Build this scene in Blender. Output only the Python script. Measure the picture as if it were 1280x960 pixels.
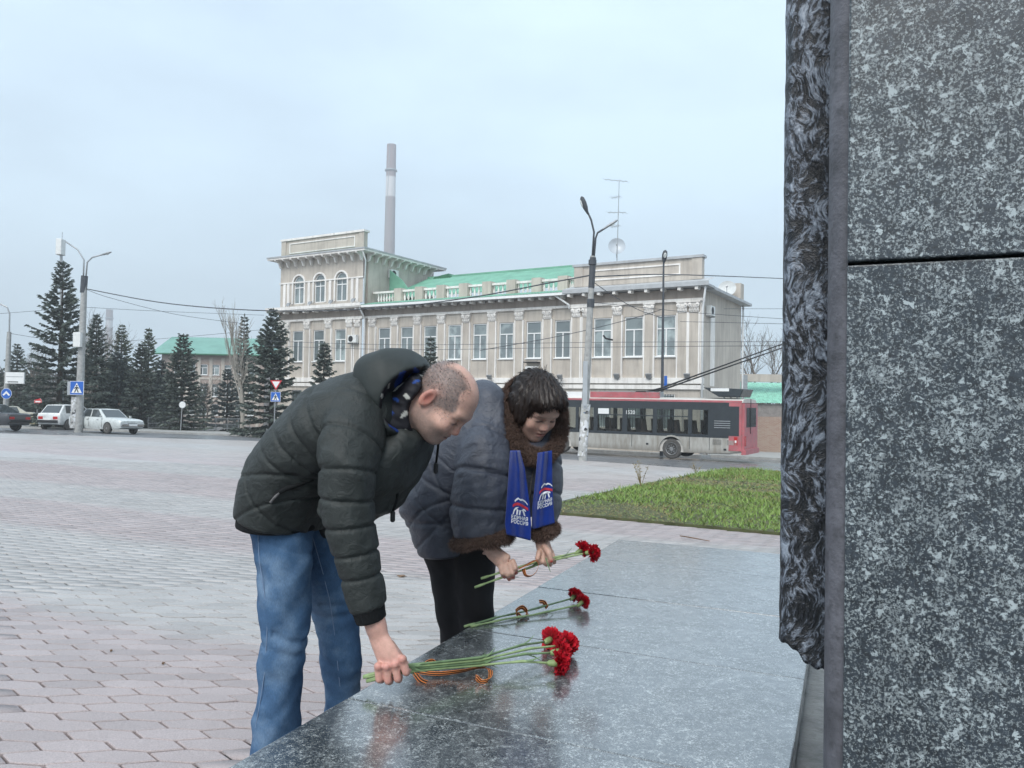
import bpy, math, random
import numpy as np
from mathutils import Vector, Matrix
for o in list(bpy.data.objects): bpy.data.objects.remove(o)
S = bpy.context.scene; COL = S.collection
R = math.radians
# ------------------------------------------------------------------ camera
F = 961.0; CZ = 1.163; PITCH = math.atan(20/961); ROLL = 0.018     # pixels of the 1280 x 960 photograph
_r = np.array([1., 0, 0]); _f = np.array([0, math.cos(PITCH), math.sin(PITCH)]); _u = np.array([0, -math.sin(PITCH), math.cos(PITCH)])
CR = math.cos(ROLL)*_r + math.sin(ROLL)*_u; CU = -math.sin(ROLL)*_r + math.cos(ROLL)*_u
cam = bpy.data.objects.new('camera', bpy.data.cameras.new('camera')); COL.objects.link(cam)
cam.matrix_world = Matrix(((CR[0], CU[0], -_f[0], 0), (CR[1], CU[1], -_f[1], 0), (CR[2], CU[2], -_f[2], CZ), (0, 0, 0, 1)))
cam.data.sensor_width = 36; cam.data.lens = F/1280*36; cam.data.clip_start = .05; cam.data.clip_end = 6000
S.camera = cam
# ------------------------------------------------------------------ sky and sun (overcast, bright, cold)
SUN_EL, SUN_AZ = 48, 200
W = bpy.data.worlds.new('World'); S.world = W; W.use_nodes = True
nt = W.node_tree; N = nt.nodes; L = nt.links; N.clear()
sky = N.new('ShaderNodeTexSky'); sky.sky_type = 'NISHITA'; sky.sun_disc = False; sky.sun_elevation = R(SUN_EL); sky.sun_rotation = R(SUN_AZ); sky.dust_density = 4; sky.air_density = 1.5
b1 = N.new('ShaderNodeBackground'); b1.inputs[1].default_value = .10; L.new(sky.outputs[0], b1.inputs[0])
tc = N.new('ShaderNodeTexCoord'); mp = N.new('ShaderNodeMapping'); mp.inputs['Scale'].default_value = (1.3, 1.3, 3.2); mp.inputs['Location'].default_value = (.35, .1, .62)
L.new(tc.outputs['Generated'], mp.inputs[0])
nz = N.new('ShaderNodeTexNoise'); nz.inputs['Scale'].default_value = 2.1; nz.inputs['Detail'].default_value = 6; nz.inputs['Roughness'].default_value = .5
L.new(mp.outputs[0], nz.inputs['Vector'])
cr = N.new('ShaderNodeValToRGB'); cr.color_ramp.elements[0].position = .2; cr.color_ramp.elements[0].color = (.41, .51, .61, 1); cr.color_ramp.elements[1].position = .6; cr.color_ramp.elements[1].color = (.55, .69, .81, 1)
L.new(nz.outputs[0], cr.inputs[0])
b2 = N.new('ShaderNodeBackground'); b2.inputs[1].default_value = 1.0; L.new(cr.outputs[0], b2.inputs[0])
mx = N.new('ShaderNodeMixShader'); mx.inputs[0].default_value = .86; L.new(b1.outputs[0], mx.inputs[1]); L.new(b2.outputs[0], mx.inputs[2])
wo = N.new('ShaderNodeOutputWorld'); L.new(mx.outputs[0], wo.inputs[0])
sl = bpy.data.lights.new('sun', 'SUN'); sl.energy = 1.5; sl.angle = R(35); sl.color = (1, .965, .92)
so = bpy.data.objects.new('sun', sl); COL.objects.link(so); so.rotation_mode = 'QUATERNION'; so.rotation_quaternion = Vector((math.sin(R(SUN_AZ))*math.cos(R(SUN_EL)), math.cos(R(SUN_AZ))*math.cos(R(SUN_EL)), math.sin(R(SUN_EL)))).to_track_quat('Z', 'Y')
S.view_settings.view_transform = 'Standard'; S.view_settings.look = 'None'; S.view_settings.gamma = 1; S.view_settings.exposure = 0.86
S.cycles.use_denoising = True; S.cycles.max_bounces = 6; S.cycles.transparent_max_bounces = 12; S.cycles.caustics_reflective = False; S.cycles.caustics_refractive = False
# ------------------------------------------------------------------ geometry of the place
GA, GB = .037, .019                                   # the square falls away from the monument and to the right
C0 = np.array([0, 0, CZ])
def ray(px, py):
    v = CR*(px-640)/F + CU*(480-py)/F + _f
    return v/v[1]
def at(px, py, d): return C0 + ray(px, py)*d          # the point on that line of sight, d metres away (world Y)
def gz(x, y): return -GA*min(y, 90) - GB*max(min(x, 45), -60)
def gp(px, py):                                       # where the line of sight meets the ground
    v = ray(px, py); return C0 + v*(CZ/(-v[2]-GA-GB*v[0]))
def rel(x, y, h=0): return np.array([x, y, gz(x, y)+h])
# ------------------------------------------------------------------ mesh helpers
def nrm(v): v = np.asarray(v, float); return v/np.linalg.norm(v)
def setp(o, label=None, cat=None, group=None, kind=None):
    if label: o['label'] = label
    if cat: o['category'] = cat
    if group: o['group'] = group
    if kind: o['kind'] = kind
    return o
def empty(name, loc=(0, 0, 0), rz=0, label=None, cat=None, group=None):
    o = bpy.data.objects.new(name, None); COL.objects.link(o); o.empty_display_size = .1
    o.location = loc; o.rotation_euler = (0, 0, rz); return setp(o, label, cat, group)
def npmesh(name, V, Q, smooth=False):
    V = np.asarray(V, np.float32); me = bpy.data.meshes.new(name); me.vertices.add(len(V)); me.vertices.foreach_set('co', V.ravel())
    Q = np.asarray(Q, np.int32); n, k = Q.shape
    me.loops.add(n*k); me.loops.foreach_set('vertex_index', Q.ravel()); me.polygons.add(n)
    me.polygons.foreach_set('loop_start', np.arange(n, dtype=np.int32)*k); me.polygons.foreach_set('loop_total', np.full(n, k, np.int32))
    if smooth: me.polygons.foreach_set('use_smooth', np.ones(n, bool))
    me.update(calc_edges=True); return me
def link(name, me, m, parent=None, **kw):
    o = bpy.data.objects.new(name, me); COL.objects.link(o)
    if m is not None and not me.materials: me.materials.append(m)
    if parent is not None: o.parent = parent
    return setp(o, **kw)
def part(o, parent):                                  # geometry already in world space under a thing that stands elsewhere
    o.parent = parent; o.matrix_parent_inverse = parent.matrix_basis.inverted(); return o
class MB:
    def __init__(s): s.v = []; s.f = []
    def raw(s, V, Fs):
        b = len(s.v); s.v += [tuple(map(float, p)) for p in V]; s.f += [tuple(i+b for i in f) for f in Fs]; return s
    def box(s, x0, x1, y0, y1, z0, z1):
        return s.raw([(x0,y0,z0),(x1,y0,z0),(x1,y1,z0),(x0,y1,z0),(x0,y0,z1),(x1,y0,z1),(x1,y1,z1),(x0,y1,z1)], [(0,3,2,1),(4,5,6,7),(0,1,5,4),(1,2,6,5),(2,3,7,6),(3,0,4,7)])
    def prism(s, pts, d, loop_dir=None):              # closed 3-D outline pts pushed along vector d
        n = len(pts); P = [np.asarray(p, float) for p in pts]; d = np.asarray(d, float)
        return s.raw(P+[p+d for p in P], [tuple(range(n))[::-1], tuple(range(n, 2*n))]+[(i, (i+1) % n, (i+1) % n+n, i+n) for i in range(n)])
    def tube(s, path, r, n=8, cap=True):
        P = [np.asarray(p, float) for p in path]; m = len(P); r = r if hasattr(r, '__len__') else [r]*m
        t0 = nrm(P[1]-P[0]); a = nrm(np.cross(t0, (0, 0, 1) if abs(t0[2]) < .9 else (1, 0, 0))); V = []
        for i in range(m):
            t = nrm(P[min(i+1, m-1)]-P[max(i-1, 0)]); a = nrm(a-t*np.dot(a, t)); b = np.cross(t, a)
            V += [P[i]+r[i]*(a*math.cos(2*math.pi*k/n)+b*math.sin(2*math.pi*k/n)) for k in range(n)]
        Fs = [(i*n+k, i*n+(k+1) % n, (i+1)*n+(k+1) % n, (i+1)*n+k) for i in range(m-1) for k in range(n)]
        if cap: Fs += [tuple(range(n))[::-1], tuple(range((m-1)*n, m*n))]
        return s.raw(V, Fs)
    def lathe(s, prof, n=16, axis=None, org=(0, 0, 0)):   # prof: (radius, height); axis = 3 vectors (a, b, up)
        a, b, u = [np.array(q, float) for q in (axis or ((1,0,0),(0,1,0),(0,0,1)))]; org = np.asarray(org, float); V = []
        for r, h in prof: V += [org+u*h+r*(a*math.cos(2*math.pi*k/n)+b*math.sin(2*math.pi*k/n)) for k in range(n)]
        m = len(prof)
        return s.raw(V, [(i*n+k, i*n+(k+1) % n, (i+1)*n+(k+1) % n, (i+1)*n+k) for i in range(m-1) for k in range(n)]+[tuple(range(n))[::-1], tuple(range((m-1)*n, m*n))])
    def mesh(s, name, smooth=False):
        me = bpy.data.meshes.new(name); me.from_pydata(s.v, [], s.f); me.update()
        if smooth: me.polygons.foreach_set('use_smooth', np.ones(len(me.polygons), bool))
        return me
    def build(s, name, m, parent=None, smooth=False, bevel=0, sharp=None, **kw):
        o = link(name, s.mesh(name, smooth), m, parent, **kw)
        if smooth and sharp: o.data.set_sharp_from_angle(angle=R(sharp))
        if bevel:
            md = o.modifiers.new('bevel', 'BEVEL'); md.width = bevel; md.segments = 2; md.limit_method = 'ANGLE'
        return o
def copy_tree(o, parent=None):
    c = o.copy(); COL.objects.link(c)
    if parent is not None: c.parent = parent
    for ch in o.children: copy_tree(ch, c)
    return c
# ------------------------------------------------------------------ materials
class NT:
    def __init__(s, name):
        s.m = bpy.data.materials.new(name); s.m.use_nodes = True; s.t = s.m.node_tree; s.n = s.t.nodes
        s.p = s.n['Principled BSDF']
    def new(s, typ, **kw):
        n = s.n.new(typ)
        for k, v in kw.items():
            if k in n.inputs: n.inputs[k].default_value = v
            else: setattr(n, k, v)
        return n
    def lk(s, a, b): s.t.links.new(a, b)
    def coords(s, kind='Object'): return s.new('ShaderNodeTexCoord').outputs[kind]
    def pos(s): return s.new('ShaderNodeNewGeometry').outputs['Position']
    def noise(s, vec, scale, detail=4, rough=.55, dist=0):
        n = s.new('ShaderNodeTexNoise', Scale=scale, Detail=detail, Roughness=rough, Distortion=dist); s.lk(vec, n.inputs['Vector']); return n.outputs[0]
    def ramp(s, fac, stops, interp='LINEAR'):
        n = s.new('ShaderNodeValToRGB'); e = n.color_ramp.elements; n.color_ramp.interpolation = interp
        while len(e) < len(stops): e.new(.5)
        for q, (p, c) in zip(e, stops): q.position = p; q.color = (*c, 1) if hasattr(c, '__len__') else (c, c, c, 1)
        s.lk(fac, n.inputs[0]); return n.outputs[0]
    def mix(s, fac, a, b, mode='MIX'):
        n = s.new('ShaderNodeMix', data_type='RGBA', blend_type=mode)
        for v, i in ((fac, 0), (a, 6), (b, 7)):
            if isinstance(v, (int, float)): n.inputs[i].default_value = v
            elif isinstance(v, tuple): n.inputs[i].default_value = (*v, 1)
            else: s.lk(v, n.inputs[i])
        return n.outputs[2]
    def math(s, op, a, b=0):
        n = s.new('ShaderNodeMath', operation=op)
        for v, i in ((a, 0), (b, 1)):
            if isinstance(v, (int, float)): n.inputs[i].default_value = v
            else: s.lk(v, n.inputs[i])
        return n.outputs[0]
    def bump(s, h, dist=.01, strength=1):
        n = s.new('ShaderNodeBump', Distance=dist, Strength=strength); s.lk(h, n.inputs['Height']); s.lk(n.outputs[0], s.p.inputs['Normal']); return n
    def set(s, col=None, rough=None, metal=None, spec=None, **kw):
        for v, k in ((col, 'Base Color'), (rough, 'Roughness'), (metal, 'Metallic'), (spec, 'Specular IOR Level')):
            if v is None: continue
            if isinstance(v, tuple): s.p.inputs[k].default_value = (*v, 1)
            elif isinstance(v, (int, float)): s.p.inputs[k].default_value = v
            else: s.lk(v, s.p.inputs[k])
        for k, v in kw.items(): s.p.inputs[k.replace('_', ' ')].default_value = v
        return s.m
def mat(name, col, rough=.7, var=.12, scale=3., metal=0, spec=.4, bump=0, bscale=60, dirt=None, **kw):
    t = NT(name); v = t.coords(); c = col
    if var:
        n = t.noise(v, scale, 6, .6)
        c = t.ramp(n, [(.3, tuple(x*(1-var) for x in col)), (.7, tuple(min(1, x*(1+var)) for x in col))])
    if dirt:
        c = t.mix(t.ramp(t.noise(v, scale*2.7, 8, .65), [(.5, 0.), (.68, .75)]), c, dirt)
    if bump: t.bump(t.noise(v, bscale, 5, .6), bump)
    return t.set(c, rough, metal, spec, **kw)
def glassmat(name, tint, gloss=.25, rough=.03, clear=.6, var=0.):
    t = NT(name); tr = t.new('ShaderNodeBsdfTransparent'); tr.inputs[0].default_value = (*tint, 1)
    t.set(tuple(x*.12 for x in tint), rough, 0, 1.0)
    mx = t.new('ShaderNodeMixShader'); fr = t.new('ShaderNodeFresnel', IOR=1.5)
    f = t.math('MAXIMUM', t.math('ADD', fr.outputs[0], gloss), 1-clear); t.lk(f, mx.inputs[0]); t.lk(tr.outputs[0], mx.inputs[1]); t.lk(t.p.outputs[0], mx.inputs[2])
    t.lk(mx.outputs[0], t.n['Material Output'].inputs[0]); return t.m
M = {}
# ================================================================== the ground, the square, the lawn
TH = R(23.5); PV = np.array([math.cos(TH), -math.sin(TH), 0]); SV = np.array([math.sin(TH), math.cos(TH), 0])
def ps(p, s, z): return PV*p + SV*s + np.array([0, 0, z])
def wet_paver():
    t = NT('paver'); v = t.pos(); sep = t.new('ShaderNodeSeparateXYZ'); t.lk(v, sep.inputs[0])
    s = t.math('ADD', t.math('MULTIPLY', sep.outputs[0], float(SV[0])), t.math('MULTIPLY', sep.outputs[1], float(SV[1])))
    s = t.math('ADD', s, t.math('MULTIPLY', t.noise(v, .6, 2), .5))
    pk, gr, be = (.365, .312, .308), (.38, .362, .352), (.37, .338, .322)
    c = t.ramp(t.math('DIVIDE', s, 40), [(0, pk), (.082, pk), (.088, gr), (.132, gr), (.14, pk), (.172, pk), (.18, gr), (.215, gr), (.225, pk), (.29, pk), (.30, gr), (.36, gr), (.37, pk), (.52, be), (.56, gr), (.62, gr), (.64, be), (1, be)])
    rnd = t.new('ShaderNodeObjectInfo').outputs['Random']
    at_ = t.new('ShaderNodeAttribute', attribute_name='tint').outputs['Fac']
    rr = t.math('FRACT', t.math('ADD', rnd, at_))
    c = t.mix(1, c, t.ramp(rr, [(0, .88), (.5, 1.), (1, 1.09)]), 'MULTIPLY')
    c = t.mix(1, c, t.ramp(t.noise(v, 1.3, 5, .6), [(.3, .90), (.7, 1.08)]), 'MULTIPLY')
    c = t.mix(1, c, t.ramp(t.noise(v, 190, 3, .7), [(.3, .72), (.5, 1.), (.72, 1.3)]), 'MULTIPLY')
    t.bump(t.noise(v, 260, 3), .002, .7)
    ro = t.ramp(t.noise(v, 1.1, 4), [(.35, .3), (.65, .55)])
    return t.set(c, ro, 0, .55)
def asphalt():
    t = NT('asphalt'); v = t.pos()
    c = t.ramp(t.noise(v, .12, 6, .6), [(.3, (.12, .122, .13)), (.7, (.20, .20, .205))])
    c = t.mix(1, c, t.ramp(t.noise(v, 60, 3), [(.3, .8), (.7, 1.2)]), 'MULTIPLY')
    t.bump(t.noise(v, 90, 3), .003, .4)
    return t.set(c, t.ramp(t.noise(v, .25, 5), [(.4, .22), (.65, .5)]), 0, .5)
M['paver'] = wet_paver(); M['asphalt'] = asphalt()
M['joint'] = mat('joint sand', (.05, .045, .042), .85, .3, 6)
M['kerb'] = mat('kerb concrete', (.36, .355, .34), .7, .2, 3, bump=.003)
M['soil'] = mat('soil', (.075, .085, .035), .9, .4, 4, bump=.01, bscale=30, dirt=(.10, .075, .05))
# terrain sheet: one tilted plane that levels out behind the street
xs = [-700, -400, -200, -100, -60, -30, 0, 20, 45, 80, 200, 400, 700]; ys = [-60, -40, -5, 10, 40, 90, 150, 300, 500, 700, 850]
V = [(x, y, gz(x, y)-.02) for y in ys for x in xs]; nx = len(xs)
link('ground', npmesh('ground', V, [(j*nx+i, j*nx+i+1, (j+1)*nx+i+1, (j+1)*nx+i) for j in range(len(ys)-1) for i in range(nx-1)]), M['asphalt'], kind='structure')
def sheet(name, poly, h, m, kind='structure', thick=0):
    mb = MB(); P = [rel(x, y, h) for x, y in poly]
    if thick: mb.prism([p-np.array([0, 0, thick]) for p in P], (0, 0, thick))
    else: mb.raw(P, [tuple(range(len(P)))])
    return mb.build(name, m, kind=kind)
PLAZA = [(-70, -6), (40, -6), (30, 12.5), (7.4, 26.0), (2.9, 30.6), (-6, 37.2), (-13.6, 41), (-24.5, 38), (-70, 30)]
plaza = sheet('plaza', PLAZA, -.012, M['joint'])
# paving stones: long hexagons, each a stone of its own as far as they can be told apart
T1 = np.array([.235, .03]); T2 = np.array([.05, .10]); e2 = np.array([.118, -.008]); e1 = T1-e2; e3 = e1-T2
hexv = [np.zeros(2)]
for e in (e1, e2, e3, -e1, -e2): hexv.append(hexv[-1]+e)
hexv = np.array(hexv); hexv -= hexv.mean(0)
def cam_px(P):
    d = np.asarray(P)-C0; z = d@_f; return 640+F*(d@CR)/z, 480-F*(d@CU)/z
nn = np.array([(i, j) for i in range(-150, 150) for j in range(-60, 330)]); ct = nn[:, :1]*T1+nn[:, 1:]*T2
ct = ct[(ct[:, 1] > .8) & (ct[:, 1] < 19)]
zz = -GA*ct[:, 1]-GB*ct[:, 0]; qx, qy = cam_px(np.c_[ct, zz])
pc = ct@PV[:2]; sc_ = ct@SV[:2]
inslab = (pc > -1.20) & (sc_ < 4.36)
LAWN = [(.50, 10.75), (.62, 11.7), (1.1, 12.9), (3.2, 17.6), (5.4, 22.4), (7.6, 27.2), (14, 25.5), (17, 14), (9.5, 5.6), (3.3, 9.25)]
def in_poly(x, y, poly):
    c = np.zeros(len(x), bool); n = len(poly)
    for i in range(n):
        (x1, y1), (x2, y2) = poly[i], poly[i-1]
        k = ((y1 > y) != (y2 > y)) & (x < (x2-x1)*(y-y1)/((y2-y1) or 1e-9)+x1); c ^= k
    return c
ok = (qx > -700) & (qx < 1150) & (qy < 1250) & ~((pc > -.14) & (sc_ > 1.1) & (sc_ < 4.3)) & ~inslab & ~in_poly(ct[:, 0], ct[:, 1], LAWN) & in_poly(ct[:, 0], ct[:, 1], PLAZA)
ct = ct[ok]; zz = zz[ok]; qx = qx[ok]; qy = qy[ok]; sc_ = sc_[ok]
# stones hidden behind the granite slab come last
slabpx = [cam_px(ps(p, s, .353)) for p, s in ((-1.224, 1.2), (-1.224, 4.43), (-.1, 4.43), (-.1, 1.2))]
hid = in_poly(qx, qy, slabpx) | (qy > 965) | (qx < -6) | (qx > 1000)
order = np.lexsort((np.hypot(ct[:, 0], ct[:, 1]), hid)); rng = np.random.default_rng(3)
def inset(P, w):                                       # move every edge inwards by the same distance
    n = len(P); A = sum(P[i, 0]*P[(i+1) % n, 1]-P[(i+1) % n, 0]*P[i, 1] for i in range(n)); sg = 1 if A > 0 else -1; out = []
    for i in range(n):
        d0 = nrm(P[i]-P[i-1]); d1 = nrm(P[(i+1) % n]-P[i]); n0 = sg*np.array([-d0[1], d0[0]]); n1 = sg*np.array([-d1[1], d1[0]]); b = nrm(n0+n1); out.append(P[i]+b*w/max(np.dot(b, n0), .3))
    return np.array(out)
def stone(full=True):
    o = inset(hexv, .0043); V = []; slope = lambda q: -GA*q[1]-GB*q[0]
    rings = [(1, -.03), (1, -.004), (.965, 0)] if full else [(1, -.006), (.975, 0)]
    for k, z in rings: V += [(q[0]*k, q[1]*k, slope(q*k)+z) for q in o]
    Fs = [tuple(range(6*(len(rings)-1), 6*len(rings)))]+[(r*6+i, r*6+(i+1) % 6, r*6+6+(i+1) % 6, r*6+6+i) for r in range(len(rings)-1) for i in range(6)]
    return V, Fs
Vs, Fs = stone(); mb = MB(); mb.raw(Vs, [f[::-1] for f in Fs]); stm = mb.mesh('paving_stone'); stm.materials.append(M['paver'])
area = sum(hexv[i, 0]*hexv[(i+1) % 6, 1]-hexv[(i+1) % 6, 0]*hexv[i, 1] for i in range(6))
if area > 0:
    for p in stm.polygons: p.flip()
NI = 300
for k in order[:NI]:
    o = bpy.data.objects.new('paving_stone', stm); COL.objects.link(o); o.parent = plaza
    o.location = (ct[k, 0], ct[k, 1], zz[k]+rng.uniform(-.002, .002)); o.rotation_euler = (rng.normal(0, .006), rng.normal(0, .006), rng.normal(0, .012))
rest = order[NI:]; Vs, Fs = stone(False); Vs = np.array(Vs); n = len(Vs)
off = np.c_[ct[rest], zz[rest]+rng.uniform(-.002, .002, len(rest))]
AV = (off[:, None, :]+Vs[None]).reshape(-1, 3)
tr = [(f[0], f[i], f[i+1]) for f in Fs for i in range(1, len(f)-1)]; tr = np.array(tr)
if area < 0: tr = tr[:, ::-1]
AF = (np.arange(len(rest))[:, None, None]*n+tr[None]).reshape(-1, 3)
me = npmesh('paving_stones', AV, AF); a = me.attributes.new('tint', 'FLOAT', 'POINT'); a.data.foreach_set('value', np.repeat(rng.random(len(rest)).astype(np.float32), n))
link('paving_stones', me, M['paver'], plaza, kind='stuff')
farp = [(-70, 6), (-26, 18.9), (-8, 18.9), (1, 18.9), (4.2, 18.9), (7.4, 26.0), (2.9, 30.6), (-6, 37.2), (-13.6, 41), (-24.5, 38), (-70, 30)]
o = sheet('plaza_paving', farp, -.001, M['paver'])
# strip of paving between the lawn and the monument beyond the lawn kerb, on the right
# lawn with kerb and grass
lawn = sheet('lawn', LAWN, .035, M['soil'], thick=.2)
def kerb_line(pts, w=.10, h=.05):
    for (x0, y0), (x1, y1) in zip(pts[:-1], pts[1:]):
        nseg = max(1, int(math.hypot(x1-x0, y1-y0)/1.0))
        for k in range(nseg):
            a = np.array([x0+(x1-x0)*k/nseg, y0+(y1-y0)*k/nseg]); b = np.array([x0+(x1-x0)*(k+1)/nseg, y0+(y1-y0)*(k+1)/nseg]); t = nrm(b-a); b = b-t*.012; n_ = np.array([-t[1], t[0]])*w
            mb = MB(); P = [rel(*q, -.1) for q in (a, b, b+n_, a+n_)]; mb.prism(P, (0, 0, .1+h+.002*((k*7) % 3))); mb.build('kerb_stone', M['kerb'], lawn)
kerb_line([(.50, 10.75), (.62, 11.7), (1.1, 12.9), (3.2, 17.6), (5.4, 22.4), (7.6, 27.2)])
gn = 90000; gx = rng.uniform(.4, 15, gn*2); gy = rng.uniform(7, 27.3, gn*2)
qx, qy = cam_px(np.c_[gx, gy, -GA*gy-GB*gx]); k = in_poly(gx, gy, LAWN) & (qx > 660) & (qx < 1320) & (rng.random(gn*2) < np.clip(9/gy, .25, 1))
gx, gy = gx[k], gy[k]; n = len(gx); patch = np.sin(gx*1.7+np.sin(gy*1.3)*2)*np.sin(gy*1.1+gx*.4)
patch2 = np.sin(gx*.63+1.2)*np.sin(gy*.41+.4)
h = rng.uniform(.015, .075, n)*(1+.35*patch)*np.where(patch2 < -.55, .35, 1)*np.clip(gy/11, .9, 1.6); w = rng.uniform(.004, .009, n)*np.clip(gy/9, 1, 2.2)
an = rng.uniform(0, 2*math.pi, n); ln = rng.uniform(.02, .10, n)*np.clip(gy/11, .9, 1.5); la = rng.uniform(0, 2*math.pi, n); gz_ = -GA*gy-GB*gx+.033
B = np.c_[gx, gy, gz_]; dx = np.c_[np.cos(an)*w, np.sin(an)*w, 0*w]; tip = np.c_[np.cos(la)*ln, np.sin(la)*ln, h]
GV = np.stack([B-dx, B+dx, B+tip], 1).reshape(-1, 3); me = npmesh('grass', GV, np.arange(3*n).reshape(-1, 3))
a = me.attributes.new('tint', 'FLOAT', 'POINT'); a.data.foreach_set('value', np.repeat(np.clip(rng.random(n)*.7+.15+.28*patch-.5*np.exp(-((gx*.508+gy*.861-(.5*.508+10.75*.861))/.35)**2)*rng.random(n)-.3*(patch2 < -.5), 0, 1).astype(np.float32), 3))
t = NT('grass'); f_ = t.new('ShaderNodeAttribute', attribute_name='tint').outputs['Fac']
M['grass'] = t.set(t.ramp(f_, [(0, (.26, .20, .09)), (.2, (.22, .23, .07)), (.45, (.15, .24, .05)), (.8, (.20, .31, .07)), (1, (.29, .36, .12))]), .55, 0, .3)
link('grass', me, M['grass'], label='short green lawn grass with yellowed tufts', cat='grass', kind='stuff')
def leafy(name, px, py, d, hgt, n, label, spread=.12):
    p = gp(px, py); p = rel(p[0], p[1], .05); e = empty(name, p, 0, label, 'weed', 'tall weeds at the kerb of the lawn'); mb = MB(); lf = MB()
    for i in range(n):
        a = random.uniform(0, 6.28); q = p+np.array([math.cos(a)*spread, math.sin(a)*spread, hgt*random.uniform(.6, 1)]); mb.tube([p, (p+q)/2+np.array([0, 0, .03]), q], [.006, .005, .002], 4)
        for k in range(10):
            c = p+(q-p)*random.uniform(.25, 1); b = random.uniform(0, 6.28); dd = np.array([math.cos(b), math.sin(b), .3])*random.uniform(.04, .09); s_ = np.array([-math.sin(b), math.cos(b), 0])*.018
            lf.raw([c, c+dd*.5+s_, c+dd, c+dd*.5-s_], [(0, 1, 2, 3)])
    part(mb.build('stem', M['grass']), e); part(lf.build('foliage', M['grass']), e)
random.seed(5)
leafy('weed', 801, 612, 0, .55, 6, 'tall leafy weed standing up from the lawn beside its kerb', .16)
leafy('weed', 870, 594, 0, .35, 6, 'bushy yellow green tuft on the lawn edge near the trolleybus', .2)
# fallen leaves and one dry twig on the paving
M['leaf'] = mat('dry leaf', (.16, .10, .06), .7, .4, 20)
for i, (px, py) in enumerate([(502, 721), (204, 831), (139, 815)]):
    p = gp(px, py)+np.array([0, 0, .003]); mb = MB(); s_ = (.026, .007, .006)[i]; a = i*1.3
    ring = [p+np.array([math.cos(a+k*1.047)*s_*(1 if k % 3 else 1.5), math.sin(a+k*1.047)*s_, .008*(k % 2)]) for k in range(6)]
    mb.prism(ring, (0, 0, .0015)); mb.build('fallen_leaf', M['leaf'], label=('curled dry brown leaf on the paving between the two people', 'tiny dark crumb of leaf lying on the pink paving', 'tiny dark crumb of leaf lying on the pink paving')[i], cat='leaf', group='dry leaves on the paving')
pt = [gp(850, 672)+np.array([0, 0, .02]), gp(862, 675)+np.array([0, 0, .03]), gp(887, 678)+np.array([0, 0, .015])]
MB().tube(pt, [.006, .008, .004], 5).build('twig', M['leaf'], label='thin dry twig lying on the paving between lawn and granite slab', cat='twig')
# ================================================================== the monument
def granite(name, dark, light, scale=1., rough=.25, spec=.6, coat=0., grain=1.):
    t = NT(name); v = t.coords()
    n3 = t.noise(v, 6*scale, 3); mask = t.noise(v, 34*scale, 4, .6)
    base = t.ramp(t.noise(v, 140*scale, 4, .7), [(.35, tuple(x*.45 for x in dark)), (.62, tuple(x*1.25 for x in dark))])
    f1 = t.math('ADD', t.noise(v, 300*scale, 4, .72), t.math('MULTIPLY', t.math('SUBTRACT', mask, .5), .30))
    c = t.mix(t.ramp(f1, [(.51, 0.), (.575, .85)]), base, tuple(x*.62 for x in light))
    f2 = t.math('ADD', t.noise(v, 125*scale, 4, .7, .4), t.math('MULTIPLY', t.math('SUBTRACT', mask, .5), .22))
    c = t.mix(t.ramp(f2, [(.575, 0.), (.62, .9*grain)]), c, light)
    c = t.mix(t.ramp(t.noise(v, 55*scale, 4, .62, .3), [(.675, 0.), (.70, .8*grain)]), c, tuple(x*1.15 for x in light))
    c = t.mix(1, c, t.ramp(n3, [(.3, .85), (.7, 1.15)]), 'MULTIPLY')
    t.bump(t.noise(v, 300*scale, 2), .0006, .5)
    ro = t.ramp(t.noise(v, 9, 5, .6), [(.35, rough*.7), (.65, rough*1.5)])
    return t.set(c, ro, 0, spec, Coat_Weight=coat, Coat_Roughness=.17, Coat_IOR=1.5+.65*coat)
M['granite'] = granite('grey granite face', (.027, .036, .046), (.375, .425, .44), .76, .36, .5)
M['granite_wet'] = granite('wet granite slab', (.042, .050, .057), (.44, .47, .47), 1.05, .26, .8, 1.)
M['granite_edge'] = mat('sawn granite edge', (.105, .105, .12), .5, .35, 14, bump=.002, bscale=120, dirt=(.05, .05, .055))
M['concrete'] = mat('wet concrete', (.20, .19, .175), .35, .35, 9, bump=.004, bscale=50, dirt=(.09, .085, .07))
M['moss'] = mat('moss', (.07, .11, .02), .9, .4, 60)
def relief():
    t = NT('cast relief'); v = t.coords()
    w0 = t.new('ShaderNodeTexNoise', Scale=7, Detail=2); t.lk(v, w0.inputs['Vector']); wp_ = t.new('ShaderNodeVectorMath', operation='MULTIPLY_ADD'); t.lk(w0.outputs['Color'], wp_.inputs[0]); wp_.inputs[1].default_value = (.13, .13, .13); t.lk(v, wp_.inputs[2])
    mpn = t.new('ShaderNodeMapping'); mpn.inputs['Scale'].default_value = (1, 1, .42); mpn.inputs['Rotation'].default_value = (0, .35, .4); t.lk(wp_.outputs[0], mpn.inputs[0]); v2 = mpn.outputs[0]
    n1 = t.noise(v2, 84, 5, .62, .6); n2 = t.noise(v2, 240, 4, .65, .5); n3 = t.noise(v, 14, 3, .5)
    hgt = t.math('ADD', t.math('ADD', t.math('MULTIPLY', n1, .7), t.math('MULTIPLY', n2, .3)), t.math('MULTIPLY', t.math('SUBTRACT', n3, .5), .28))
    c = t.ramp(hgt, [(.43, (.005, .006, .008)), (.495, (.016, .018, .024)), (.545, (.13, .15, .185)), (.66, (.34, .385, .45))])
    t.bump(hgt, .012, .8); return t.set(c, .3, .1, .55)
M['relief'] = relief()
pl = empty('monument_plinth', ps(-.66, 2.4, 0), 0, 'low wet grey granite plinth of polished slabs with the flowers on it', 'plinth')
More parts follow.
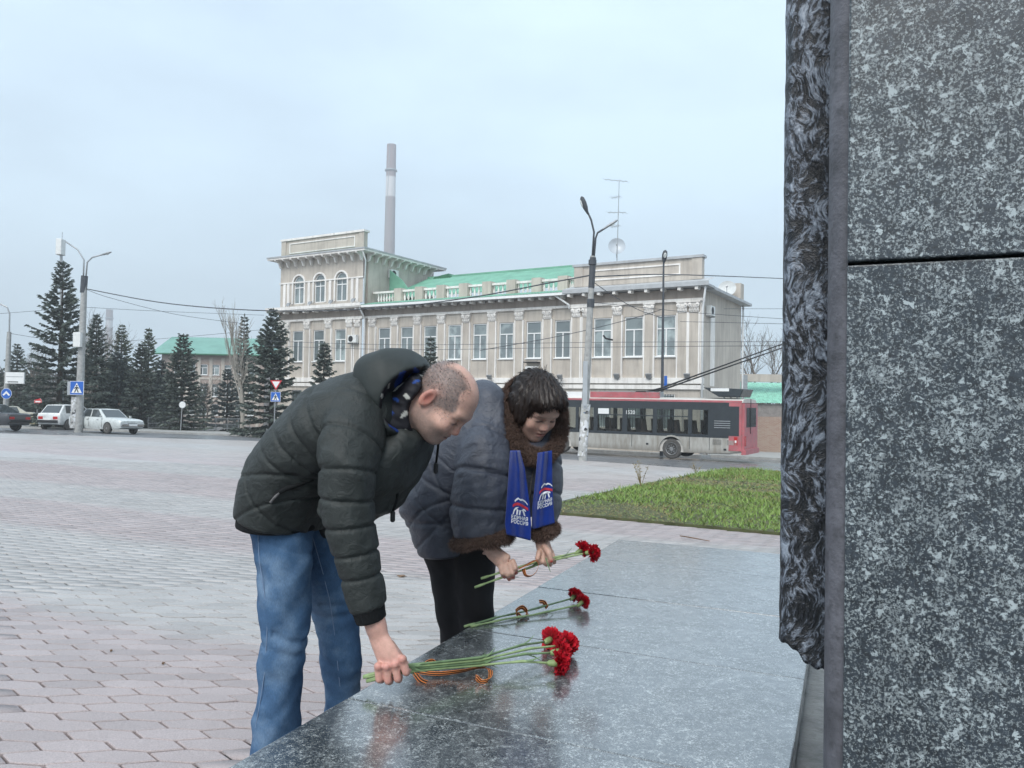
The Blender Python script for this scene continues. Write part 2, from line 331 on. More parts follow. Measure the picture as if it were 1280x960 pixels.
ZS = .353; js = [.2, 1.02, 1.74, 2.45, 3.13, 3.82, 4.43]
for a, b in zip(js[:-1], js[1:]):
    mb = MB(); mb.prism([ps(p, s, ZS-.06) for p, s in ((-1.224, a+.0015), (-.106, a+.0015), (-.106, b-.0015), (-1.224, b-.0015))], (0, 0, .06+.0007*((js.index(a)*5) % 3)))
    part(mb.build('granite_slab', M['granite_wet'], bevel=.004), pl)
mb = MB(); mb.prism([ps(p, s, -.35) for p, s in ((-1.19, .25), (-.14, .25), (-.14, 4.39), (-1.19, 4.39))], (0, 0, ZS-.061+.35)); part(mb.build('plinth_base', M['granite_edge']), pl)
stl = empty('memorial_stele', ps(.7, 1.8, -.1), 0, 'tall dark speckled granite stele with a rough cast edge', 'stele')
mb = MB(); mb.prism([ps(p, s, -.35) for p, s in ((-.139, 1.2), (1.6, 1.2), (1.6, 4.2), (-.139, 4.2))], (0, 0, .635)); part(mb.build('footing', M['concrete'], bevel=.006), stl)
for z0, z1, dp in ((.29, 1.392, 0), (1.3975, 2.75, -.006), (2.76, 4.3, 0)):
    mb = MB(); mb.prism([ps(p, s, z0) for p, s in ((.0, 1.36+dp), (1.5, 1.36+dp), (1.5, 1.40), (.0, 1.40))], (0, 0, z1-z0)); part(mb.build('granite_panel', M['granite'], bevel=.003), stl)
mb = MB(); mb.prism([ps(p, s, .285) for p, s in ((.001, 1.372), (.001, 1.41), (-.030, 1.41), (-.030, 1.402), (-.022, 1.385), (-.008, 1.374))], (0, 0, 4.0)); part(mb.build('edge_strip', M['granite_edge'], smooth=True, sharp=50), stl)
mb = MB(); mb.prism([ps(p, s, .285) for p, s in ((.002, 1.412), (1.49, 1.412), (1.49, 2.4), (.002, 2.4))], (0, 0, 4.0)); part(mb.build('core', M['granite_edge']), stl)
# the rough cast slab behind the panel edge, its lower end broken off unevenly
nu, nv = 46, 420; U = np.linspace(-.1105, .02, nu); Vv = np.linspace(0, 1, nv); uu, vv = np.meshgrid(U, Vv)
from mathutils import noise as mn
bot = .735-.05*np.clip((U+.1105)/.07, 0, 1)+.004*np.sin(U*130)+.0025*np.sin(U*310); bot = bot[None, :].repeat(nv, 0)
zz_ = bot+(4.25-bot)*vv
dsp = np.array([[mn.fractal(Vector((uu[j, i]*17+3*mn.noise(Vector((uu[j, i]*9, zz_[j, i]*6, 2)))*.6, zz_[j, i]*9, 0)), .8, 2.1, 4)*.0035 for i in range(nu)] for j in range(nv)])
wob = np.array([mn.noise(Vector((0, z*7, 4)))*.002+mn.noise(Vector((3, z*31, 4)))*.0012 for z in zz_[:, 0]])
edge = np.clip((uu+.1105)/.02, 0, 1); P3 = (uu+wob[:, None]*(1-edge))[..., None]*PV+(1.50-dsp+(1-edge)**2*.02)[..., None]*SV; P3[..., 2] = zz_
VV = P3.reshape(-1, 3); QQ = [(j*nu+i, j*nu+i+1, (j+1)*nu+i+1, (j+1)*nu+i) for j in range(nv-1) for i in range(nu-1)]
nb = len(VV); left = [(P3[j, 0]+SV*.34) for j in range(nv)]; low = [(P3[0, i]+SV*.34) for i in range(nu)]
VV = np.concatenate([VV, left, low]); QQ += [(nb+j, j*nu, (j+1)*nu, nb+j+1) for j in range(nv-1)]+[(i, nb+nv+i, nb+nv+i+1, i+1) for i in range(nu-1)]
part(link('cast_relief', npmesh('cast_relief', VV, QQ, True), M['relief']), stl)
mb = MB()
for i in range(40):
    a = random.uniform(0, 6.28); c = ps(-.115+random.uniform(-.006, .006), 1.86+random.uniform(-.03, .03), .29+random.uniform(0, .012)); s_ = .008; mb.lathe([(.001, -.004), (s_, 0), (.002, .007)], 5, None, c)
part(mb.build('moss_tuft', M['moss']), stl)
# ================================================================== buildings
def brickmat(name, c1, c2, mortar, scale=1., bw=.5):
    t = NT(name); b = t.new('ShaderNodeTexBrick', Scale=scale); sep = t.new('ShaderNodeSeparateXYZ'); t.lk(t.coords(), sep.inputs[0]); cmb = t.new('ShaderNodeCombineXYZ'); t.lk(sep.outputs[0], cmb.inputs[0]); t.lk(sep.outputs[2], cmb.inputs[1]); t.lk(cmb.outputs[0], b.inputs['Vector'])
    b.inputs['Color1'].default_value = (*c1, 1); b.inputs['Color2'].default_value = (*c2, 1); b.inputs['Mortar'].default_value = (*mortar, 1); b.inputs['Mortar Size'].default_value = .012
    b.inputs['Brick Width'].default_value = .25; b.inputs['Row Height'].default_value = .08
    return t.set(b.outputs[0], .8)
def stucco(name, col, dark):
    t = NT(name); v = t.pos()
    c = t.ramp(t.noise(v, .7, 7, .65), [(.3, dark), (.62, col)])
    mpn = t.new('ShaderNodeMapping'); mpn.inputs['Scale'].default_value = (3, 3, .3); t.lk(v, mpn.inputs[0])
    c = t.mix(t.ramp(t.noise(mpn.outputs[0], 1.2, 6, .65), [(.46, 0.), (.72, .7)]), c, tuple(x*.72 for x in dark))
    t.bump(t.noise(v, 45, 3), .01, .5); return t.set(c, .85, 0, .2)
M['stucco'] = stucco('beige stucco', (.58, .525, .46), (.46, .41, .36))
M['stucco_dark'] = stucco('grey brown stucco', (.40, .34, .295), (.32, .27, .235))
M['trim'] = stucco('white trim', (.88, .85, .81), (.74, .70, .66))
M['frame'] = mat('window frame white', (.80, .80, .79), .5, .06)
M['roof_green'] = mat('green roof metal', (.165, .37, .265), .5, .2, 1.2, spec=.4)
M['roof_dark'] = mat('dark green roof edge', (.045, .15, .085), .5, .2, 2)
M['eave'] = mat('grey eave sheet', (.42, .43, .44), .5, .15, 2)
M['dark'] = mat('dark', (.02, .021, .023), .6, .2)
M['grey_metal'] = mat('grey metal', (.35, .36, .37), .45, .15, 6, metal=.4)
M['plastic_white'] = mat('white plastic', (.72, .72, .70), .45, .1, 5)
t = NT('window pane'); v = t.coords(); rnd = t.new('ShaderNodeObjectInfo').outputs['Random']
wv = t.new('ShaderNodeTexWave', Scale=4.5, Distortion=1.5, Detail=1); t.lk(v, wv.inputs[0])
c = t.mix(t.ramp(rnd, [(0, .05), (.4, .3), (.7, .8), (1, 1.)]), (.12, .145, .15), (.50, .58, .58))
c = t.mix(t.ramp(t.noise(v, 1.1, 3), [(.42, 0.), (.56, .8)]), c, (.16, .19, .20)); c = t.mix(.25, c, t.ramp(wv.outputs[1], [(0, .1), (1, .8)]), 'MULTIPLY')
M['pane'] = t.set(c, .06, 0, .9)
AXF = np.array([math.cos(R(31)), -math.sin(R(31)), 0]); NIN = np.array([math.sin(R(31)), math.cos(R(31)), 0]); PC = np.array([10.85, 43.97, 0])
def fpt(px, py, y=0):
    v = ray(px, py); d = np.dot(PC+NIN*y-C0, NIN)/np.dot(v, NIN); p = C0+v*d; return np.dot(p-PC, AXF), p[2]
fx = lambda px, py=430, y=0: fpt(px, py, y)[0]
def flocal(x, y, z): return PC+AXF*x+NIN*y+np.array([0, 0, z])
BASE = -2.4
class House:
    def __init__(s, root): s.root = root
    def b(s, name, m, x0, x1, y0, y1, z0, z1, parent=None): return MB().box(x0, x1, y0, y1, z0, z1).build(name, m, parent or s.root)
    def wall(s, name, m, x0, x1, z0, z1, ops, y=0, th=.35, arch=False):
        mb = MB(); xs = sorted({x0, x1, *[q for o in ops for q in o[:2]]}); zs = sorted({z0, z1, *[q for o in ops for q in o[2:4]]})
        for a, b in zip(xs[:-1], xs[1:]):
            for c, d in zip(zs[:-1], zs[1:]):
                if not any(o[0] <= (a+b)/2 <= o[1] and o[2] <= (c+d)/2 <= o[3] for o in ops): mb.raw([(a, y, c), (b, y, c), (b, y, d), (a, y, d)], [(0, 1, 2, 3)])
        for a, b, c, d in [o[:4] for o in ops]:
            mb.raw([(a,y,c),(b,y,c),(b,y,d),(a,y,d),(a,y+th,c),(b,y+th,c),(b,y+th,d),(a,y+th,d)], [(0,4,5,1),(1,5,6,2),(2,6,7,3),(3,7,4,0)])
        return mb.build(name, m, s.root)
    def window(s, x0, x1, z0, z1, y=.14, transom=.68, arch=False, sill=True, plain=False):
        f = .06; mb = MB(); mb.box(x0, x0+f, y-.05, y+.04, z0, z1); mb.box(x1-f, x1, y-.05, y+.04, z0, z1); mb.box(x0+f, x1-f, y-.05, y+.04, z0, z0+f)
        if not arch: mb.box(x0+f, x1-f, y-.05, y+.04, z1-f, z1)
        xm = (x0+x1)/2; zt = z0+(z1-z0)*transom
        if not plain:
            mb.box(x0+f, x1-f, y-.045, y+.035, zt-.035, zt+.035); mb.box(xm-.04, xm+.04, y-.04, y+.035, z0+f, zt-.035)
            if arch: mb.box(xm-.03, xm+.03, y-.04, y+.035, zt+.035, z1)
        if arch:
            r = (x1-x0)/2; zc = z1; n = 12
            for k in range(n):
                a0, a1 = math.pi*k/n, math.pi*(k+1)/n; q = lambda a, rr: (xm+rr*math.cos(a), zc+rr*math.sin(a))
                mb.prism([(q(a0, r-f)[0], y-.05, q(a0, r-f)[1]), (q(a0, r)[0], y-.05, q(a0, r)[1]), (q(a1, r)[0], y-.05, q(a1, r)[1]), (q(a1, r-f)[0], y-.05, q(a1, r-f)[1])], (0, .09, 0))
        w = mb.build('window', M['frame'], s.root)
        pts = [(x0+.02, y, z0+.02), (x1-.02, y, z0+.02), (x1-.02, y, z1-(0 if arch else .02))]
        if arch: pts += [((x0+x1)/2+((x1-x0)/2-.02)*math.cos(math.pi*k/12), y, z1+((x1-x0)/2-.02)*math.sin(math.pi*k/12)) for k in range(1, 12)]
        pts += [(x0+.02, y, z1-(0 if arch else .02))]
        MB().prism(pts, (0, .01, 0)).build('pane', M['pane'], w)
        if sill: s.b('sill', M['frame'], x0-.06, x1+.06, -.08, y-.052, z0-.06, z0-.002, w)
        return w
root = empty('town_hall', PC, -R(31), 'beige two storey building with white pilasters, corner tower and green roof', 'building'); H = House(root)
root.rotation_euler = (0, 0, -R(31))
xT0, xT1 = fx(352), fx(455); xP = fx(716); xR = 0.0
WZ0, WZ1 = 3.87, 6.28; GW0, GW1 = -.4, 1.65
wing = [fx(480)+(fx(703)-fx(480))*k/7 for k in range(8)]; pav = [fx(755), fx(794), fx(834)]; tow = [fx(375), fx(401), fx(428)]
ww, wp, wt = .56, .60, .56
def ops(cs, w): return [(c-w, c+w, WZ0, WZ1) for c in cs]+[(c-w, c+w, GW0, GW1) for c in cs]
H.wall('wall', M['stucco'], xT1, xP, BASE, 7.1, ops(wing, ww))
H.wall('wall', M['stucco'], xP+.002, xR, BASE, 7.1, ops(pav, wp), y=-.25, th=.6)
ar = wt; AZ0, AZ1 = 8.42, 10.05
H.wall('wall', M['stucco'], xT0, xT1-.002, BASE, 7.1, ops(tow, wt), y=-.25, th=.6)
H.wall('wall', M['stucco'], xT0, xT1-.002, 8.2, 11.9, [(c-ar, c+ar, AZ0, AZ1+ar) for c in tow], y=-.25, th=.5)
for c in tow:   # spandrels that close the square opening round each arch
    for sg in (-1, 1):
        pts = [(c+sg*ar, -.249, AZ1), (c+sg*ar, -.249, AZ1+ar), (c, -.249, AZ1+ar)]+[(c+sg*ar*math.cos(a), -.249, AZ1+ar*math.sin(a)) for a in np.linspace(math.pi/2, 0, 9)[1:-1]]
        MB().prism(pts, (0, .3, 0)).build('spandrel', M['stucco'], root)
    mb = MB()
    for k in range(12):
        a0, a1 = math.pi*k/12, math.pi*(k+1)/12; q = lambda a, rr: (c+rr*math.cos(a), -.32, AZ1+rr*math.sin(a))
        mb.prism([q(a0, ar+.03), q(a0, ar+.16), q(a1, ar+.16), q(a1, ar+.03)], (0, .066, 0))
    mb.box(c-ar-.16, c-ar-.03, -.32, -.254, AZ0, AZ1); mb.box(c+ar+.03, c+ar+.16, -.32, -.254, AZ0, AZ1); mb.build('arch_moulding', M['trim'], root)
for cs, w in ((wing, ww), (pav, wp), (tow, wt)):
    for c in cs:
        yy = .1 if cs is wing else -.15; H.window(c-w+.012, c+w-.012, WZ0+.012, WZ1-.012, y=yy, sill=cs is wing); H.b('sill', M['frame'], c-w-.06, c+w+.06, -.36, -.19, WZ0-.06, WZ0+.010) if cs is not wing else None; g = H.window(c-w+.012, c+w-.012, GW0+.012, GW1-.012, y=yy, plain=True, sill=False)
        mb = MB()
        for k in range(7): mb.box(c-w+.1+k*(2*w-.2)/6-.012, c-w+.1+k*(2*w-.2)/6+.012, yy-.10, yy-.07, GW0, GW1)
        mb.build('window_bars', M['dark'], g)
for c in tow: H.window(c-ar+.012, c+ar-.012, AZ0+.012, AZ1, y=-.13, transom=.78, arch=True, sill=False)
# belt course, architrave, frieze, eaves
for x0, x1, y in ((xT1+.003, xP-.003, -.16), (xP-.1, xR+.12, -.42), (xT0-.12, xT1+.1, -.42)):
    H.b('belt_course', M['trim'], x0, x1, y, .1, 2.28, 2.62); H.b('plinth_band', M['trim'], x0, x1, y+.05, .1, 1.95, 2.2)
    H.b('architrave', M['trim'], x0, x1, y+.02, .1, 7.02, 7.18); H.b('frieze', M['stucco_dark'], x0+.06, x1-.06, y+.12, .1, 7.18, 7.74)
H.b('soffit', M['eave'], xT1+.3, xP-.1, -.85, .3, 7.76, 7.86)
H.b('gutter', M['frame'], xT1+.3, xP-.1, -.95, -.86, 7.74, 7.90)
H.b('soffit', M['eave'], xP-.3, xR+.6, -.95, .3, 7.78, 7.90); H.b('eave_edge', M['eave'], xP-.3, xR+.63, -1.0, -.952, 7.80, 8.04)
H.b('soffit', M['trim'], xT0-.7, xT1+.5, -1.05, .3, 7.78, 7.92); H.b('eave_edge', M['trim'], xT0-.75, xT1+.5, -1.1, -1.052, 7.86, 8.10)
mb = MB(); mb.raw([(xP-.3, -1.0, 8.042), (xR+.63, -1.0, 8.042), (xR+.63, .5, 8.45), (xP-.3, .5, 8.45)], [(0, 1, 2, 3)]); mb.build('eave_roof', M['eave'], root); mb = MB(); mb.raw([(xT0-.75, -1.1, 8.102), (xT1+.5, -1.1, 8.102), (xT1+.5, -.2, 8.25), (xT0-.75, -.2, 8.25)], [(0, 1, 2, 3)]); mb.build('eave_roof', M['eave'], root)
bk = MB().box(-.09, .09, -.5, 0, -.17, 0).mesh('bracket'); bk.materials.append(M['trim'])
def put(name, me, x, y, z): o = link(name, me, None, root); o.location = (x, y, z); return o
for k in range(22): put('bracket', bk, xT1+.8+k*(xP-xT1-1.4)/21, -.1, 7.758)
for k in range(9): put('bracket', bk, xP+.1+k*(xR-xP-.2)/8, -.42, 7.778)
for k in range(9): put('bracket', bk, xT0+.1+k*(xT1-xT0-.2)/8, -.42, 7.778)
# pilasters with carved capitals
cap = MB()
cap.prism([(-.24, 0, 0), (.24, 0, 0), (.31, 0, .55), (-.31, 0, .55)], (0, -.16, 0)); cap.box(-.36, .36, -.22, 0, .56, .64)
for sg in (-1, 1):
    cap.lathe([(.02, -.06), (.12, -.05), (.12, .05), (.03, .07)], 12, ((1,0,0),(0,0,1),(0,-1,0)), (sg*.22, -.2, .42)); cap.lathe([(.01, -.03), (.06, -.01), (.015, .05)], 8, ((1,0,0),(0,0,1),(0,-1,0)), (sg*.22, -.27, .42))
for r_ in range(2):
    for k in range(4-r_):
        x = (k-(3-r_)/2)*.15; z = .02+r_*.17; cap.raw([(x-.06, -.165, z), (x+.06, -.165, z), (x+.075, -.21, z+.14), (x, -.26, z+.20), (x-.075, -.21, z+.14), (x, -.24, z+.08)], [(0, 1, 5), (1, 2, 5), (2, 3, 5), (3, 4, 5), (4, 0, 5)])
capm = cap.mesh('capital'); capm.materials.append(M['trim'])
def pilaster(x, y, w=.27):
    pz0, pz1 = 2.62, 6.38
    sh = H.b('pilaster', M['stucco'], x-w, x+w, y-.12, y+.02, pz0, pz1)
    for sg in (-1, 1): H.b('edge_moulding', M['trim'], x+sg*(w+.035)-.04, x+sg*(w+.035)+.04, y-.16, y+.01, pz0, pz1, sh)
    put('capital', capm, x, y-.002, 6.381)
for k in range(9):
    a = wing[0]-(wing[1]-wing[0])/2 if k == 0 else wing[k-1]+(wing[1]-wing[0])/2
    if xT1+.4 < a < xP-.4: pilaster(a, 0)
pd = pav[1]-pav[0]
for x in (pav[0]-pd/2, (pav[0]+pav[1])/2, (pav[1]+pav[2])/2, pav[2]+pd/2, xR-.38, xP+.4): pilaster(x, -.25)
td = tow[1]-tow[0]
for x in (tow[0]-td/2, (tow[0]+tow[1])/2, (tow[1]+tow[2])/2, tow[2]+td/2-.1, xT1-.35, xT0+.45): pilaster(x, -.25)
for x in (tow[0]-td/2, (tow[0]+tow[1])/2, (tow[1]+tow[2])/2, tow[2]+td/2, xT1-.55, xT0+.5): H.b('strip_moulding', M['trim'], x-.13, x+.13, -.31, -.252, 8.25, 10.05)
H.b('string_course', M['trim'], xT0-.05, xT1+.05, -.33, -.26, 10.06, 10.16); 
# side walls, tower eaves with arched corbels, parapets
H.b('side_wall', M['stucco'], xR-.3, xR-.002, -.245, 8.5, BASE, 7.75); H.b('side_patch', M['trim'], xR-.001, xR+.004, 1.6, 2.5, 2.2, 6.6)
H.b('side_eave', M['eave'], xR-.3, xR+.58, .302, 9.0, 7.72, 7.88); H.b('corner_strip', M['trim'], xR-.05, xR+.03, -.30, -.251, 2.62, 7.02)
TD = 8.4
H.b('tower_side_wall', M['stucco'], xT1-.3, xT1-.003, .3, TD, 7.2, 11.9); H.b('tower_side_wall', M['stucco'], xT0+.001, xT0+.3, .3, TD, BASE, 11.9)
H.b('tower_eave', M['trim'], xT0-.75, xT1+.75, -1.0, TD+.7, 11.92, 12.06); H.b('eave_edge', M['eave'], xT0-.8, xT1+.8, -1.05, TD+.75, 12.061, 12.16)
mb = MB(); a0, a1 = xT0-.8, xT1+.8; ym = TD*.5
mb.raw([(a0, -1.05, 12.162), (a1, -1.05, 12.162), (a1, TD+.75, 12.162), (a0, TD+.75, 12.162), ((a0+a1)/2, ym, 13.1)], [(0, 1, 4), (1, 2, 4), (2, 3, 4), (3, 0, 4)]); mb.build('tower_roof', M['roof_dark'], root)
cb = MB()
cb.prism([(-.07, 0, 0), (-.07, -.75, 0), (-.07, -.72, -.1), (-.07, -.35, -.2), (-.07, -.2, -.55), (-.07, 0, -.62)], (.14, 0, 0)); cbm = cb.mesh('corbel'); cbm.materials.append(M['trim'])
nC = 11
for k in range(nC): put('corbel', cbm, xT0+.1+k*(xT1-xT0-.2)/(nC-1), -.25, 11.915)
for k in range(10): o = put('corbel', cbm, xT1, .2+k*.85, 11.915); o.rotation_euler = (0, 0, R(90))
H.b('parapet', M['stucco'], xT0+.05, xT1-.05, -.2, .2, 12.162, 13.5); H.b('coping', M['trim'], xT0-.05, xT1+.05, -.32, .32, 13.5, 13.66)
for z in (12.45, 13.2): H.b('parapet_moulding', M['trim'], xT0+.9, xT1-.9, -.25, -.202, z, z+.08)
for x in (xT0+.9, xT1-.98): H.b('parapet_moulding', M['trim'], x, x+.08, -.25, -.202, 12.53, 13.2)
H.b('parapet_end', M['stucco'], xT0+.0, xT0+.5, -.26, -.201, 12.17, 13.49); H.b('parapet_end', M['stucco'], xT1-.5, xT1, -.26, -.201, 12.17, 13.49)
xq = fx(719, 340); H.b('parapet', M['stucco'], xq, xR-.02, -.1, .3, 8.3, 9.55); H.b('coping', M['eave'], xq-.1, xR+.08, -.22, .42, 9.551, 9.70)
for z in (8.62, 9.2): H.b('parapet_moulding', M['trim'], xq+1.2, xR-1.3, -.15, -.102, z, z+.09)
for x in (xq+1.2, xR-1.39): H.b('parapet_moulding', M['trim'], x, x+.09, -.15, -.102, 8.71, 9.2)
for x in (xq, xR-.62): H.b('parapet_end', M['stucco'], x, x+.6, -.16, -.101, 8.3, 9.54)
# balustrade and the green roofs
pb = H.b('balustrade_rail', M['trim'], xT1+.1, xq-.02, .75, 1.05, 8.95, 9.1); H.b('balustrade_base', M['trim'], xT1+.1, xq-.02, .72, 1.08, 8.12, 8.25)
bl = MB().lathe([(.07, 0), (.07, .06), (.04, .1), (.095, .26), (.05, .45), (.035, .55), (.07, .62), (.07, .69)], 8).mesh('baluster', True); bl.materials.append(M['trim'])
npd = 9; pxs = [xT1+2.6+k*(xq-xT1-3.8)/(npd-2) for k in range(npd-1)]
for x in pxs: H.b('balustrade_pedestal', M['stucco'], x-.35, x+.35, .6, 1.2, 8.1, 9.22)
edges_ = [xT1+.1]+pxs+[xq]
for a, b in zip(edges_[:-1], edges_[1:]):
    n = max(3, int((b-a-.7)/.25))
    for k in range(n): put('baluster', bl, a+.45+k*(b-a-.9)/(n-1), .9, 8.251)
def corr(name, x0, x1, y0, z0, y1, z1, m, step=.22, amp=.035, x1b=None):
    n = int((x1-x0)/step)*2; mb = MB(); xs = np.linspace(x0, x1, n+1); xb = np.linspace(x0, x1 if x1b is None else x1b, n+1)
    V = [(x, y0, z0+(amp if i % 2 else 0)) for i, x in enumerate(xs)]+[(x, y1, z1+(amp if i % 2 else 0)) for i, x in enumerate(xb)]
    return mb.raw(V, [(i, i+1, n+2+i, n+1+i) for i in range(n)]).build(name, m, root)
corr('skirt_roof', xT1+.3, xP-.1, -.95, 7.905, .72, 8.28, M['roof_green'])
corr('main_roof', xT1+.5, xq+1.0, 1.3, 8.6, 7.0, 11.0, M['roof_green'])
mb = MB(); mb.prism([(xT1+.3, 2.4, 8.3), (xT1+2.9, 2.4, 8.3), (xT1+2.0, 2.4, 9.6), (xT1+1.5, 2.4, 10.15), (xT1+.3, 2.4, 11.0)], (0, .1, 0)); mb.build('roof_gable', M['roof_green'], root)
H.b('roof_ridge', M['roof_green'], xT1+.5, xq+1.1, 6.9, 7.1, 10.99, 11.11)
xg = fx(553, 338, 7); mb = MB(); mb.prism([(xg-1.6, 6.6, 9.8), (xg+1.6, 6.6, 9.8), (xg+.9, 6.6, 11.2), (xg-.5, 6.6, 11.0)], (0, 1.5, 0)); mb.build('roof_lantern', M['roof_dark'], root)
# drain pipes
def pipe(pts): MB().tube(pts, .06, 8).build('drain_pipe', M['frame'], root, smooth=True)
pipe([(xT1+.28, -.9, 7.75), (xT1+.2, -.35, 7.2), (xT1+.2, -.2, 6.9), (xT1+.2, -.2, BASE+.3)])
pipe([(xT1+.5, -.9, 11.9), (xT1+.25, -.3, 11.3), (xT1+.2, -.35, 8.2)])
pipe([(xR+.4, -.8, 7.78), (xR+.2, -.45, 7.0), (xR+.12, -.35, 6.6), (xR+.12, -.35, BASE+.3)]); pipe([(xP-.9, -.8, 7.75), (xP-.05, -.5, 7.15), (xP-.05, -.5, 6.9)]); pipe([(xR+.1, 8.6, 7.7), (xR+.1, 8.6, BASE+.3)])
# equipment on the building, each a thing of its own
def aircon(px, py, label, y=-.3, rot=0, x=None, z=None, s=1.):
    if x is None: x, z = fpt(px, py, y)
    e = empty('air_conditioner', flocal(x, y, z-.28), -R(31)+rot, label, 'air conditioner', 'air conditioners on the beige building')
    MB().box(-.42*s, .42*s, -.3, 0, 0, .58*s).build('casing', M['plastic_white'], e, bevel=.02)
    MB().lathe([(.22*s, 0), (.22*s, .012), (.19*s, .012), (.19*s, .004)], 20, ((1,0,0),(0,0,1),(0,-1,0)), (-.1*s, -.302, .29*s)).build('fan_grille', M['dark'], e); [MB().box(a_, a_+.04, -.3, .25, -.06, -.005).build('bracket', M['grey_metal'], e) for a_ in (-.4, .36)]
aircon(443, 424, 'white air conditioner between the lower windows at the tower corner', -.45)
aircon(0, 0, 'white air conditioner high on the tower side wall above the balustrade', x=xT1+.02, z=10.75, y=3.0, rot=R(90), s=1.1)
aircon(0, 0, 'white air conditioner on the blank end wall beside the corner drain pipe', x=xR+.02, z=6.55, y=1.0, rot=R(90))
aircon(666, 464, 'air conditioner below a wing window with a dark canopy over it', -.1)
x, z = fpt(666, 460, -.1); o = MB().box(-.5, .5, -.45, 0, 0, .07).build('canopy', M['dark'], label='small dark canopy over the air conditioner below a wing window', cat='canopy'); o.location = flocal(x, -.02, z+.33); o.rotation_euler = (0, 0, -R(31))
FLB = ('small grey floodlight on the belt course by the wing air conditioner canopy', 'small grey floodlight on the belt course under the wing window next to the pavilion', 'small grey floodlight on the belt course under the first pavilion pilaster past the poster pole', 'small grey floodlight on the belt course next to the slim dark pole', 'small grey floodlight on the belt course under the paired corner pilasters')
def floodlight(px, py, k):
    x, z = fpt(px, py, -.5); e = empty('floodlight', flocal(x, -.5, z), -R(31), FLB[k], 'floodlight', 'floodlights on the belt course')
    MB().prism([(-.14, 0, -.02), (.14, 0, -.02), (.18, -.16, .24), (-.18, -.16, .24)], (0, .12, .06)).build('housing', M['grey_metal'], e); MB().box(-.02, .02, .0, .3, -.08, -.03).build('arm', M['grey_metal'], e)
for k, px in enumerate((612, 700, 771, 811, 859)): floodlight(px, 474-(px > 750), k)
for k, (px, py) in enumerate(((359, 380), (386, 378), (412, 376), (440, 375))):
    x, z = fpt(px, py, -.8); e = empty('floodlight', flocal(x, -.8, 8.2), -R(31), ('small floodlight on the tower ledge at its outer corner', 'small floodlight on the tower ledge between the outer and the middle arched window', 'small floodlight on the tower ledge between the middle and the inner arched window', 'small floodlight on the tower ledge next to the drain pipe')[k], 'floodlight', 'floodlights on the tower ledge'); MB().prism([(-.16, 0, .02), (.16, 0, .02), (.16, .1, .26), (-.16, .1, .26)], (0, .14, .05)).build('housing', M['grey_metal'], e)
    MB().box(-.02, .02, .05, .09, -.06, .02).build('stand', M['grey_metal'], e)
def dish(p, nrm_, r, label, m):
    e = empty('satellite_dish', p, 0, label, 'satellite dish'); n_ = nrm(nrm_); a = nrm(np.cross(n_, (0, 0, 1))); b = np.cross(a, n_)
    pr = [(r*k/8, .32*r*(k/8)**2) for k in range(1, 9)]; mb = MB(); mb.lathe(pr+[(x_*.985, y_-.02) for x_, y_ in pr[::-1]], 28, (a, b, n_), -n_*.2*r)
    mb.build('reflector', m, e, smooth=True, sharp=40)
    MB().tube([b*(-r*.9), n_*r*.75-b*.1*r], .02, 5).build('feed_arm', M['grey_metal'], e); MB().lathe([(.05, 0), (.07, .12), (.03, .14)], 8, (a, b, -n_), n_*r*.85-b*.1*r).build('feed_horn', M['grey_metal'], e)
    MB().tube([-n_*.25*r, -n_*.3*r-b*r*.8, -b*r*1.35-n_*.3*r], .035, 6).build('mast', M['grey_metal'], e)
M['dish'] = mat('dish', (.62, .63, .62), .5, .1); t = NT('mesh dish'); M['mesh_dish'] = t.set((.5, .53, .56), .5, .3)
dish(flocal(fx(771, 308, 2.5), 2.5, fpt(771, 308, 2.5)[1]), (-.1, -1, .25), .55, 'pale mesh satellite dish on the roof beside the antenna mast', M['mesh_dish'])
dish(flocal(fx(909, 361, 6), 6, fpt(909, 361, 6)[1]), (-.35, -1, .45), .56, 'white satellite dish on the end wall eave', M['dish'])
H.b('chimney', M['stucco'], fx(921, 370, 7)-.25, fx(921, 370, 7)+.3, 6.8, 7.6, 7.88, 9.0)
ab = flocal(fx(771, 325, 1.5), 1.5, 9.2); at_ = flocal(fx(774, 226, 1.5), 1.5, fpt(774, 226, 1.5)[1])
e = empty('roof_antenna', ab, 0, 'thin television antenna mast with crossbars on the roof of the beige building', 'antenna'); rb = np.array([math.cos(R(31)), -math.sin(R(31)), 0])
part(MB().tube([ab, at_], [.035, .02], 6).build('mast', M['grey_metal']), e)
for f_, L_, tl in ((1., (-1.0, .55), -.22), (.83, (-.5, .1), .05), (.66, (-.7, .5), -.12), (.52, (-.45, .1), .1)):
    c = ab+(at_-ab)*f_; mb = MB(); mb.tube([c+rb*L_[0]-np.array([0, 0, tl*L_[0]*-1]), c+rb*L_[1]+np.array([0, 0, tl*L_[1]])], .018, 5)
    for k in range(5):
        q = c+rb*(L_[0]+(L_[1]-L_[0])*k/4); q[2] += tl*(L_[0]+(L_[1]-L_[0])*k/4); w_ = NIN*(.3+.08*(k % 2)); mb.tube([q-w_, q+w_], .009, 4)
    part(mb.build('crossbar', M['grey_metal']), e)
part(MB().tube([ab, ab+rb*.8+np.array([0, 0, -.25])], .03, 5).tube([ab, ab-rb*1.4+np.array([0, 0, .05])], .03, 5).build('base_strut', M['grey_metal']), e)
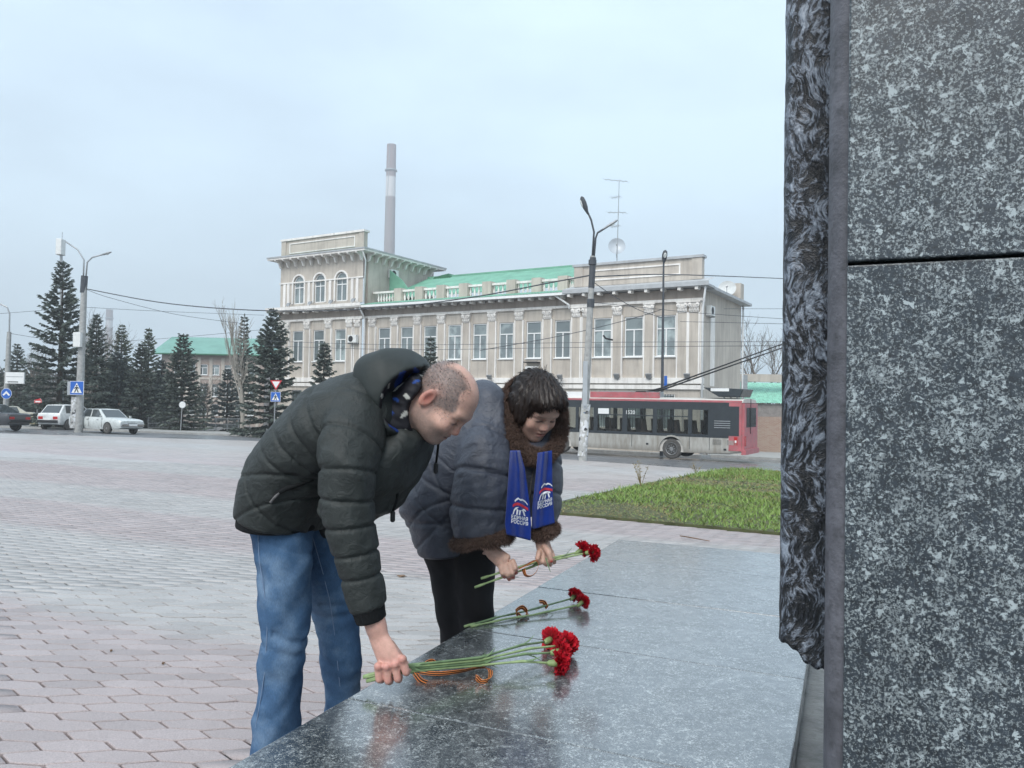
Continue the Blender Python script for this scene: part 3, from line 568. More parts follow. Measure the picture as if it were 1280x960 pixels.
# brick school with green roof behind the spruces on the left
M['brick'] = brickmat('pale brick', (.34, .235, .19), (.38, .28, .235), (.42, .39, .36)); M['roof_pale'] = mat('faded green roof', (.16, .33, .27), .5, .15, .7)
Y2 = 96.; a0 = at(205, 480, Y2)[0]; a1 = at(330, 480, Y2)[0]; zf = lambda y, px=265: at(px, y, Y2)[2]
e = empty('brick_building', (a1, Y2, -4), R(4), 'brick building with faded green roof behind the spruces', 'building'); H2 = House(e); w_ = a1-a0; cx = [at(p, 480, Y2)[0]-a1 for p in (254.5, 269, 283.5, 298, 312, 240, 226)]
rows = [(zf(519), zf(505)), (zf(496), zf(480)), (zf(469), zf(456))]; rows = [(a+4, b+4) for a, b in rows]
H2.wall('wall', M['brick'], -w_, 0, -1, zf(441)+4, [(c-.62, c+.62, a, b) for c in cx for a, b in rows], th=.3)
for c in cx:
    for a, b in rows: H2.window(c-.6, c+.6, a+.02, b-.02, transom=.7)
for k in range(8):
    c = -w_+(k+.5)*w_/8
for a, b in rows[1:]: H2.b('string_course', M['stucco'], -w_, 0, -.06, -.002, a-.55, a-.3)
for c in cx: H2.b('pier', M['stucco'], c+.85, c+1.25, -.08, -.002, -.5, zf(447)+4)
H2.b('side_wall', M['brick'], -.3, 0, .302, 12, -1, zf(441)+4)
mb = MB(); ze, zr = zf(443)+4, zf(427)+4+.9; mb.raw([(-w_-1, -.8, ze), (.8, -.8, ze), (-1.5, 6, zr), (-w_-1, 6, zr), (.8, 12.8, ze)], [(0, 1, 2, 3), (1, 4, 2)]); mb.build('roof', M['roof_pale'], e); H2.b('eave', M['roof_dark'], -w_-1, .8, -.8, .2, ze-.15, ze-.002)
# shed with green corrugated roof and brick yard wall beside the beige building
Y3 = 56.; q = lambda px, py: at(px, py, Y3); M['rough_wall'] = mat('rough grey render', (.26, .235, .22), .85, .25, 3, bump=.02, bscale=14); M['redbrick'] = brickmat('worn red brick', (.30, .15, .10), (.36, .24, .17), (.40, .36, .32)); M['roof_mint'] = mat('mint roof sheet', (.26, .55, .42), .45, .25, 4)
e = empty('yard_shed', q(960, 562), 0, 'low shed with mint green corrugated roof beside the beige building', 'shed'); x0, x1 = q(925, 500)[0], q(1100, 500)[0]
def wb(name, m, z0, z1, y0, y1, xa=x0, xb=x1): return part(MB().box(xa, xb, y0, y1, z0, z1).build(name, m), e)
wb('brick_course', M['redbrick'], -2.9, q(960, 521)[2], Y3, Y3+.4); wb('wall', M['rough_wall'], q(960, 521)[2]+.002, q(960, 505)[2], Y3+.02, Y3+.4); wb('beam', M['stucco'], q(960, 477)[2], q(960, 470)[2]+.15, Y3+.6, Y3+1.2, x0-2); wb('pier', M['grey_metal'], -2.5, q(935, 470)[2]+.1, Y3+.5, Y3+.8, q(930, 480)[0], q(937, 480)[0]); wb('back_wall', M['stucco'], q(960, 503)[2], q(960, 477)[2], Y3+3.0, Y3+3.2)
xs = np.linspace(x0-.2, x1, 121); mb = MB(); mb.raw([(x, Y3-.2, q(960, 504)[2]+.03*(i % 2)) for i, x in enumerate(xs)]+[(x, Y3+2.6, q(960, 480)[2]+.15+.03*(i % 2)) for i, x in enumerate(xs)], [(i, i+1, 122+i, 121+i) for i in range(120)]); part(mb.build('corrugated_roof', M['roof_mint']), e)
sheet('pavement', [(11.0, 43.0), (15, 40.5), (60, 45), (60, 56), (14, 56)], .12, M['kerb'], thick=.3)
sheet('pavement', [(11.0, 42.4), (10.2, 41.2), (-40, 73), (-40, 75), (-19, 61)], .11, M['kerb'], thick=.3)
# factory chimneys far off
def stack(px, ytop, ybot, d, r0, r1, label):
    b_ = at(px, ybot, d); t_ = at(px, ytop, d); h = t_[2]+6; e = empty('factory_chimney', (t_[0], d, -6), 0, label, 'chimney')
    tt = NT('chimney concrete'); v = tt.coords(); sep = tt.new('ShaderNodeSeparateXYZ'); tt.lk(v, sep.inputs[0]); c = tt.ramp(tt.math('DIVIDE', sep.outputs[2], h), [(0, (.30, .27, .27)), (.70, (.32, .29, .29)), (.80, (.32, .28, .28)), (.805, (.62, .60, .60)), (.875, (.62, .60, .60)), (.88, (.30, .245, .25)), (1, (.30, .245, .25))], 'LINEAR'); m = tt.set(c, .9)
    MB().lathe([(r1+(r0-r1)*(1-k/20)**1.2, h*k/20) for k in range(21)], 28).build('shaft', m, e, smooth=True, sharp=60)
    for f_ in (.34, .90): r = r1+(r0-r1)*(1-f_)**1.2; MB().lathe([(r, f_*h), (r+.8, f_*h+.1), (r+.8, f_*h+.8), (r, f_*h+1.1)], 24).build('gallery', M['grey_metal'], e)
    MB().tube([(-r0-.2, -r0*.3, 0), (-r1*.2, -r1-.15, h)], .18, 4).build('ladder', M['grey_metal'], e)
stack(489.5, 181, 322, 430, 3.9, 2.6, 'tall pale concrete factory chimney rising behind the beige building')
stack(137, 387, 470, 700, 3.6, 2.9, 'distant factory chimney rising out of the haze behind the spruces')
# ================================================================== trolleybus
M['bus_red'] = mat('faded red paint', (.44, .12, .135), .4, .2, 2, dirt=(.30, .19, .18)); M['bus_black'] = mat('black window band', (.022, .028, .034), .25, .2, 3, spec=.6)
def dirtmat():
    t = NT('dirty silver panel'); v = t.coords(); sep = t.new('ShaderNodeSeparateXYZ'); t.lk(v, sep.inputs[0])
    mpn = t.new('ShaderNodeMapping'); mpn.inputs['Scale'].default_value = (2.5, 1, .5); t.lk(v, mpn.inputs[0])
    f = t.ramp(t.noise(mpn.outputs[0], 1.6, 7, .7), [(.35, 0.), (.7, 1.)])
    c = t.mix(f, (.46, .45, .42), (.24, .215, .18)); c = t.mix(t.ramp(sep.outputs[2], [(.3, .75), (.62, .0)]), c, (.17, .15, .125))
    return t.set(c, .55, .1, .4)
M['bus_silver'] = dirtmat(); M['bus_glass'] = glassmat('bus glass', (.86, .88, .87), .03, .03, .92); M['rubber'] = mat('dusty tyre', (.085, .08, .075), .85, .3, 8); M['rim'] = mat('steel rim', (.28, .28, .28), .5, .3, 9, metal=.5); M['tail'] = mat('tail light', (.45, .015, .015), .2, 0); M['white'] = mat('white paint', (.78, .78, .77), .5, .05); M['seat'] = mat('bus seat', (.10, .07, .06), .8, .2); M['interior'] = mat('bus interior', (.55, .52, .48), .7, .1)
PB = rel(7.62, 36.59); bus = empty('trolleybus', PB, -R(31), 'dirty silver trolleybus with black window band, red roof edge and raised trolley poles', 'trolleybus'); HB = House(bus)
def bpx(px, py=525):
    v = ray(px, py); d = np.dot(PB-C0, NIN)/np.dot(v, NIN); p = C0+v*d; return np.dot(p-PB, AXF)
X0, X1 = -8.7, 3.3; wl = [(bpx(a), bpx(b)) for a, b in ((702, 719.5), (723, 742), (747, 778), (784, 816), (821, 860), (865, 885))]; wl = [(X0+.35, X0+1.5)]+[(a, b) for a, b in wl]
wl[0] = (X0+.4, wl[1][0]-.12)
z0w, z1w = 1.22, 2.36
for y in (0., 2.5):
    HB.wall('window_band', M['bus_black'], X0, X1-.02, 1.12, 2.72, [(a, b, z0w, z1w) for a, b in wl], y=y if y == 0 else 2.44, th=.06)
    for a, b in wl:
        g = MB().box(a, b, y+.02 if y == 0 else 2.46, y+.028 if y == 0 else 2.468, z0w, z1w).build('window_pane', M['bus_glass'], bus)
        if b-a > .9 and y == 0:
            mb = MB(); mb.box(a, b, -.012, .018, 2.0, 2.05); mb.build('window_rail', M['bus_black'], g); MB().box((a+b)/2-.02, (a+b)/2+.02, -.011, .018, 2.052, z1w).build('window_rail', M['bus_black'], g)
    # lower panels with wheel arches
    pts = [(X0, 1.118), (X0, .36)]
    for wx in (-5.9, 0.): pts += [(wx-.6, .34)]+[(wx-.6*math.cos(a), .46+.6*math.sin(a)) for a in np.linspace(0, math.pi, 13)]+[(wx+.6, .34)]
    pts += [(X1-.6, .40), (X1, .52), (X1, 1.118)]
    MB().prism([(a, y if y == 0 else 2.44, b) for a, b in pts], (0, .06, 0)).build('side_panel', M['bus_silver'], bus)
    for wx in (-5.9, 0.):
        arch = [(wx-.6*math.cos(a), .46+.6*math.sin(a)) for a in np.linspace(0, math.pi, 13)]; arch2 = [(wx-.68*math.cos(a), .46+.68*math.sin(a)) for a in np.linspace(0, math.pi, 13)]; mb = MB()
        for i in range(12): mb.prism([(arch[i][0], -.02, arch[i][1]), (arch2[i][0], -.02, arch2[i][1]), (arch2[i+1][0], -.02, arch2[i+1][1]), (arch[i+1][0], -.02, arch[i+1][1])], (0, .018, 0))
        if y == 0: mb.build('arch_trim', M['bus_silver'], bus)
        w = MB().lathe([(.30, .0), (.44, -.0), (.485, .05), (.485, .24), (.44, .28), (.28, .28)], 28, ((1,0,0),(0,0,1),(0,-1,0)), (wx, (.33 if y == 0 else 2.4), .485)).build('wheel', M['rubber'], bus, smooth=True, sharp=40)
        s_ = -1 if y == 0 else 1
        if y == 0:
            MB().lathe([(.30, 0), (.29, .03), (.20, -.06 if wx == 0 else .02), (.12, -.04 if wx == 0 else .05), (.10, .06 if wx else .02), (.0, .06 if wx else .02)], 20, ((1,0,0),(0,0,1),(0,-1,0)), (wx, .05, .485)).build('rim', M['rim'], w, smooth=True, sharp=30)
            for k in range(8): MB().lathe([(.022, 0), (.022, .05)], 6, ((1,0,0),(0,0,1),(0,-1,0)), (wx+.165*math.cos(k*.785), .05, .485+.165*math.sin(k*.785))).build('wheel_bolt', M['grey_metal'], w)
HB.b('waist_seam', M['bus_black'], X0, X1-.6, -.006, -.001, 1.085, 1.118)
for x in (bpx(887), bpx(862), bpx(790), bpx(735)): HB.b('panel_seam', M['bus_black'], x-.012, x+.012, -.005, -.001, .5, 1.08)
HB.b('rear_panel', M['bus_red'], X1-.0, X1+.12, .03, 2.47, .52, 2.70); HB.b('rear_corner', M['bus_red'], X1-.58, X1-.001, -.014, -.002, .52, 2.71); HB.b('rear_window', M['bus_glass'], X1+.121, X1+.13, .35, 2.15, 1.6, 2.5); HB.b('rear_bumper', M['bus_red'], X1, X1+.2, .0, 2.5, .36, .60)
HB.b('tail_light', M['tail'], X1-.34, X1-.18, -.02, -.0145, .78, 1.15); HB.b('tail_light', M['tail'], X1+.121, X1+.14, .08, .3, .75, 1.2); HB.b('reverse_light', M['white'], X1-.3, X1-.22, -.026, -.0205, .9, 1.0); HB.b('front_panel', M['bus_black'], X0-.06, X0-.001, .03, 2.47, .4, 2.7)
HB.b('vent_panel', M['bus_black'], bpx(888), bpx(924), -.02, -.003, 1.2, 2.55)
for k in range(4): HB.b('louvre', M['grey_metal'], bpx(893), bpx(913), -.034, -.021, 1.55+k*.1, 1.58+k*.1)
for a, b in ((891, 902), (909, 921)):
    v_ = HB.b('grille', M['dark'], bpx(a), bpx(b), -.012, -.003, .78, 1.0)
    for k in range(5): HB.b('slat', M['bus_silver'], bpx(a), bpx(b), -.02, -.0125, .79+k*.042, .815+k*.042, v_)
for a, z in ((905, .52), (808, .62)): HB.b('socket', M['dark'], bpx(a), bpx(a)+.12, -.016, -.003, z, z+.09)
HB.b('floor', M['interior'], X0, X1, .07, 2.43, .34, .9)
mb = MB(); prof = [(0, 2.72), (.02, 2.80), (.14, 2.87), (1.25, 2.93), (2.36, 2.87), (2.48, 2.80), (2.5, 2.72), (2.4, 2.722), (.1, 2.722)]; mb.prism([(X0-.05, a, b) for a, b in prof], (X1+.1-X0, 0, 0)); mb.build('roof', M['interior'], bus)
HB.b('roof_edge', M['bus_red'], X0, X1, -.012, -.001, 2.722, 2.815)
xa, xb = bpx(736), bpx(822); HB.b('roof_fairing', M['bus_red'], xa, xb, .12, .3, 2.87, 3.16); HB.b('roof_fairing', M['white'], X0+.4, xa-.02, .15, 1.2, 2.87, 3.15); HB.b('roof_unit', M['grey_metal'], xa+.2, xb-.4, .7, 1.9, 2.93, 3.2)
xa, xb = bpx(876), bpx(927); mb = MB(); mb.prism([(xa, .25, 3.42), (xb, .25, 3.36), (xb-.15, .25, 2.98), (xa+.75, .25, 2.98)], (0, 1.9, 0)); mb.build('resistor_box', M['bus_black'], bus, bevel=.03); HB.b('box_label', M['white'], bpx(886), bpx(909), .235, .249, 3.24, 3.38)
for k in range(4): HB.b('box_foot', M['grey_metal'], xa+.9+.3*k, xa+.95+.3*k, .5, .6, 2.88, 2.98)
# trolley poles
for dy, tip in ((.85, (944, 432)), (1.55, (941, 435))):
    xb_ = bpx(795); v = ray(*tip); tz = C0[2]+v[2]*37.0-PB[2]; xt = bpx(tip[0])+1.0
    p = MB().tube([(xb_, dy, 3.12), (xb_+.9, dy, 3.36), (xt, dy+.4, tz)], [.07, .045, .025], 8).build('trolley_pole', M['dark'], bus, smooth=True); MB().lathe([(.05, -.1), (.09, 0), (.06, .16)], 8, None, (xt, dy+.4, tz)).build('collector_head', M['dark'], p)
mb = MB(); mb.prism([(bpx(783), .6, 3.0), (bpx(803), .6, 3.0), (bpx(800), .6, 3.22), (bpx(789), .6, 3.22)], (0, 1.2, 0)); mb.build('pole_base', M['dark'], bus); HB.b('rope', M['dark'], X1+.14, X1+.165, 1.0, 1.03, 1.3, 2.9)
for i, x in enumerate(np.arange(-7.6, 2.2, .85)):
    if abs(x+5.9) > .7:
        for y in (.35, 1.75): MB().prism([(x, y, .9), (x+.45, y, .9), (x+.45, y, 1.25), (x+.14, y, 1.30), (x+.06, y, 1.85), (x-.04, y, 1.85)], (0, .42, 0)).build('seat', M['seat'], bus)
for x in (bpx(795), bpx(775), bpx(845)): MB().tube([(x, 1.0, .9), (x, 1.0, 2.8)], .02, 6).build('handrail', M['frame'], bus)
fnt = None
def text_mesh(txt, size, m, name, parent, mat4):
    cu = bpy.data.curves.new('t', 'FONT'); cu.body = txt; cu.size = size; cu.align_x = 'CENTER'; cu.extrude = .002; ob = bpy.data.objects.new('t', cu); COL.objects.link(ob)
    dg = bpy.context.evaluated_depsgraph_get(); me = bpy.data.meshes.new_from_object(ob.evaluated_get(dg)); bpy.data.objects.remove(ob); me.transform(mat4); me.name = name
    return link(name, me, m, parent)
text_mesh('1520', .26, M['white'], 'fleet_number', bus, Matrix.Translation((bpx(787.5), -.0, 2.08)) @ Matrix.Rotation(R(90), 4, 'X'))
HB.b('route_plate', M['white'], bpx(747.5), bpx(761), -.006, -.001, 2.06, 2.33)
# ================================================================== cars
M['car_glass'] = mat('car glass', (.05, .06, .065), .05, 0, spec=.9); M['chrome'] = mat('chrome', (.5, .5, .5), .2, 0, metal=.9); M['amber'] = mat('amber', (.55, .18, .01), .25, 0); M['lamp_glass'] = mat('headlight', (.62, .64, .62), .12, 0, spec=.8)
def car(name, p, rz, col, st, roof, label, wb, W, rear=True, wr=.31):
    e = empty(name, p, rz, label, 'car'); e.rotation_euler = (math.atan(-GA)*math.cos(rz)*1, 0, rz); m = mat(name+' paint', col, .28, .08, 2, spec=.6, dirt=tuple(x*.55+.03 for x in col), Coat_Weight=.4)
    # st: (x, half width, z bottom, z top); front of the car is +x
    def loft(S, name, mm, par, crown=.03):
        V = []; Fs = []; n = 10
        for x, w, a, b in S: V += [(x, -w*.62, b+crown), (x, -w*.93, b), (x, -w, b-(b-a)*.22), (x, -w*.985, a+(b-a)*.3), (x, -w*.9, a), (x, w*.9, a), (x, w*.985, a+(b-a)*.3), (x, w, b-(b-a)*.22), (x, w*.93, b), (x, w*.62, b+crown)]
        for i in range(len(S)-1): Fs += [(i*n+k, i*n+(k+1) % n, (i+1)*n+(k+1) % n, (i+1)*n+k) for k in range(n)]
        Fs += [tuple(range(n))[::-1], tuple(range(len(V)-n, len(V)))]
        return MB().raw(V, [f[::-1] for f in Fs]).build(name, mm, par, smooth=True, sharp=35)
    body = loft(st, 'body', m, e); zb = lambda x: np.interp(x, [s[0] for s in st], [s[3] for s in st]); wd = lambda x: np.interp(x, [s[0] for s in st], [s[1] for s in st])
    xr0, xr1, xr2, xr3, zt = roof                  # rear glass foot, roof rear, roof front, windscreen foot
    cab = MB(); h = lambda x: zb(x)-.02
    ws = [wd(xr0)*.88, wd(0)*.74, wd(0)*.74, wd(xr3)*.88]; V = []
    for (x, z), w in zip(((xr0, h(xr0)), (xr1, zt), (xr2, zt), (xr3, h(xr3))), ws): V += [(x, -w, z), (x, w, z)]
    V += [(xr1+.1, 0, zt+.035), (xr2-.1, 0, zt+.035)]
    cab.raw(V, [(0, 1, 3, 2), (2, 3, 8), (2, 8, 9, 4), (3, 5, 9, 8), (4, 9, 5), (4, 5, 7, 6), (0, 2, 4, 6), (1, 7, 5, 3), (0, 6, 7, 1)]); c = cab.build('cabin', m, e, bevel=.05)
    def quad(name, pts, out, mm=M['car_glass'], par=None):
        P = [np.array(q, float) for q in pts]; ctr = sum(P)/len(P); out = np.array(out, float); MB().prism([ctr+(q-ctr)*.86+out*.012 for q in P], out*.004).build(name, mm, par or c)
    V = [np.array(q) for q in V]
    quad('rear_window', [V[0], V[1], V[3], V[2]], nrm((-1, 0, .6))); quad('windscreen', [V[4], V[5], V[7], V[6]], nrm((1, 0, .8)))
    for sg, ids in ((-1, (0, 2, 4, 6)), (1, (1, 3, 5, 7))):
        A, B_, C_, D = [V[i] for i in ids]; mT = B_+(C_-B_)*.52; mB_ = A+(D-A)*.5; o = nrm((0, sg, .35))
        for q in ((A*.85+D*.15, B_, mT, mB_), (mB_, mT, C_, D*.93+A*.07)): quad('side_window', q, o)
        for x in (mB_[0]-.02, D[0]-.12): 
            w = wd(x); MB().box(x-.006, x+.006, sg*w*.995-.006, sg*w*.995+.006, .38, zb(x)-.04).build('door_seam', M['dark'], body)
        for x in (mB_[0]-.2, mB_[0]+.75): MB().box(x, x+.16, sg*(wd(x)+.0)-.015, sg*(wd(x))+.015, zb(x)-.16, zb(x)-.125).build('door_handle', M['chrome'], body)
        MB().box(D[0]-.22, D[0]-.1, sg*(wd(D[0])+.0)-.02+sg*.06, sg*wd(D[0])+.02+sg*.1, zb(D[0])-.0, zb(D[0])+.13).build('wing_mirror', m, body)
        for wx in wb:
            MB().lathe([(.001, 0), (wr+.06, 0), (wr+.06, .012), (.001, .012)], 20, ((1,0,0),(0,0,1),(0,sg,0)), (wx, sg*wd(wx)*.985, wr+.01)).build('wheel_arch', M['dark'], body)
            w = MB().lathe([(.19, 0), (wr-.03, 0), (wr, .03), (wr, .17), (wr-.03, .2), (.19, .2)], 22, ((1,0,0),(0,0,1),(0,sg,0)), (wx, sg*(wd(wx)-.17), wr)).build('wheel', M['rubber'], e, smooth=True, sharp=40)
            MB().lathe([(.2, 0), (.19, .02), (.15, -.01), (.05, .02), (0, .02)], 14, ((1,0,0),(0,0,1),(0,sg,0)), (wx, sg*(wd(wx)+.015), wr)).build('rim', M['rim'], w)
        f = st[-1]; b = st[0]
        MB().box(f[0]-.02, f[0]+.015, sg*f[1]*.55-.16, sg*f[1]*.55+.16, f[3]-.24, f[3]-.08).build('headlight', M['lamp_glass'], body); MB().box(b[0]-.015, b[0]+.05, sg*b[1]*.72-.17, sg*b[1]*.72+.17, b[3]-.28, b[3]-.1).build('tail_light', M['tail'], body)
    f = st[-1]; b = st[0]
    MB().box(f[0]-.1, f[0]+.09, -f[1]*.97, f[1]*.97, f[2]+.06, f[2]+.24).build('bumper', m if not rear else M['chrome'], body, bevel=.03); MB().box(b[0]-.09, b[0]+.1, -b[1]*.97, b[1]*.97, b[2]+.06, b[2]+.24).build('bumper', M['dark'], body, bevel=.03)
    MB().box(f[0]+.002, f[0]+.02, -.3, .3, f[3]-.22, f[3]-.1).build('grille', M['dark'], body); MB().box(b[0]-.03, b[0]-.005, -.26, .26, b[3]-.36, b[3]-.25).build('number_plate', M['white'], body); MB().box(f[0]+.091, f[0]+.1, -.26, .26, f[2]+.1, f[2]+.21).build('number_plate', M['white'], body)
    return e
p = gp(132, 541.0); p = rel(p[0], p[1])
sed = [(-2.4, .80, .38, .86), (-2.32, .86, .3, .93), (-1.5, .89, .26, .96), (-.2, .90, .24, .93), (.9, .89, .24, .93), (1.9, .87, .28, .88), (2.3, .84, .32, .80), (2.42, .76, .38, .74)]
car('sedan_car', p, R(-28), (.60, .63, .62), sed, (-1.65, -.95, .25, 1.0, 1.42), 'pale silver old sedan parked beside the crossing sign pole', (-1.42, 1.38), .9, True)
suv = [(-2.1, .78, .45, 1.02), (-2.02, .88, .4, 1.12), (-1.2, .91, .34, 1.10), (.2, .91, .34, 1.06), (1.2, .90, .36, 1.0), (1.9, .86, .4, .92), (2.08, .74, .46, .82)]
p = gp(84, 537.5); car('suv_car', rel(p[0]-.8, p[1]+2), R(78), (.70, .71, .70), suv, (-1.95, -1.5, .1, .95, 1.66), 'white sport utility car seen from behind, next to the sign pole', (-1.3, 1.3), .9, True, .35)
p = gp(-24, 537); drk = [(a, b, c, d) for a, b, c, d in sed]; car('sedan_car', rel(p[0], p[1]), R(172), (.035, .037, .045), drk, (-1.9, -.9, .2, 1.05, 1.44), 'dark sedan with lit red tail lights driving past the blue sign', (-1.42, 1.38), .9, True)
p = gp(52, 531.5); car('hatchback_car', rel(p[0]-4, p[1]+1), R(205), (.52, .50, .42), sed, (-1.9, -1.2, .2, 1.0, 1.42), 'pale beige car half hidden behind the white sport utility car', (-1.42, 1.38), .9, True)
# ================================================================== poles, signs, wires
M['pole'] = mat('weathered concrete pole', (.36, .36, .35), .85, .25, 6, bump=.01, bscale=40); M['pole_dark'] = mat('dark steel', (.06, .065, .075), .6, .25, 8); M['sign_blue'] = mat('sign blue', (.02, .12, .48), .4, .06); M['sign_red'] = mat('sign red', (.55, .03, .04), .4, .06); M['sign_back'] = mat('sign back', (.42, .44, .46), .45, .1, metal=.3)
def posters():
    t = NT('pole with poster scraps'); v = t.coords(); n = t.new('ShaderNodeTexVoronoi', Scale=9); t.lk(v, n.inputs[0]); c = t.ramp(n.outputs['Color'], [(.0, (.42, .42, .40)), (.35, (.05, .05, .055)), (.4, (.65, .66, .68)), (.62, (.50, .50, .5)), (.8, (.12, .16, .22)), (.84, (.7, .7, .7))], 'CONSTANT'); return t.set(t.mix(t.ramp(t.noise(v, 3, 4), [(.4, 0.), (.5, 1.)]), (.36, .36, .35), c), .8)
M['posters'] = posters()
def dirv(a, b): return nrm(np.asarray(b)-np.asarray(a))
def lamp_head(p, d, r, e, m):
    d = nrm(d); a = nrm(np.cross(d, (0, 0, 1))); b = np.cross(a, d); mb = MB(); mb.lathe([(.05, 0), (.09, .1), (.17, .28), (.19, .5), (.15, .68), (.04, .76)], 12, (a*r, b*r*.6, d), p); o = part(mb.build('lamp_head', m, smooth=True, sharp=50), e)
    mb = MB(); mb.lathe([(.01, 0), (.13*r, .01), (.1*r, .05)], 12, (a*.9, d*1.5, -b), p+d*.48-b*.07*r); mb.build('diffuser', M['lamp_glass'], o)
def street_pole(name, base, top, r0, r1, label, cat, mm, extra=None):
    e = empty(name, base, 0, label, cat); part(MB().tube([base-np.array([0, 0, .3]), base+(top-base)*.5, top], [r0, (r0+r1)/2, r1], 12).build('shaft', mm, smooth=True, sharp=60), e); return e
def sq_sign(c, s, e, typ='ped', th=.02):
    X = np.array([1., 0, 0]); Z = np.array([0, 0, 1.]); Yn = np.array([0, -1., 0]); n = None
    def poly(pts, off, m, name, par): return MB().prism([c+X*a*s+Z*b*s+Yn*off for a, b in pts], (0, -.004, 0)).build(name, m) if par is None else part(MB().prism([c+X*a*s+Z*b*s+Yn*off for a, b in pts], (0, -.004, 0)).build(name, m), par)
    sqr = lambda k: [(-k, -k), (k, -k), (k, k), (-k, k)]; circ = lambda k: [(k*math.cos(a), k*math.sin(a)) for a in np.linspace(0, 2*math.pi, 25)[:-1]]
    if typ == 'ped':
        poly(sqr(.5), 0, M['white'], 'sign_plate', e); poly(sqr(.47), .006, M['sign_blue'], 'sign_face', e); poly([(-.38, -.36), (.38, -.36), (0, .38)], .012, M['white'], 'sign_triangle', e)
        for q in ([(-.05, .12), (.05, .12), (.05, .22), (-.05, .22)], [(-.08, .10), (.08, .08), (.06, -.08), (-.07, -.06)], [(-.02, -.06), (.06, -.08), (.16, -.32), (.08, -.32)], [(-.07, -.06), (.0, -.06), (-.10, -.32), (-.18, -.32)], [(-.08, .08), (-.2, -.04), (-.16, -.07), (-.04, .04)], [(.08, .08), (.19, -.02), (.16, -.06), (.04, .03)]): poly(q, .018, M['dark'], 'walking_figure', e)
    elif typ == 'give':
        poly([(0, -.55), (.6, .45), (-.6, .45)], 0, M['sign_red'], 'sign_plate', e); poly([(0, -.34), (.40, .34), (-.40, .34)], .006, M['white'], 'sign_face', e)
    elif typ == 'noentry':
        poly(circ(.5), 0, M['white'], 'sign_plate', e); poly(circ(.47), .006, M['sign_red'], 'sign_face', e); poly([(-.34, -.09), (.34, -.09), (.34, .09), (-.34, .09)], .012, M['white'], 'sign_bar', e)
    elif typ == 'blue':
        poly(circ(.5), 0, M['white'], 'sign_plate', e); poly(circ(.47), .006, M['sign_blue'], 'sign_face', e); poly([(0, .25), (.36, -.12), (.22, -.2), (0, .02), (-.22, -.2), (-.36, -.12)], .012, M['white'], 'sign_arrow', e)
    else: poly(circ(.5), 0, M['sign_back'], 'sign_plate', e); poly(circ(.42), .006, M['white'], 'sign_face', e)
# concrete lamp pole with crossing sign, left
g = gp(98, 540); DL = g[1]; b_ = rel(g[0], g[1]); tp = at(105.5, 352, DL)
e = street_pole('lamp_pole', b_, tp, .24, .16, 'leaning concrete lamp pole carrying the crossing sign, beside the silver sedan', 'lamp pole', M['pole'])
part(MB().tube([at(93.2, 535, DL), at(95.3, 496, DL)], .255, 12, False).build('poster_band', M['posters']), e)
part(MB().tube([at(104.2, 366, DL), at(105.7, 345, DL)], .19, 10).build('collar', M['pole_dark']), e)
for pts in ([(104, 352), (105, 325), (97, 312), (82, 302)], [(107, 352), (109, 328), (115, 322), (135, 316)]): part(MB().tube([at(x, y, DL) for x, y in pts], .045, 8).build('lamp_arm', M['grey_metal'], smooth=True), e)
lamp_head(at(135, 316, DL)-np.array([.5, 0, .18]), dirv(at(116, 322, DL), at(135, 316, DL)), .55, e, M['grey_metal'])
part(MB().box(at(101, 418, DL)[0]-.2, at(101, 418, DL)[0]+.22, DL-.45, DL-.2, at(101, 434, DL)[2], at(101, 416, DL)[2]).build('junction_box', M['plastic_white']), e)
sg = empty('crossing_sign', at(96, 485, DL-.35), 0, 'blue crossing sign on the leaning concrete pole', 'road sign'); sq_sign(at(96, 485, DL-.35), .82, sg, 'ped'); part(MB().box(*sorted((at(86.5, 485, DL-.33)[0], at(87.8, 485, DL)[0])), DL-.3, DL+.5, at(96, 494, DL)[2], at(96, 477, DL)[2]).build('bracket', M['sign_back']), sg)
# tall mast with an equipment cabinet behind the spruce
d = 57.; e = street_pole('antenna_mast', rel(at(79, 480, d)[0], d), at(76.5, 306, d), .16, .09, 'slim mast with a white antenna cabinet rising out of the tall spruce', 'mast', M['grey_metal']); c = at(76, 310, d); part(MB().box(c[0]-.22, c[0]+.2, d-.3, d+.3, at(76, 319, d)[2], at(76, 299, d)[2]).build('cabinet', M['plastic_white'], bevel=.04), e); part(MB().tube([at(77.5, 299, d), at(78, 290, d)], .02, 5).build('rod', M['grey_metal']), e)
# lamp pole at the far left
d = 52.; e = street_pole('lamp_pole', rel(at(8, 480, d)[0], d), at(11.5, 415, d), .2, .13, 'lamp pole with one bent arm beside the white billboard', 'lamp pole', M['pole']); part(MB().tube([at(11.5, 418, d), at(12, 392, d), at(9, 384, d), at(-6, 377, d)], .05, 8).build('lamp_arm', M['grey_metal']), e); lamp_head(at(-6, 377, d), (-1, 0, .3), .6, e, M['grey_metal'])
bb = empty('billboard', at(22, 472, d-.3), 0, 'small white billboard fixed to the lamp pole', 'billboard'); part(MB().box(at(11, 472, d)[0], at(34, 472, d)[0], d-.35, d-.22, at(22, 479.5, d)[2], at(22, 465.5, d)[2]).build('panel', M['white']), bb); part(MB().box(at(14, 472, d)[0], at(27, 472, d)[0], d-.362, d-.351, at(22, 478, d)[2], at(22, 477, d)[2]).build('printed_line', M['dark']), bb)
part(MB().box(at(12, 472, d)[0], at(33, 472, d)[0], d-.36, d-.351, at(22, 471.4, d)[2], at(22, 470.8, d)[2]).build('printed_line', M['grey_metal']), bb)
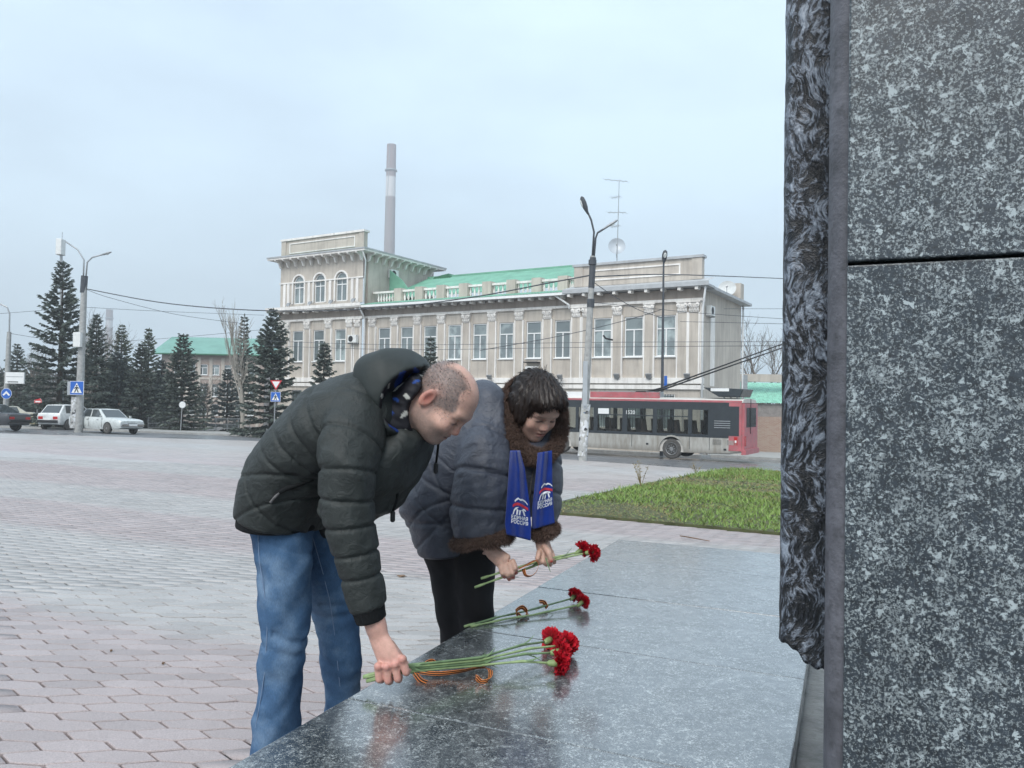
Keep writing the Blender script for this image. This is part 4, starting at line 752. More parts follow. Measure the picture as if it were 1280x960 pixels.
def post_sign(px, py, dd, typ, s, label, px_b, more=None):
    p_ = rel(at(px_b, 500, dd)[0], dd); c = at(px, py, dd-.06); e = empty('road_sign', p_, 0, label, 'road sign'); part(MB().tube([p_-np.array([0, 0, .2]), at(px, py-4, dd)], .035, 8).build('post', M['grey_metal']), e); g = len(bpy.data.objects)
    sq_sign(c, s, e, typ)
    if more: sq_sign(at(*more[:2], dd-.06), more[3], e, more[2])
post_sign(8, 492, 51., 'blue', .72, 'round blue mandatory direction sign in front of the lamp pole', 7); post_sign(47.5, 502, 60., 'noentry', .62, 'round red no entry sign behind the beige car', 46)
post_sign(228, 506, 56., 'back', .52, 'round grey white sign on a thin post in front of the fence', 226.5); post_sign(345, 481, 47., 'give', .60, 'give way triangle above a blue crossing sign on one post', 343, (344.5, 496, 'ped', .60))
post_sign(66, 509, 60., 'give', .3, 'small red and white sign beside the white sport utility car', 65.5)
# lamp pole in front of the trolleybus
g = gp(728, 576); DR = g[1]; b_ = rel(g[0], g[1]); e = street_pole('lamp_pole', b_, at(741, 320, DR), .17, .10, 'leaning lamp pole with two bent arms and torn posters in front of the trolleybus', 'lamp pole', M['pole'])
part(MB().tube([at(727.8, 570, DR), at(732.5, 505, DR)], .18, 12, False).build('poster_band', M['posters']), e); part(MB().tube([at(739.2, 360, DR), at(741.2, 322, DR)], .125, 10).build('upper_sleeve', M['pole_dark']), e)
part(MB().tube([at(738.2, 384, DR), at(738.6, 374, DR)], .15, 10).build('clamp', M['pole_dark']), e); part(MB().tube([at(740.5, 331, DR), at(740.7, 325, DR)], .16, 10).build('clamp', M['pole_dark']), e)
for pts in ([(740, 328), (742.5, 290), (739, 275), (734, 264)], [(742, 328), (744.5, 298), (747, 291), (763, 281)]): part(MB().tube([at(x, y, DR) for x, y in pts], .038, 8).build('lamp_arm', M['pole_dark'], smooth=True), e)
lamp_head(at(735, 268, DR), dirv(at(735, 268, DR), at(729, 252, DR)), .95, e, M['pole_dark']); lamp_head(at(752, 287.5, DR), dirv(at(747, 291, DR), at(763, 281, DR)), .5, e, M['grey_metal'])
part(MB().box(at(727.5, 500, DR)[0], at(733, 500, DR)[0], DR-.32, DR-.19, at(727, 507, DR)[2], at(729, 452, DR)[2]).build('sign_box', M['sign_back']), e)
# slim pole behind the trolleybus
d = 41.5; e = street_pole('lamp_pole', rel(at(827.5, 520, d)[0], d), at(829.5, 330, d), .10, .05, 'slim dark lamp pole standing behind the trolleybus', 'lamp pole', M['pole_dark']); lamp_head(at(829.5, 330, d), (0.05, -.35, 1), .8, e, M['pole_dark'])
part(MB().box(at(829.5, 480, d)[0], at(833, 480, d)[0], d-.2, d-.1, at(831, 487, d)[2], at(831, 470, d)[2]).build('small_sign', M['sign_blue']), e)
def wire(pts, r, label):
    P = [at(*q) for q in pts]; Q = []
    for i in range(len(P)-1):                       # smooth curve through the points
        p0, p1, p2, p3 = P[max(i-1, 0)], P[i], P[i+1], P[min(i+2, len(P)-1)]
        for t_ in np.linspace(0, 1, 7)[:-1]: Q.append(.5*((2*p1)+(-p0+p2)*t_+(2*p0-5*p1+4*p2-p3)*t_**2+(-p0+3*p1-3*p2+p3)*t_**3))
    Q.append(P[-1]); MB().tube(Q, r, 5).build('overhead_wire', M['pole_dark'], label=label, cat='wire')
L_ = lambda a, b, x: a+(b-a)*x
wire([(108, 361, DL), (200, 378, L_(DL, DR, .2)), (300, 387, L_(DL, DR, .38)), (400, 388.5, L_(DL, DR, .54)), (500, 383, L_(DL, DR, .68)), (600, 370, L_(DL, DR, .82)), (690, 353, L_(DL, DR, .94)), (739, 344, DR)], .028, 'thick black cable sagging between the two leaning lamp poles')
wire([(741, 346, DR), (820, 343, 36), (900, 345, 43), (985, 348.5, 52)], .026, 'thick cable from the poster pole past the end of the beige building')
wire([(108, 362, DL), (140, 373, 47), (220, 393, 51), (300, 404, 55)], .014, 'thin wire sagging from the crossing sign pole toward the bare poplar')
wire([(0, 392, 48), (105, 384, DL)], .012, 'thin wire from the crossing sign pole toward the billboard pole'); wire([(106, 384, DL), (200, 389, 50), (330, 394, 58)], .012, 'thin level wire above the pine tops')
wire([(14, 417, 52), (60, 424, 60), (120, 429, 70)], .014, 'thin wire running from the billboard pole into the spruces'); wire([(125, 428, 60), (220, 422, 60), (350, 410, 60)], .013, 'thin wire in front of the green roofed brick building')
wire([(741, 352, DR), (770, 372, 33), (800, 388, 36.5), (827, 397, 41.3)], .016, 'slanting wire between the poster pole and the slim dark pole')
wire([(600, 438, 39), (700, 420, 40), (780, 401, 41), (827, 387, 41.4)], .018, 'slanting span wire running up to the slim dark pole')
wire([(330, 426, 50), (500, 431, 44), (740, 428, 38.5), (985, 427, 36.0)], .012, 'level trolley contact wire crossing in front of the upper windows'); wire([(330, 432, 49), (500, 437, 43), (740, 434, 38), (985, 432, 35.5)], .012, 'lower trolley contact wire crossing in front of the upper windows')
wire([(850, 402, 42), (900, 403, 40), (985, 405, 38)], .012, 'thin wire leaving the end wall of the beige building'); wire([(905, 386, 47), (940, 386, 47), (985, 386, 47)], .012, 'thin wire behind the end wall of the beige building')
wire([(741, 378, DR), (790, 383, 34), (870, 391, 39), (985, 399, 40)], .012, 'thin wire from the poster pole clamp to behind the stele')
MB().tube([at(754, 419, 38), at(757, 423, 38), at(766, 425, 38)], .05, 6).build('wire_switch', M['dark'], label='black trolley wire switch hanging in front of a window', cat='wire fitting')
# fences along the far pavement
M['fence'] = mat('grey fence paint', (.20, .215, .225), .6, .2, 5)
def fence(a, b, h, n, label, zb=.0):
    a = np.array(a); b = np.array(b); e = empty('railing_fence', (a+b)/2, 0, label, 'fence')
    for k in range(n+1): p_ = a+(b-a)*k/n; part(MB().tube([p_, p_+np.array([0, 0, h+.06])], .035, 6).build('post', M['fence']), e)
    for k in range(n):
        p_, q_ = a+(b-a)*k/n, a+(b-a)*(k+1)/n; mb = MB()
        for z in (.18, h*.55, h): mb.tube([p_+np.array([0, 0, z]), q_+np.array([0, 0, z])], .022, 5)
        for j in range(1, 8): r_ = p_+(q_-p_)*j/8; mb.tube([r_+np.array([0, 0, .18]), r_+np.array([0, 0, h])], .010, 4)
        o = part(mb.build('bar_panel', M['fence']), e); o['kind'] = 'stuff'
fence(at(185, 537.5, 60), at(312, 539, 60), .95, 9, 'grey steel railing on the pavement in front of the spruces'); fence(at(158, 535, 63), at(236, 536.5, 63), 1.55, 6, 'taller dark railing behind the silver sedan'); fence(at(0, 530, 66), at(60, 531, 66), .9, 5, 'grey railing behind the beige car')
sheet('pavement', [(-60, 50), (-34, 50.5), (-17, 51.5), (-15, 50.3), (-13, 55), (-13, 62), (-60, 66)], .1, M['kerb'], thick=.3)
sheet('verge', [(-60, 57), (-37, 57), (-36, 70), (-60, 70)], .15, M['grass'], thick=.1)
# ================================================================== trees
def needlemat(name, stops):
    t = NT(name); f = t.new('ShaderNodeAttribute', attribute_name='tint').outputs['Fac']; return t.set(t.ramp(f, stops), .7, 0, .2)
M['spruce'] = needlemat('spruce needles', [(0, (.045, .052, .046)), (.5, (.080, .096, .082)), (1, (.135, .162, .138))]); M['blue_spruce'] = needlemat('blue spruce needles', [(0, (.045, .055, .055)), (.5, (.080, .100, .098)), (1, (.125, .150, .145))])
M['pine'] = needlemat('pine needles', [(0, (.045, .055, .035)), (.5, (.085, .105, .065)), (1, (.14, .165, .11))]); M['bark'] = mat('dark bark', (.075, .06, .05), .9, .3, 6); M['bare'] = mat('bare twigs', (.17, .145, .125), .9, .25, 4); M['bare_pale'] = mat('pale poplar bark', (.30, .275, .24), .85, .25, 3)
def needle_mesh(V, tint, name):
    n = len(V)//4; me = npmesh(name, V, np.arange(4*n).reshape(-1, 4)); a = me.attributes.new('tint', 'FLOAT', 'POINT'); a.data.foreach_set('value', np.repeat(np.clip(tint, 0, 1).astype(np.float32), 4)); return me
def spruce_mesh(h, rad, seed, gap=.36, nb=12, skirt=.04, bare=0.):
    g = np.random.default_rng(seed); P = []; D = []; LN = []; T = []
    z = skirt*h
    while z < h*.985:
        f = z/h; R_ = rad*(1-f)**.82*g.uniform(.82, 1.1)+.12
        k = max(5, int(nb*(1-.45*f)))
        for b in range(k):
            a = 2*math.pi*(b+g.random())/k; L_ = R_*g.uniform(.62, 1.12); sl = -.42+1.0*f+g.normal(0, .07); u = np.array([math.cos(a), math.sin(a), 0]); s = np.array([-math.sin(a), math.cos(a), 0])
            m = int(9+24*L_); t = np.sort(g.uniform(.12 if f < .85 else 0, 1, m))
            pos = u*(L_*t)[:, None]+np.array([0, 0, 1])*(z+L_*(sl*t+.22*t*t))[:, None]
            sd = g.choice([-1, 1], m); ang = g.uniform(.3, 1.15, m); dr = u*np.cos(ang)[:, None]+s*(sd*np.sin(ang))[:, None]; dr[:, 2] = -g.uniform(.0, .55, m)+.35*f
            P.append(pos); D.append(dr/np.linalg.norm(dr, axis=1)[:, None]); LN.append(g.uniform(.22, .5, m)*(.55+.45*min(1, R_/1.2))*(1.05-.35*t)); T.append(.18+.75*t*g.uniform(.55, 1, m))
            P.append(np.array([u*L_*q+np.array([0, 0, z+L_*(sl*q+.22*q*q)]) for q in (.55, .8)])); D.append(np.array([u+np.array([0, 0, sl+.25])]*2)); LN.append(np.array([.45, .4])*min(1, R_)); T.append(np.array([.5, .9]))
        z += gap*(.75+.4*(1-f))*g.uniform(.8, 1.2)
    P.append(np.array([[0, 0, h-.5], [0, 0, h-.3]])); D.append(np.array([[0.05, 0, 1.], [-.05, 0, 1.]])); LN.append(np.array([.5, .4])); T.append(np.array([.6, .6]))
    P = np.concatenate(P); D = np.concatenate(D); LN = np.concatenate(LN); T = np.concatenate(T); n = len(P)
    ax = np.cross(D, g.normal(size=(n, 3))); ax /= np.linalg.norm(ax, axis=1)[:, None]+1e-9; w = LN*g.uniform(.15, .26, n)
    V = np.stack([P, P+D*(LN*.45)[:, None]+ax*w[:, None], P+D*LN[:, None]-np.array([0, 0, .05]), P+D*(LN*.45)[:, None]-ax*w[:, None]], 1).reshape(-1, 3)
    tr = MB().tube([(0, 0, -.4), (0, 0, h*.5), (0, 0, h*.97)], [.017*h+.03, .010*h+.02, .01], 7).mesh('trunk')
    return needle_mesh(V, T+g.normal(0, .06, n), 'crown'), tr
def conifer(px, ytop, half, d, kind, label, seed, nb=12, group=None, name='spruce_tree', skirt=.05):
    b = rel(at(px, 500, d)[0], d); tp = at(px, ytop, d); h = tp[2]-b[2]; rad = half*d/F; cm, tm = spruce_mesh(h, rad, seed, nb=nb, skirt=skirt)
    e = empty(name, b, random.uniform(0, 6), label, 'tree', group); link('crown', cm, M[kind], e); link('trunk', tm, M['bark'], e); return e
random.seed(11)
conifer(74, 326, 60, 54, 'spruce', 'tall ragged dark spruce in front of the antenna mast', 1, 9, skirt=.04)
conifer(118, 392, 30, 60, 'spruce', 'dark narrow spruce close behind the leaning sign pole', 2, 11)
conifer(146, 440, 38, 63, 'blue_spruce', 'broad bluish spruce beside the leaning sign pole', 3, 13); conifer(176, 428, 30, 61, 'spruce', 'dark spruce between the bluish spruce and the pointed spruce', 4, 12)
conifer(227, 417, 37, 59, 'spruce', 'pointed dark spruce standing in front of the brick building', 5, 13); conifer(201, 448, 28, 64, 'blue_spruce', 'shorter bluish spruce tucked beside the pointed dark spruce', 6, 12)
conifer(150, 405, 30, 72, 'pine', 'pale green pine top showing above the bluish spruce', 7, 8, name='pine_tree', skirt=.35); conifer(184, 410, 26, 71, 'pine', 'lighter pine showing over the dark spruces next to the brick building roof', 8, 7, name='pine_tree', skirt=.35)
conifer(284, 462, 24, 62, 'blue_spruce', 'low bluish spruce beneath the bare poplar', 9, 12); conifer(303, 392, 20, 66, 'spruce', 'slim spruce behind the bare poplar', 10, 10)
conifer(339, 385, 47, 51, 'spruce', 'dense dark spruce next to the give way sign', 12, 14); conifer(404, 427, 28, 50, 'spruce', 'small spruce in front of the tower', 13, 13); conifer(537, 421, 20, 47, 'spruce', 'small spruce top in front of the wing windows', 14, 12); conifer(20, 430, 26, 72, 'spruce', 'dim spruce behind the white billboard', 16, 10)
for k, (px, yt, hf) in enumerate(((-12, 445, 30), (45, 455, 30), (100, 445, 30), (131, 460, 30), (165, 462, 30), (215, 468, 26), (255, 478, 22))): conifer(px, yt, hf, 78+2*(k % 3), 'spruce', 'dim spruce in the back row behind the other conifers', 20+k, 9, 'back row of conifers', skirt=.02)
def bare_tree(px, ytop, d, spread, label, seed, m, upright=.8, depth=6, r0=None, name='bare_tree', stem=.3, group=None):
    g = random.Random(seed); b = rel(at(px, 500, d)[0], d); h = at(px, ytop, d)[2]-b[2]; e = empty(name, b, 0, label, 'tree', group); segs = []; r0 = r0 or h*.016
    def grow(p, dr, L_, r, dep):
        mid = p+dr*L_*.5+np.array([g.gauss(0, .03), g.gauss(0, .03), 0])*L_; q = p+dr*L_+np.array([g.gauss(0, .05), g.gauss(0, .05), 0])*L_; segs.append(([p, mid, q], [r, r*.85, r*.68]))
        if dep == 0: return
        for k in range(g.choice((2, 3, 3, 4)) if dep > 1 else 3):
            t_ = g.uniform(.35, 1) if k else 1.; o = p+(q-p)*t_; nd = nrm(dr*upright+np.array([g.gauss(0, spread), g.gauss(0, spread), g.gauss(.25*upright, .2)])); grow(o, nd, L_*g.uniform(.58, .86), max(r*.62*g.uniform(.8, 1), .008), dep-1)
    grow(np.zeros(3), np.array([0, 0, 1.]), h*stem, r0, depth)
    zmax = max(s[0][2][2] for s in segs); k = h/zmax; mb = MB(); tk = MB()
    for i, (pp, rr) in enumerate(segs): (tk if i == 0 else mb).tube([q*np.array([k, k, k]) for q in pp], rr, 6 if rr[0] > .05 else 3, False)
    tk.build('trunk', m, e, smooth=True); mb.build('crown', m, e)
bare_tree(303, 372, 57, .22, 'tall pale bare poplar between the two spruces', 3, M['bare_pale'], 1.3, 6, stem=.24, name='poplar_tree')
bare_tree(258, 455, 66, .34, 'bare grey tree between the brick building and the spruce', 8, M['bare'], .8, 5)
bare_tree(948, 388, 66, .36, 'bare leafless tree behind the green roofed shed', 5, M['bare'], .85, 6, stem=.28); bare_tree(972, 410, 70, .36, 'smaller bare tree partly hidden by the stele edge', 6, M['bare'], .85, 6, stem=.26); bare_tree(925, 425, 72, .36, 'bare tree rising beside the end wall of the beige building', 7, M['bare'], .85, 5)
bare_tree(36, 425, 74, .38, 'bare tree behind the white billboard', 9, M['bare'], .8, 6, stem=.26); bare_tree(108, 388, 70, .3, 'bare tree showing right of the tall ragged spruce', 10, M['bare'], .9, 6)
# far-off scrub that closes the view under the trees
g = np.random.default_rng(9); n = 40000; px = np.where(g.random(n) < .7, g.uniform(-260, 345, n), g.uniform(880, 1330, n)); dd = g.uniform(92, 125, n); X = (px-640)/F*dd; top = 4.6+1.4*np.sin(X*.23)+1.1*np.sin(X*.61+1); Z = g.random(n)**.9*top
keep = ~((X > -42) & (X < -28) & (dd < 98)); X, dd, Z = X[keep], dd[keep], Z[keep]; n = len(X); P = np.c_[X, dd, -3.4-GB*np.clip(X, -60, 45)+Z]; a = g.normal(size=(n, 3)); a /= np.linalg.norm(a, axis=1)[:, None]; b = np.cross(a, g.normal(size=(n, 3))); b /= np.linalg.norm(b, axis=1)[:, None]; s1, s2 = g.uniform(.5, 1.1, (n, 1)), g.uniform(.10, .24, (n, 1))
M['scrub'] = needlemat('bare scrub', [(0, (.07, .065, .06)), (.5, (.12, .11, .10)), (1, (.17, .16, .145))])
link('far_scrub', needle_mesh(np.stack([P-a*s1, P-b*s2, P+a*s1, P+b*s2], 1).reshape(-1, 3), g.random(n), 'far_scrub'), M['scrub'], label='grey brown winter scrub closing the view under the trees', cat='scrub', kind='stuff')
# ================================================================== people: surfaces grown from distance fields
class Field:
    def __init__(s, lo, hi, h):
        s.lo = np.array(lo, np.float32); s.h = h; s.n = np.ceil((np.array(hi)-s.lo)/h).astype(int)+1; s.G = np.full(s.n, .2, np.float32)
    def blk(s, lo, hi, pad):
        a = np.clip(np.floor((np.array(lo)-pad-s.lo)/s.h).astype(int), 0, s.n); b = np.clip(np.ceil((np.array(hi)+pad-s.lo)/s.h).astype(int)+1, 0, s.n)
        ax = [s.lo[i]+s.h*np.arange(a[i], b[i], dtype=np.float32) for i in range(3)]
        return tuple(slice(a[i], b[i]) for i in range(3)), np.stack(np.meshgrid(*ax, indexing='ij'), -1)
    def put(s, prim, k=.01, op='u', pad=None):
        lo, hi, fn = prim; sl_, X = s.blk(lo, hi, (k+.012) if pad is None else pad)
        if X.size == 0: return
        d = fn(X.reshape(-1, 3)).reshape(X.shape[:3]); g = s.G[sl_]
        if op == 'u': h = np.maximum(k-np.abs(g-d), 0)/k; s.G[sl_] = np.minimum(g, d)-h*h*k*.25
        elif op == 's': h = np.maximum(k-np.abs(g+d), 0)/k; s.G[sl_] = np.maximum(g, -d)+h*h*k*.25
        elif op == 'i': s.G[sl_] = np.maximum(g, d)
    def val(s, P):
        q = (np.asarray(P, np.float32)-s.lo)/s.h; i = np.clip(np.floor(q).astype(int), 0, s.n-2); f = q-i; r = 0
        for c in range(8):
            o = np.array([c & 1, c >> 1 & 1, c >> 2]); w = np.prod(np.where(o, f, 1-f), -1); j = i+o; r = r+w*s.G[j[..., 0], j[..., 1], j[..., 2]]
        return r
    def surf(s, px, py, d0=1.6, d1=3.4, off=0.):        # first point of the surface along a line of sight
        D = np.arange(d0, d1, .003); P = C0+ray(px, py)*D[:, None]; q = (P-s.lo)/s.h; ok = np.all((q > 1) & (q < s.n-2), 1); v = np.where(ok, s.val(np.where(ok[:, None], P, s.lo+s.h*3)), 1.); i = np.argmax(v < 0)
        return C0+ray(px, py)*(D[i]-off) if v[i] < 0 else None
    def mesh(s, name, smooth=2):
        G = s.G; G[0] = G[-1] = .2; G[:, 0] = G[:, -1] = .2; G[:, :, 0] = G[:, :, -1] = .2
        I = G < 0; n = s.n; c8 = [(a, b, c) for a in (0, 1) for b in (0, 1) for c in (0, 1)]
        cnt = sum(I[a:n[0]-1+a, b:n[1]-1+b, c:n[2]-1+c].astype(np.int8) for a, b, c in c8); act = np.argwhere((cnt > 0) & (cnt < 8)); idx = np.full(n-1, -1, np.int32); idx[tuple(act.T)] = np.arange(len(act))
        gv = np.stack([G[act[:, 0]+a, act[:, 1]+b, act[:, 2]+c] for a, b, c in c8], 1); acc = np.zeros((len(act), 3)); m = np.zeros(len(act))
        for i in range(8):
            for j in range(i+1, 8):
                ci, cj = np.array(c8[i]), np.array(c8[j])
                if np.abs(ci-cj).sum() != 1: continue
                a, b = gv[:, i], gv[:, j]; k = (a < 0) != (b < 0); t = np.where(k, a/np.where(k, a-b, 1), 0); acc += np.where(k[:, None], ci+(cj-ci)*t[:, None], 0); m += k
        V = s.lo+s.h*(act+acc/m[:, None]); Q = []
        for ax in range(3):
            o = [(1, 2), (2, 0), (0, 1)][ax]; a = np.take(I, range(n[ax]-1), ax); b = np.take(I, range(1, n[ax]), ax); e = np.argwhere(a != b); e = e[(e[:, o[0]] > 0) & (e[:, o[1]] > 0) & (e[:, o[0]] < n[o[0]]-1) & (e[:, o[1]] < n[o[1]]-1)]
            u = np.zeros(3, int); u[o[0]] = 1; w = np.zeros(3, int); w[o[1]] = 1; q = np.stack([idx[tuple((e-u-w).T)], idx[tuple((e-w).T)], idx[tuple(e.T)], idx[tuple((e-u).T)]], 1); fl = b[tuple(e.T)]; q[fl] = q[fl][:, ::-1]; Q.append(q)
        Q = np.concatenate(Q)
        E = np.concatenate([Q[:, [0, 1]], Q[:, [1, 2]], Q[:, [2, 3]], Q[:, [3, 0]]]); dg = np.bincount(E.ravel(), minlength=len(V))[:, None]
        for it in range(smooth):
            for lam in (.5, -.52):
                A = np.stack([np.bincount(E[:, 0], V[E[:, 1], i], len(V))+np.bincount(E[:, 1], V[E[:, 0], i], len(V)) for i in range(3)], 1); V = V+lam*(A/dg-V)
        return V.astype(np.float32), Q
def ell(c, r, ax=None):
    c = np.asarray(c, np.float32); r = np.asarray(r, np.float32); A = np.eye(3, dtype=np.float32) if ax is None else np.array([nrm(a) for a in ax], np.float32); ex = np.abs(A.T)@r
    def fn(X):
        q = (X-c)@A.T; k0 = np.sqrt(((q/r)**2).sum(1)); k1 = np.sqrt(((q/(r*r))**2).sum(1))+1e-9; return k0*(k0-1)/k1
    return c-ex, c+ex, fn
def cone(P, R_):
    P = np.asarray(P, np.float32); R_ = np.asarray(R_, np.float32)
    def fn(X):
        best = np.full(len(X), 9, np.float32)
        for a, b, ra, rb in zip(P[:-1], P[1:], R_[:-1], R_[1:]):
            v = b-a; t = np.clip((X-a)@v/(v@v), 0, 1); best = np.minimum(best, np.linalg.norm(X-a-t[:, None]*v, axis=1)-(ra+(rb-ra)*t))
        return best
    m = R_.max(); return P.min(0)-m, P.max(0)+m, fn
def sweep(P, rn, rb, bax, ra=.02, mod=None):
    P = np.asarray(P, np.float32); n = len(P); rn = np.asarray(rn, np.float32); rb = np.asarray(rb, np.float32); bx = np.asarray(bax, np.float32); bx = np.tile(bx, (n, 1)) if bx.ndim == 1 else bx
    # refine the path to a smooth curve
    T = np.linspace(0, n-1, (n-1)*3+1); Pc = []
    for t in T:
        i = min(int(t), n-2); f = t-i; p0, p1, p2, p3 = P[max(i-1, 0)], P[i], P[i+1], P[min(i+2, n-1)]; Pc.append(.5*(2*p1+(-p0+p2)*f+(2*p0-5*p1+4*p2-p3)*f*f+(-p0+3*p1-3*p2+p3)*f**3))
    Pc = np.array(Pc, np.float32); rn = np.interp(T, range(n), rn).astype(np.float32); rb = np.interp(T, range(n), rb).astype(np.float32); bx = np.stack([np.interp(T, range(n), bx[:, i]) for i in range(3)], 1).astype(np.float32)
    L = np.r_[0, np.cumsum(np.linalg.norm(np.diff(Pc, axis=0), axis=1))].astype(np.float32)
    tg = np.gradient(Pc, axis=0); tg /= np.linalg.norm(tg, axis=1)[:, None]; bx = bx-tg*(bx*tg).sum(1)[:, None]; bx /= np.linalg.norm(bx, axis=1)[:, None]; nn = np.cross(tg, bx)
    mx_ = float(max(rn.max(), rb.max()))+.05
    def fn(X0):
        near = np.zeros(len(X0), bool)
        for c in Pc[::2]: near |= ((X0-c)**2).sum(1) < (mx_+float(L[-1])/(len(Pc)-1)*2)**2
        out = np.full(len(X0), .2, np.float32); out[near] = core(X0[near]); return out
    def core(X):
        N_ = len(X); bd = np.full(N_, 9e9, np.float32); bs = np.zeros(N_, np.float32)
        for i in range(len(Pc)-1):
            a = Pc[i]; v = Pc[i+1]-a; t = np.clip((X-a)@v/(v@v), 0, 1); d = ((X-a-t[:, None]*v)**2).sum(1); k = d < bd; bd = np.where(k, d, bd); bs = np.where(k, i+t, bs)
        i = np.minimum(bs.astype(int), len(Pc)-2); f = (bs-i)[:, None]; C = Pc[i]*(1-f)+Pc[i+1]*f; q = X-C; nv = nn[i]*(1-f)+nn[i+1]*f; bv = bx[i]*(1-f)+bx[i+1]*f; f = f[:, 0]
        qn = (q*nv).sum(1); qb = (q*bv).sum(1); qa = (q*tg[i]).sum(1); qa = np.where((bs < 1e-4) | (bs > len(Pc)-1-1e-4), qa, 0); r1 = rn[i]*(1-f)+rn[i+1]*f; r2 = rb[i]*(1-f)+rb[i+1]*f
        e = np.sqrt((qn/r1)**2+(qb/r2)**2+(qa/ra)**2)+1e-6; ln = np.sqrt(qn*qn+qb*qb+qa*qa)+1e-9; d = ln-ln/e
        if mod is not None: d = d-mod(L[i]+(L[i+1]-L[i])*f, qn, qb, X)
        return d
    m = max(rn.max(), rb.max()); return Pc.min(0)-m, Pc.max(0)+m, fn
def wob(X, f, seed, amp, ani=(1, 1, 1)):               # smooth creases
    g = np.random.default_rng(seed); r = np.zeros(len(X), np.float32); X = X*np.array(ani, np.float32)
    for k in range(5): d = g.normal(size=3); d2 = g.normal(size=3); r += np.sin(X@(d*f).astype(np.float32)+g.uniform(0, 6)+1.6*np.sin(X@(d2*f*.6).astype(np.float32)+g.uniform(0, 6)))
    return amp*r/2.5
def groove(L, ss, w, A): 
    r = np.zeros_like(L)
    for s in ss: r -= A*np.exp(-((L-s)/w)**2)
    return r
def people_obj(fld, name, m, parent, smooth=2, col=None, mats=None, **kw):
    V, Q = fld.mesh(name, smooth); me = npmesh(name, V, Q, True)
    if col is not None: a = me.attributes.new('col', 'FLOAT_COLOR', 'POINT'); c = np.ones((len(V), 4), np.float32); c[:, :3] = col(V.astype(np.float64)); a.data.foreach_set('color', c.ravel())
    o = link(name, me, m, **kw); part(o, parent); return o, V, Q
def strands(V, Q, n, ln, name, m, parent, seed=0, droop=.3, w=.0012, sel=None):
    g = np.random.default_rng(seed); k = g.integers(0, len(Q), n*2); q = V[Q[k]]; N_ = np.cross(q[:, 1]-q[:, 0], q[:, 3]-q[:, 0]); N_ /= np.linalg.norm(N_, axis=1)[:, None]+1e-12; u = g.random((n*2, 1)); v = g.random((n*2, 1)); P = q[:, 0]*(1-u)*(1-v)+q[:, 1]*u*(1-v)+q[:, 2]*u*v+q[:, 3]*(1-u)*v
    ok = np.ones(len(P), bool) if sel is None else sel(P); P = P[ok][:n]; N_ = N_[ok][:n]; m_ = len(P); d = N_+g.normal(0, .45, (m_, 3)); d[:, 2] -= droop; d /= np.linalg.norm(d, axis=1)[:, None]; s = np.cross(d, g.normal(size=(m_, 3))); s /= np.linalg.norm(s, axis=1)[:, None]; l_ = ln*g.uniform(.6, 1.2, (m_, 1))
    me = npmesh(name, np.stack([P-N_*.002-s*w, P-N_*.002+s*w, P+d*l_], 1).reshape(-1, 3), np.arange(3*m_).reshape(-1, 3)); o = link(name, me, m); o['kind'] = 'stuff'; part(o, parent); return o
def colmat(name, rough, spec=.4, bump=0, bs=400, sss=0.):
    t = NT(name); c = t.new('ShaderNodeAttribute', attribute_name='col').outputs['Color']; v = t.coords()
    if bump: t.bump(t.noise(v, bs, 4, .6), bump)
    c = t.mix(1, c, t.ramp(t.noise(v, 60, 6, .7), [(.3, .84), (.7, 1.12)]), 'MULTIPLY'); m = t.set(c, rough, 0, spec)
    if sss: t.p.inputs['Subsurface Weight'].default_value = sss; t.p.inputs['Subsurface Radius'].default_value = (.012, .004, .002); t.p.inputs['Subsurface Scale'].default_value = 1
    return m
def cloth(name, col, rough=.55, spec=.35, var=.12, scale=18, bump=.0012, bs=420, wr=.004, wrs=26, sheen=0.):
    t = NT(name); v = t.coords(); c = t.ramp(t.noise(v, scale, 5, .6), [(.3, tuple(x*(1-var) for x in col)), (.7, tuple(x*(1+var) for x in col))])
    h = t.math('ADD', t.math('MULTIPLY', t.noise(v, wrs, 5, .58, 1.2), wr), t.math('MULTIPLY', t.noise(v, bs, 2), bump)); t.bump(h, 1.0, .8); return t.set(c, rough, 0, spec, Sheen_Weight=sheen)
M['skin'] = colmat('skin', .48, .4, .0006, 500, .12)
M['jacket'] = cloth('dark olive jacket shell', (.028, .033, .032), .56, .34, wr=.0085, wrs=26); M['rib'] = cloth('black knit rib', (.010, .011, .012), .85, .2, wr=.001); M['hood_in'] = colmat('hood lining', .6, .3)
M['coat'] = cloth('slate blue padded coat', (.058, .066, .088), .46, .42, wr=.0085, wrs=24); M['trouser'] = cloth('black trousers', (.010, .010, .012), .75, .25, wr=.003, wrs=14); M['scarf'] = cloth('blue fleece scarf', (.004, .028, .215), .85, .2, .15, 30, .0015, 500, .002, 20, .3); M['fur'] = cloth('brown fur', (.065, .042, .033), .8, .2, .35, 40, .003, 300); M['fur_tip'] = cloth('brown fur tips', (.13, .086, .070), .7, .3, .4, 90); M['hair_w'] = cloth('dark brown hair', (.021, .013, .010), .42, .4, .3, 60, .0008, 300, 0., 20)
def denim():
    t = NT('blue denim'); v = t.coords(); c = t.ramp(t.noise(v, 5.5, 5, .6), [(.30, (.032, .070, .145)), (.50, (.062, .128, .235)), (.70, (.17, .255, .365))]); mpn = t.new('ShaderNodeMapping'); mpn.inputs['Scale'].default_value = (6, 6, 1); t.lk(v, mpn.inputs[0]); c = t.mix(1, c, t.ramp(t.noise(mpn.outputs[0], 110, 3, .7), [(.3, .78), (.7, 1.22)]), 'MULTIPLY'); t.bump(t.math('ADD', t.math('MULTIPLY', t.noise(v, 20, 3), .004), t.math('MULTIPLY', t.noise(v, 500, 2), .0012)), 1., .8); return t.set(c, .8, 0, .2)
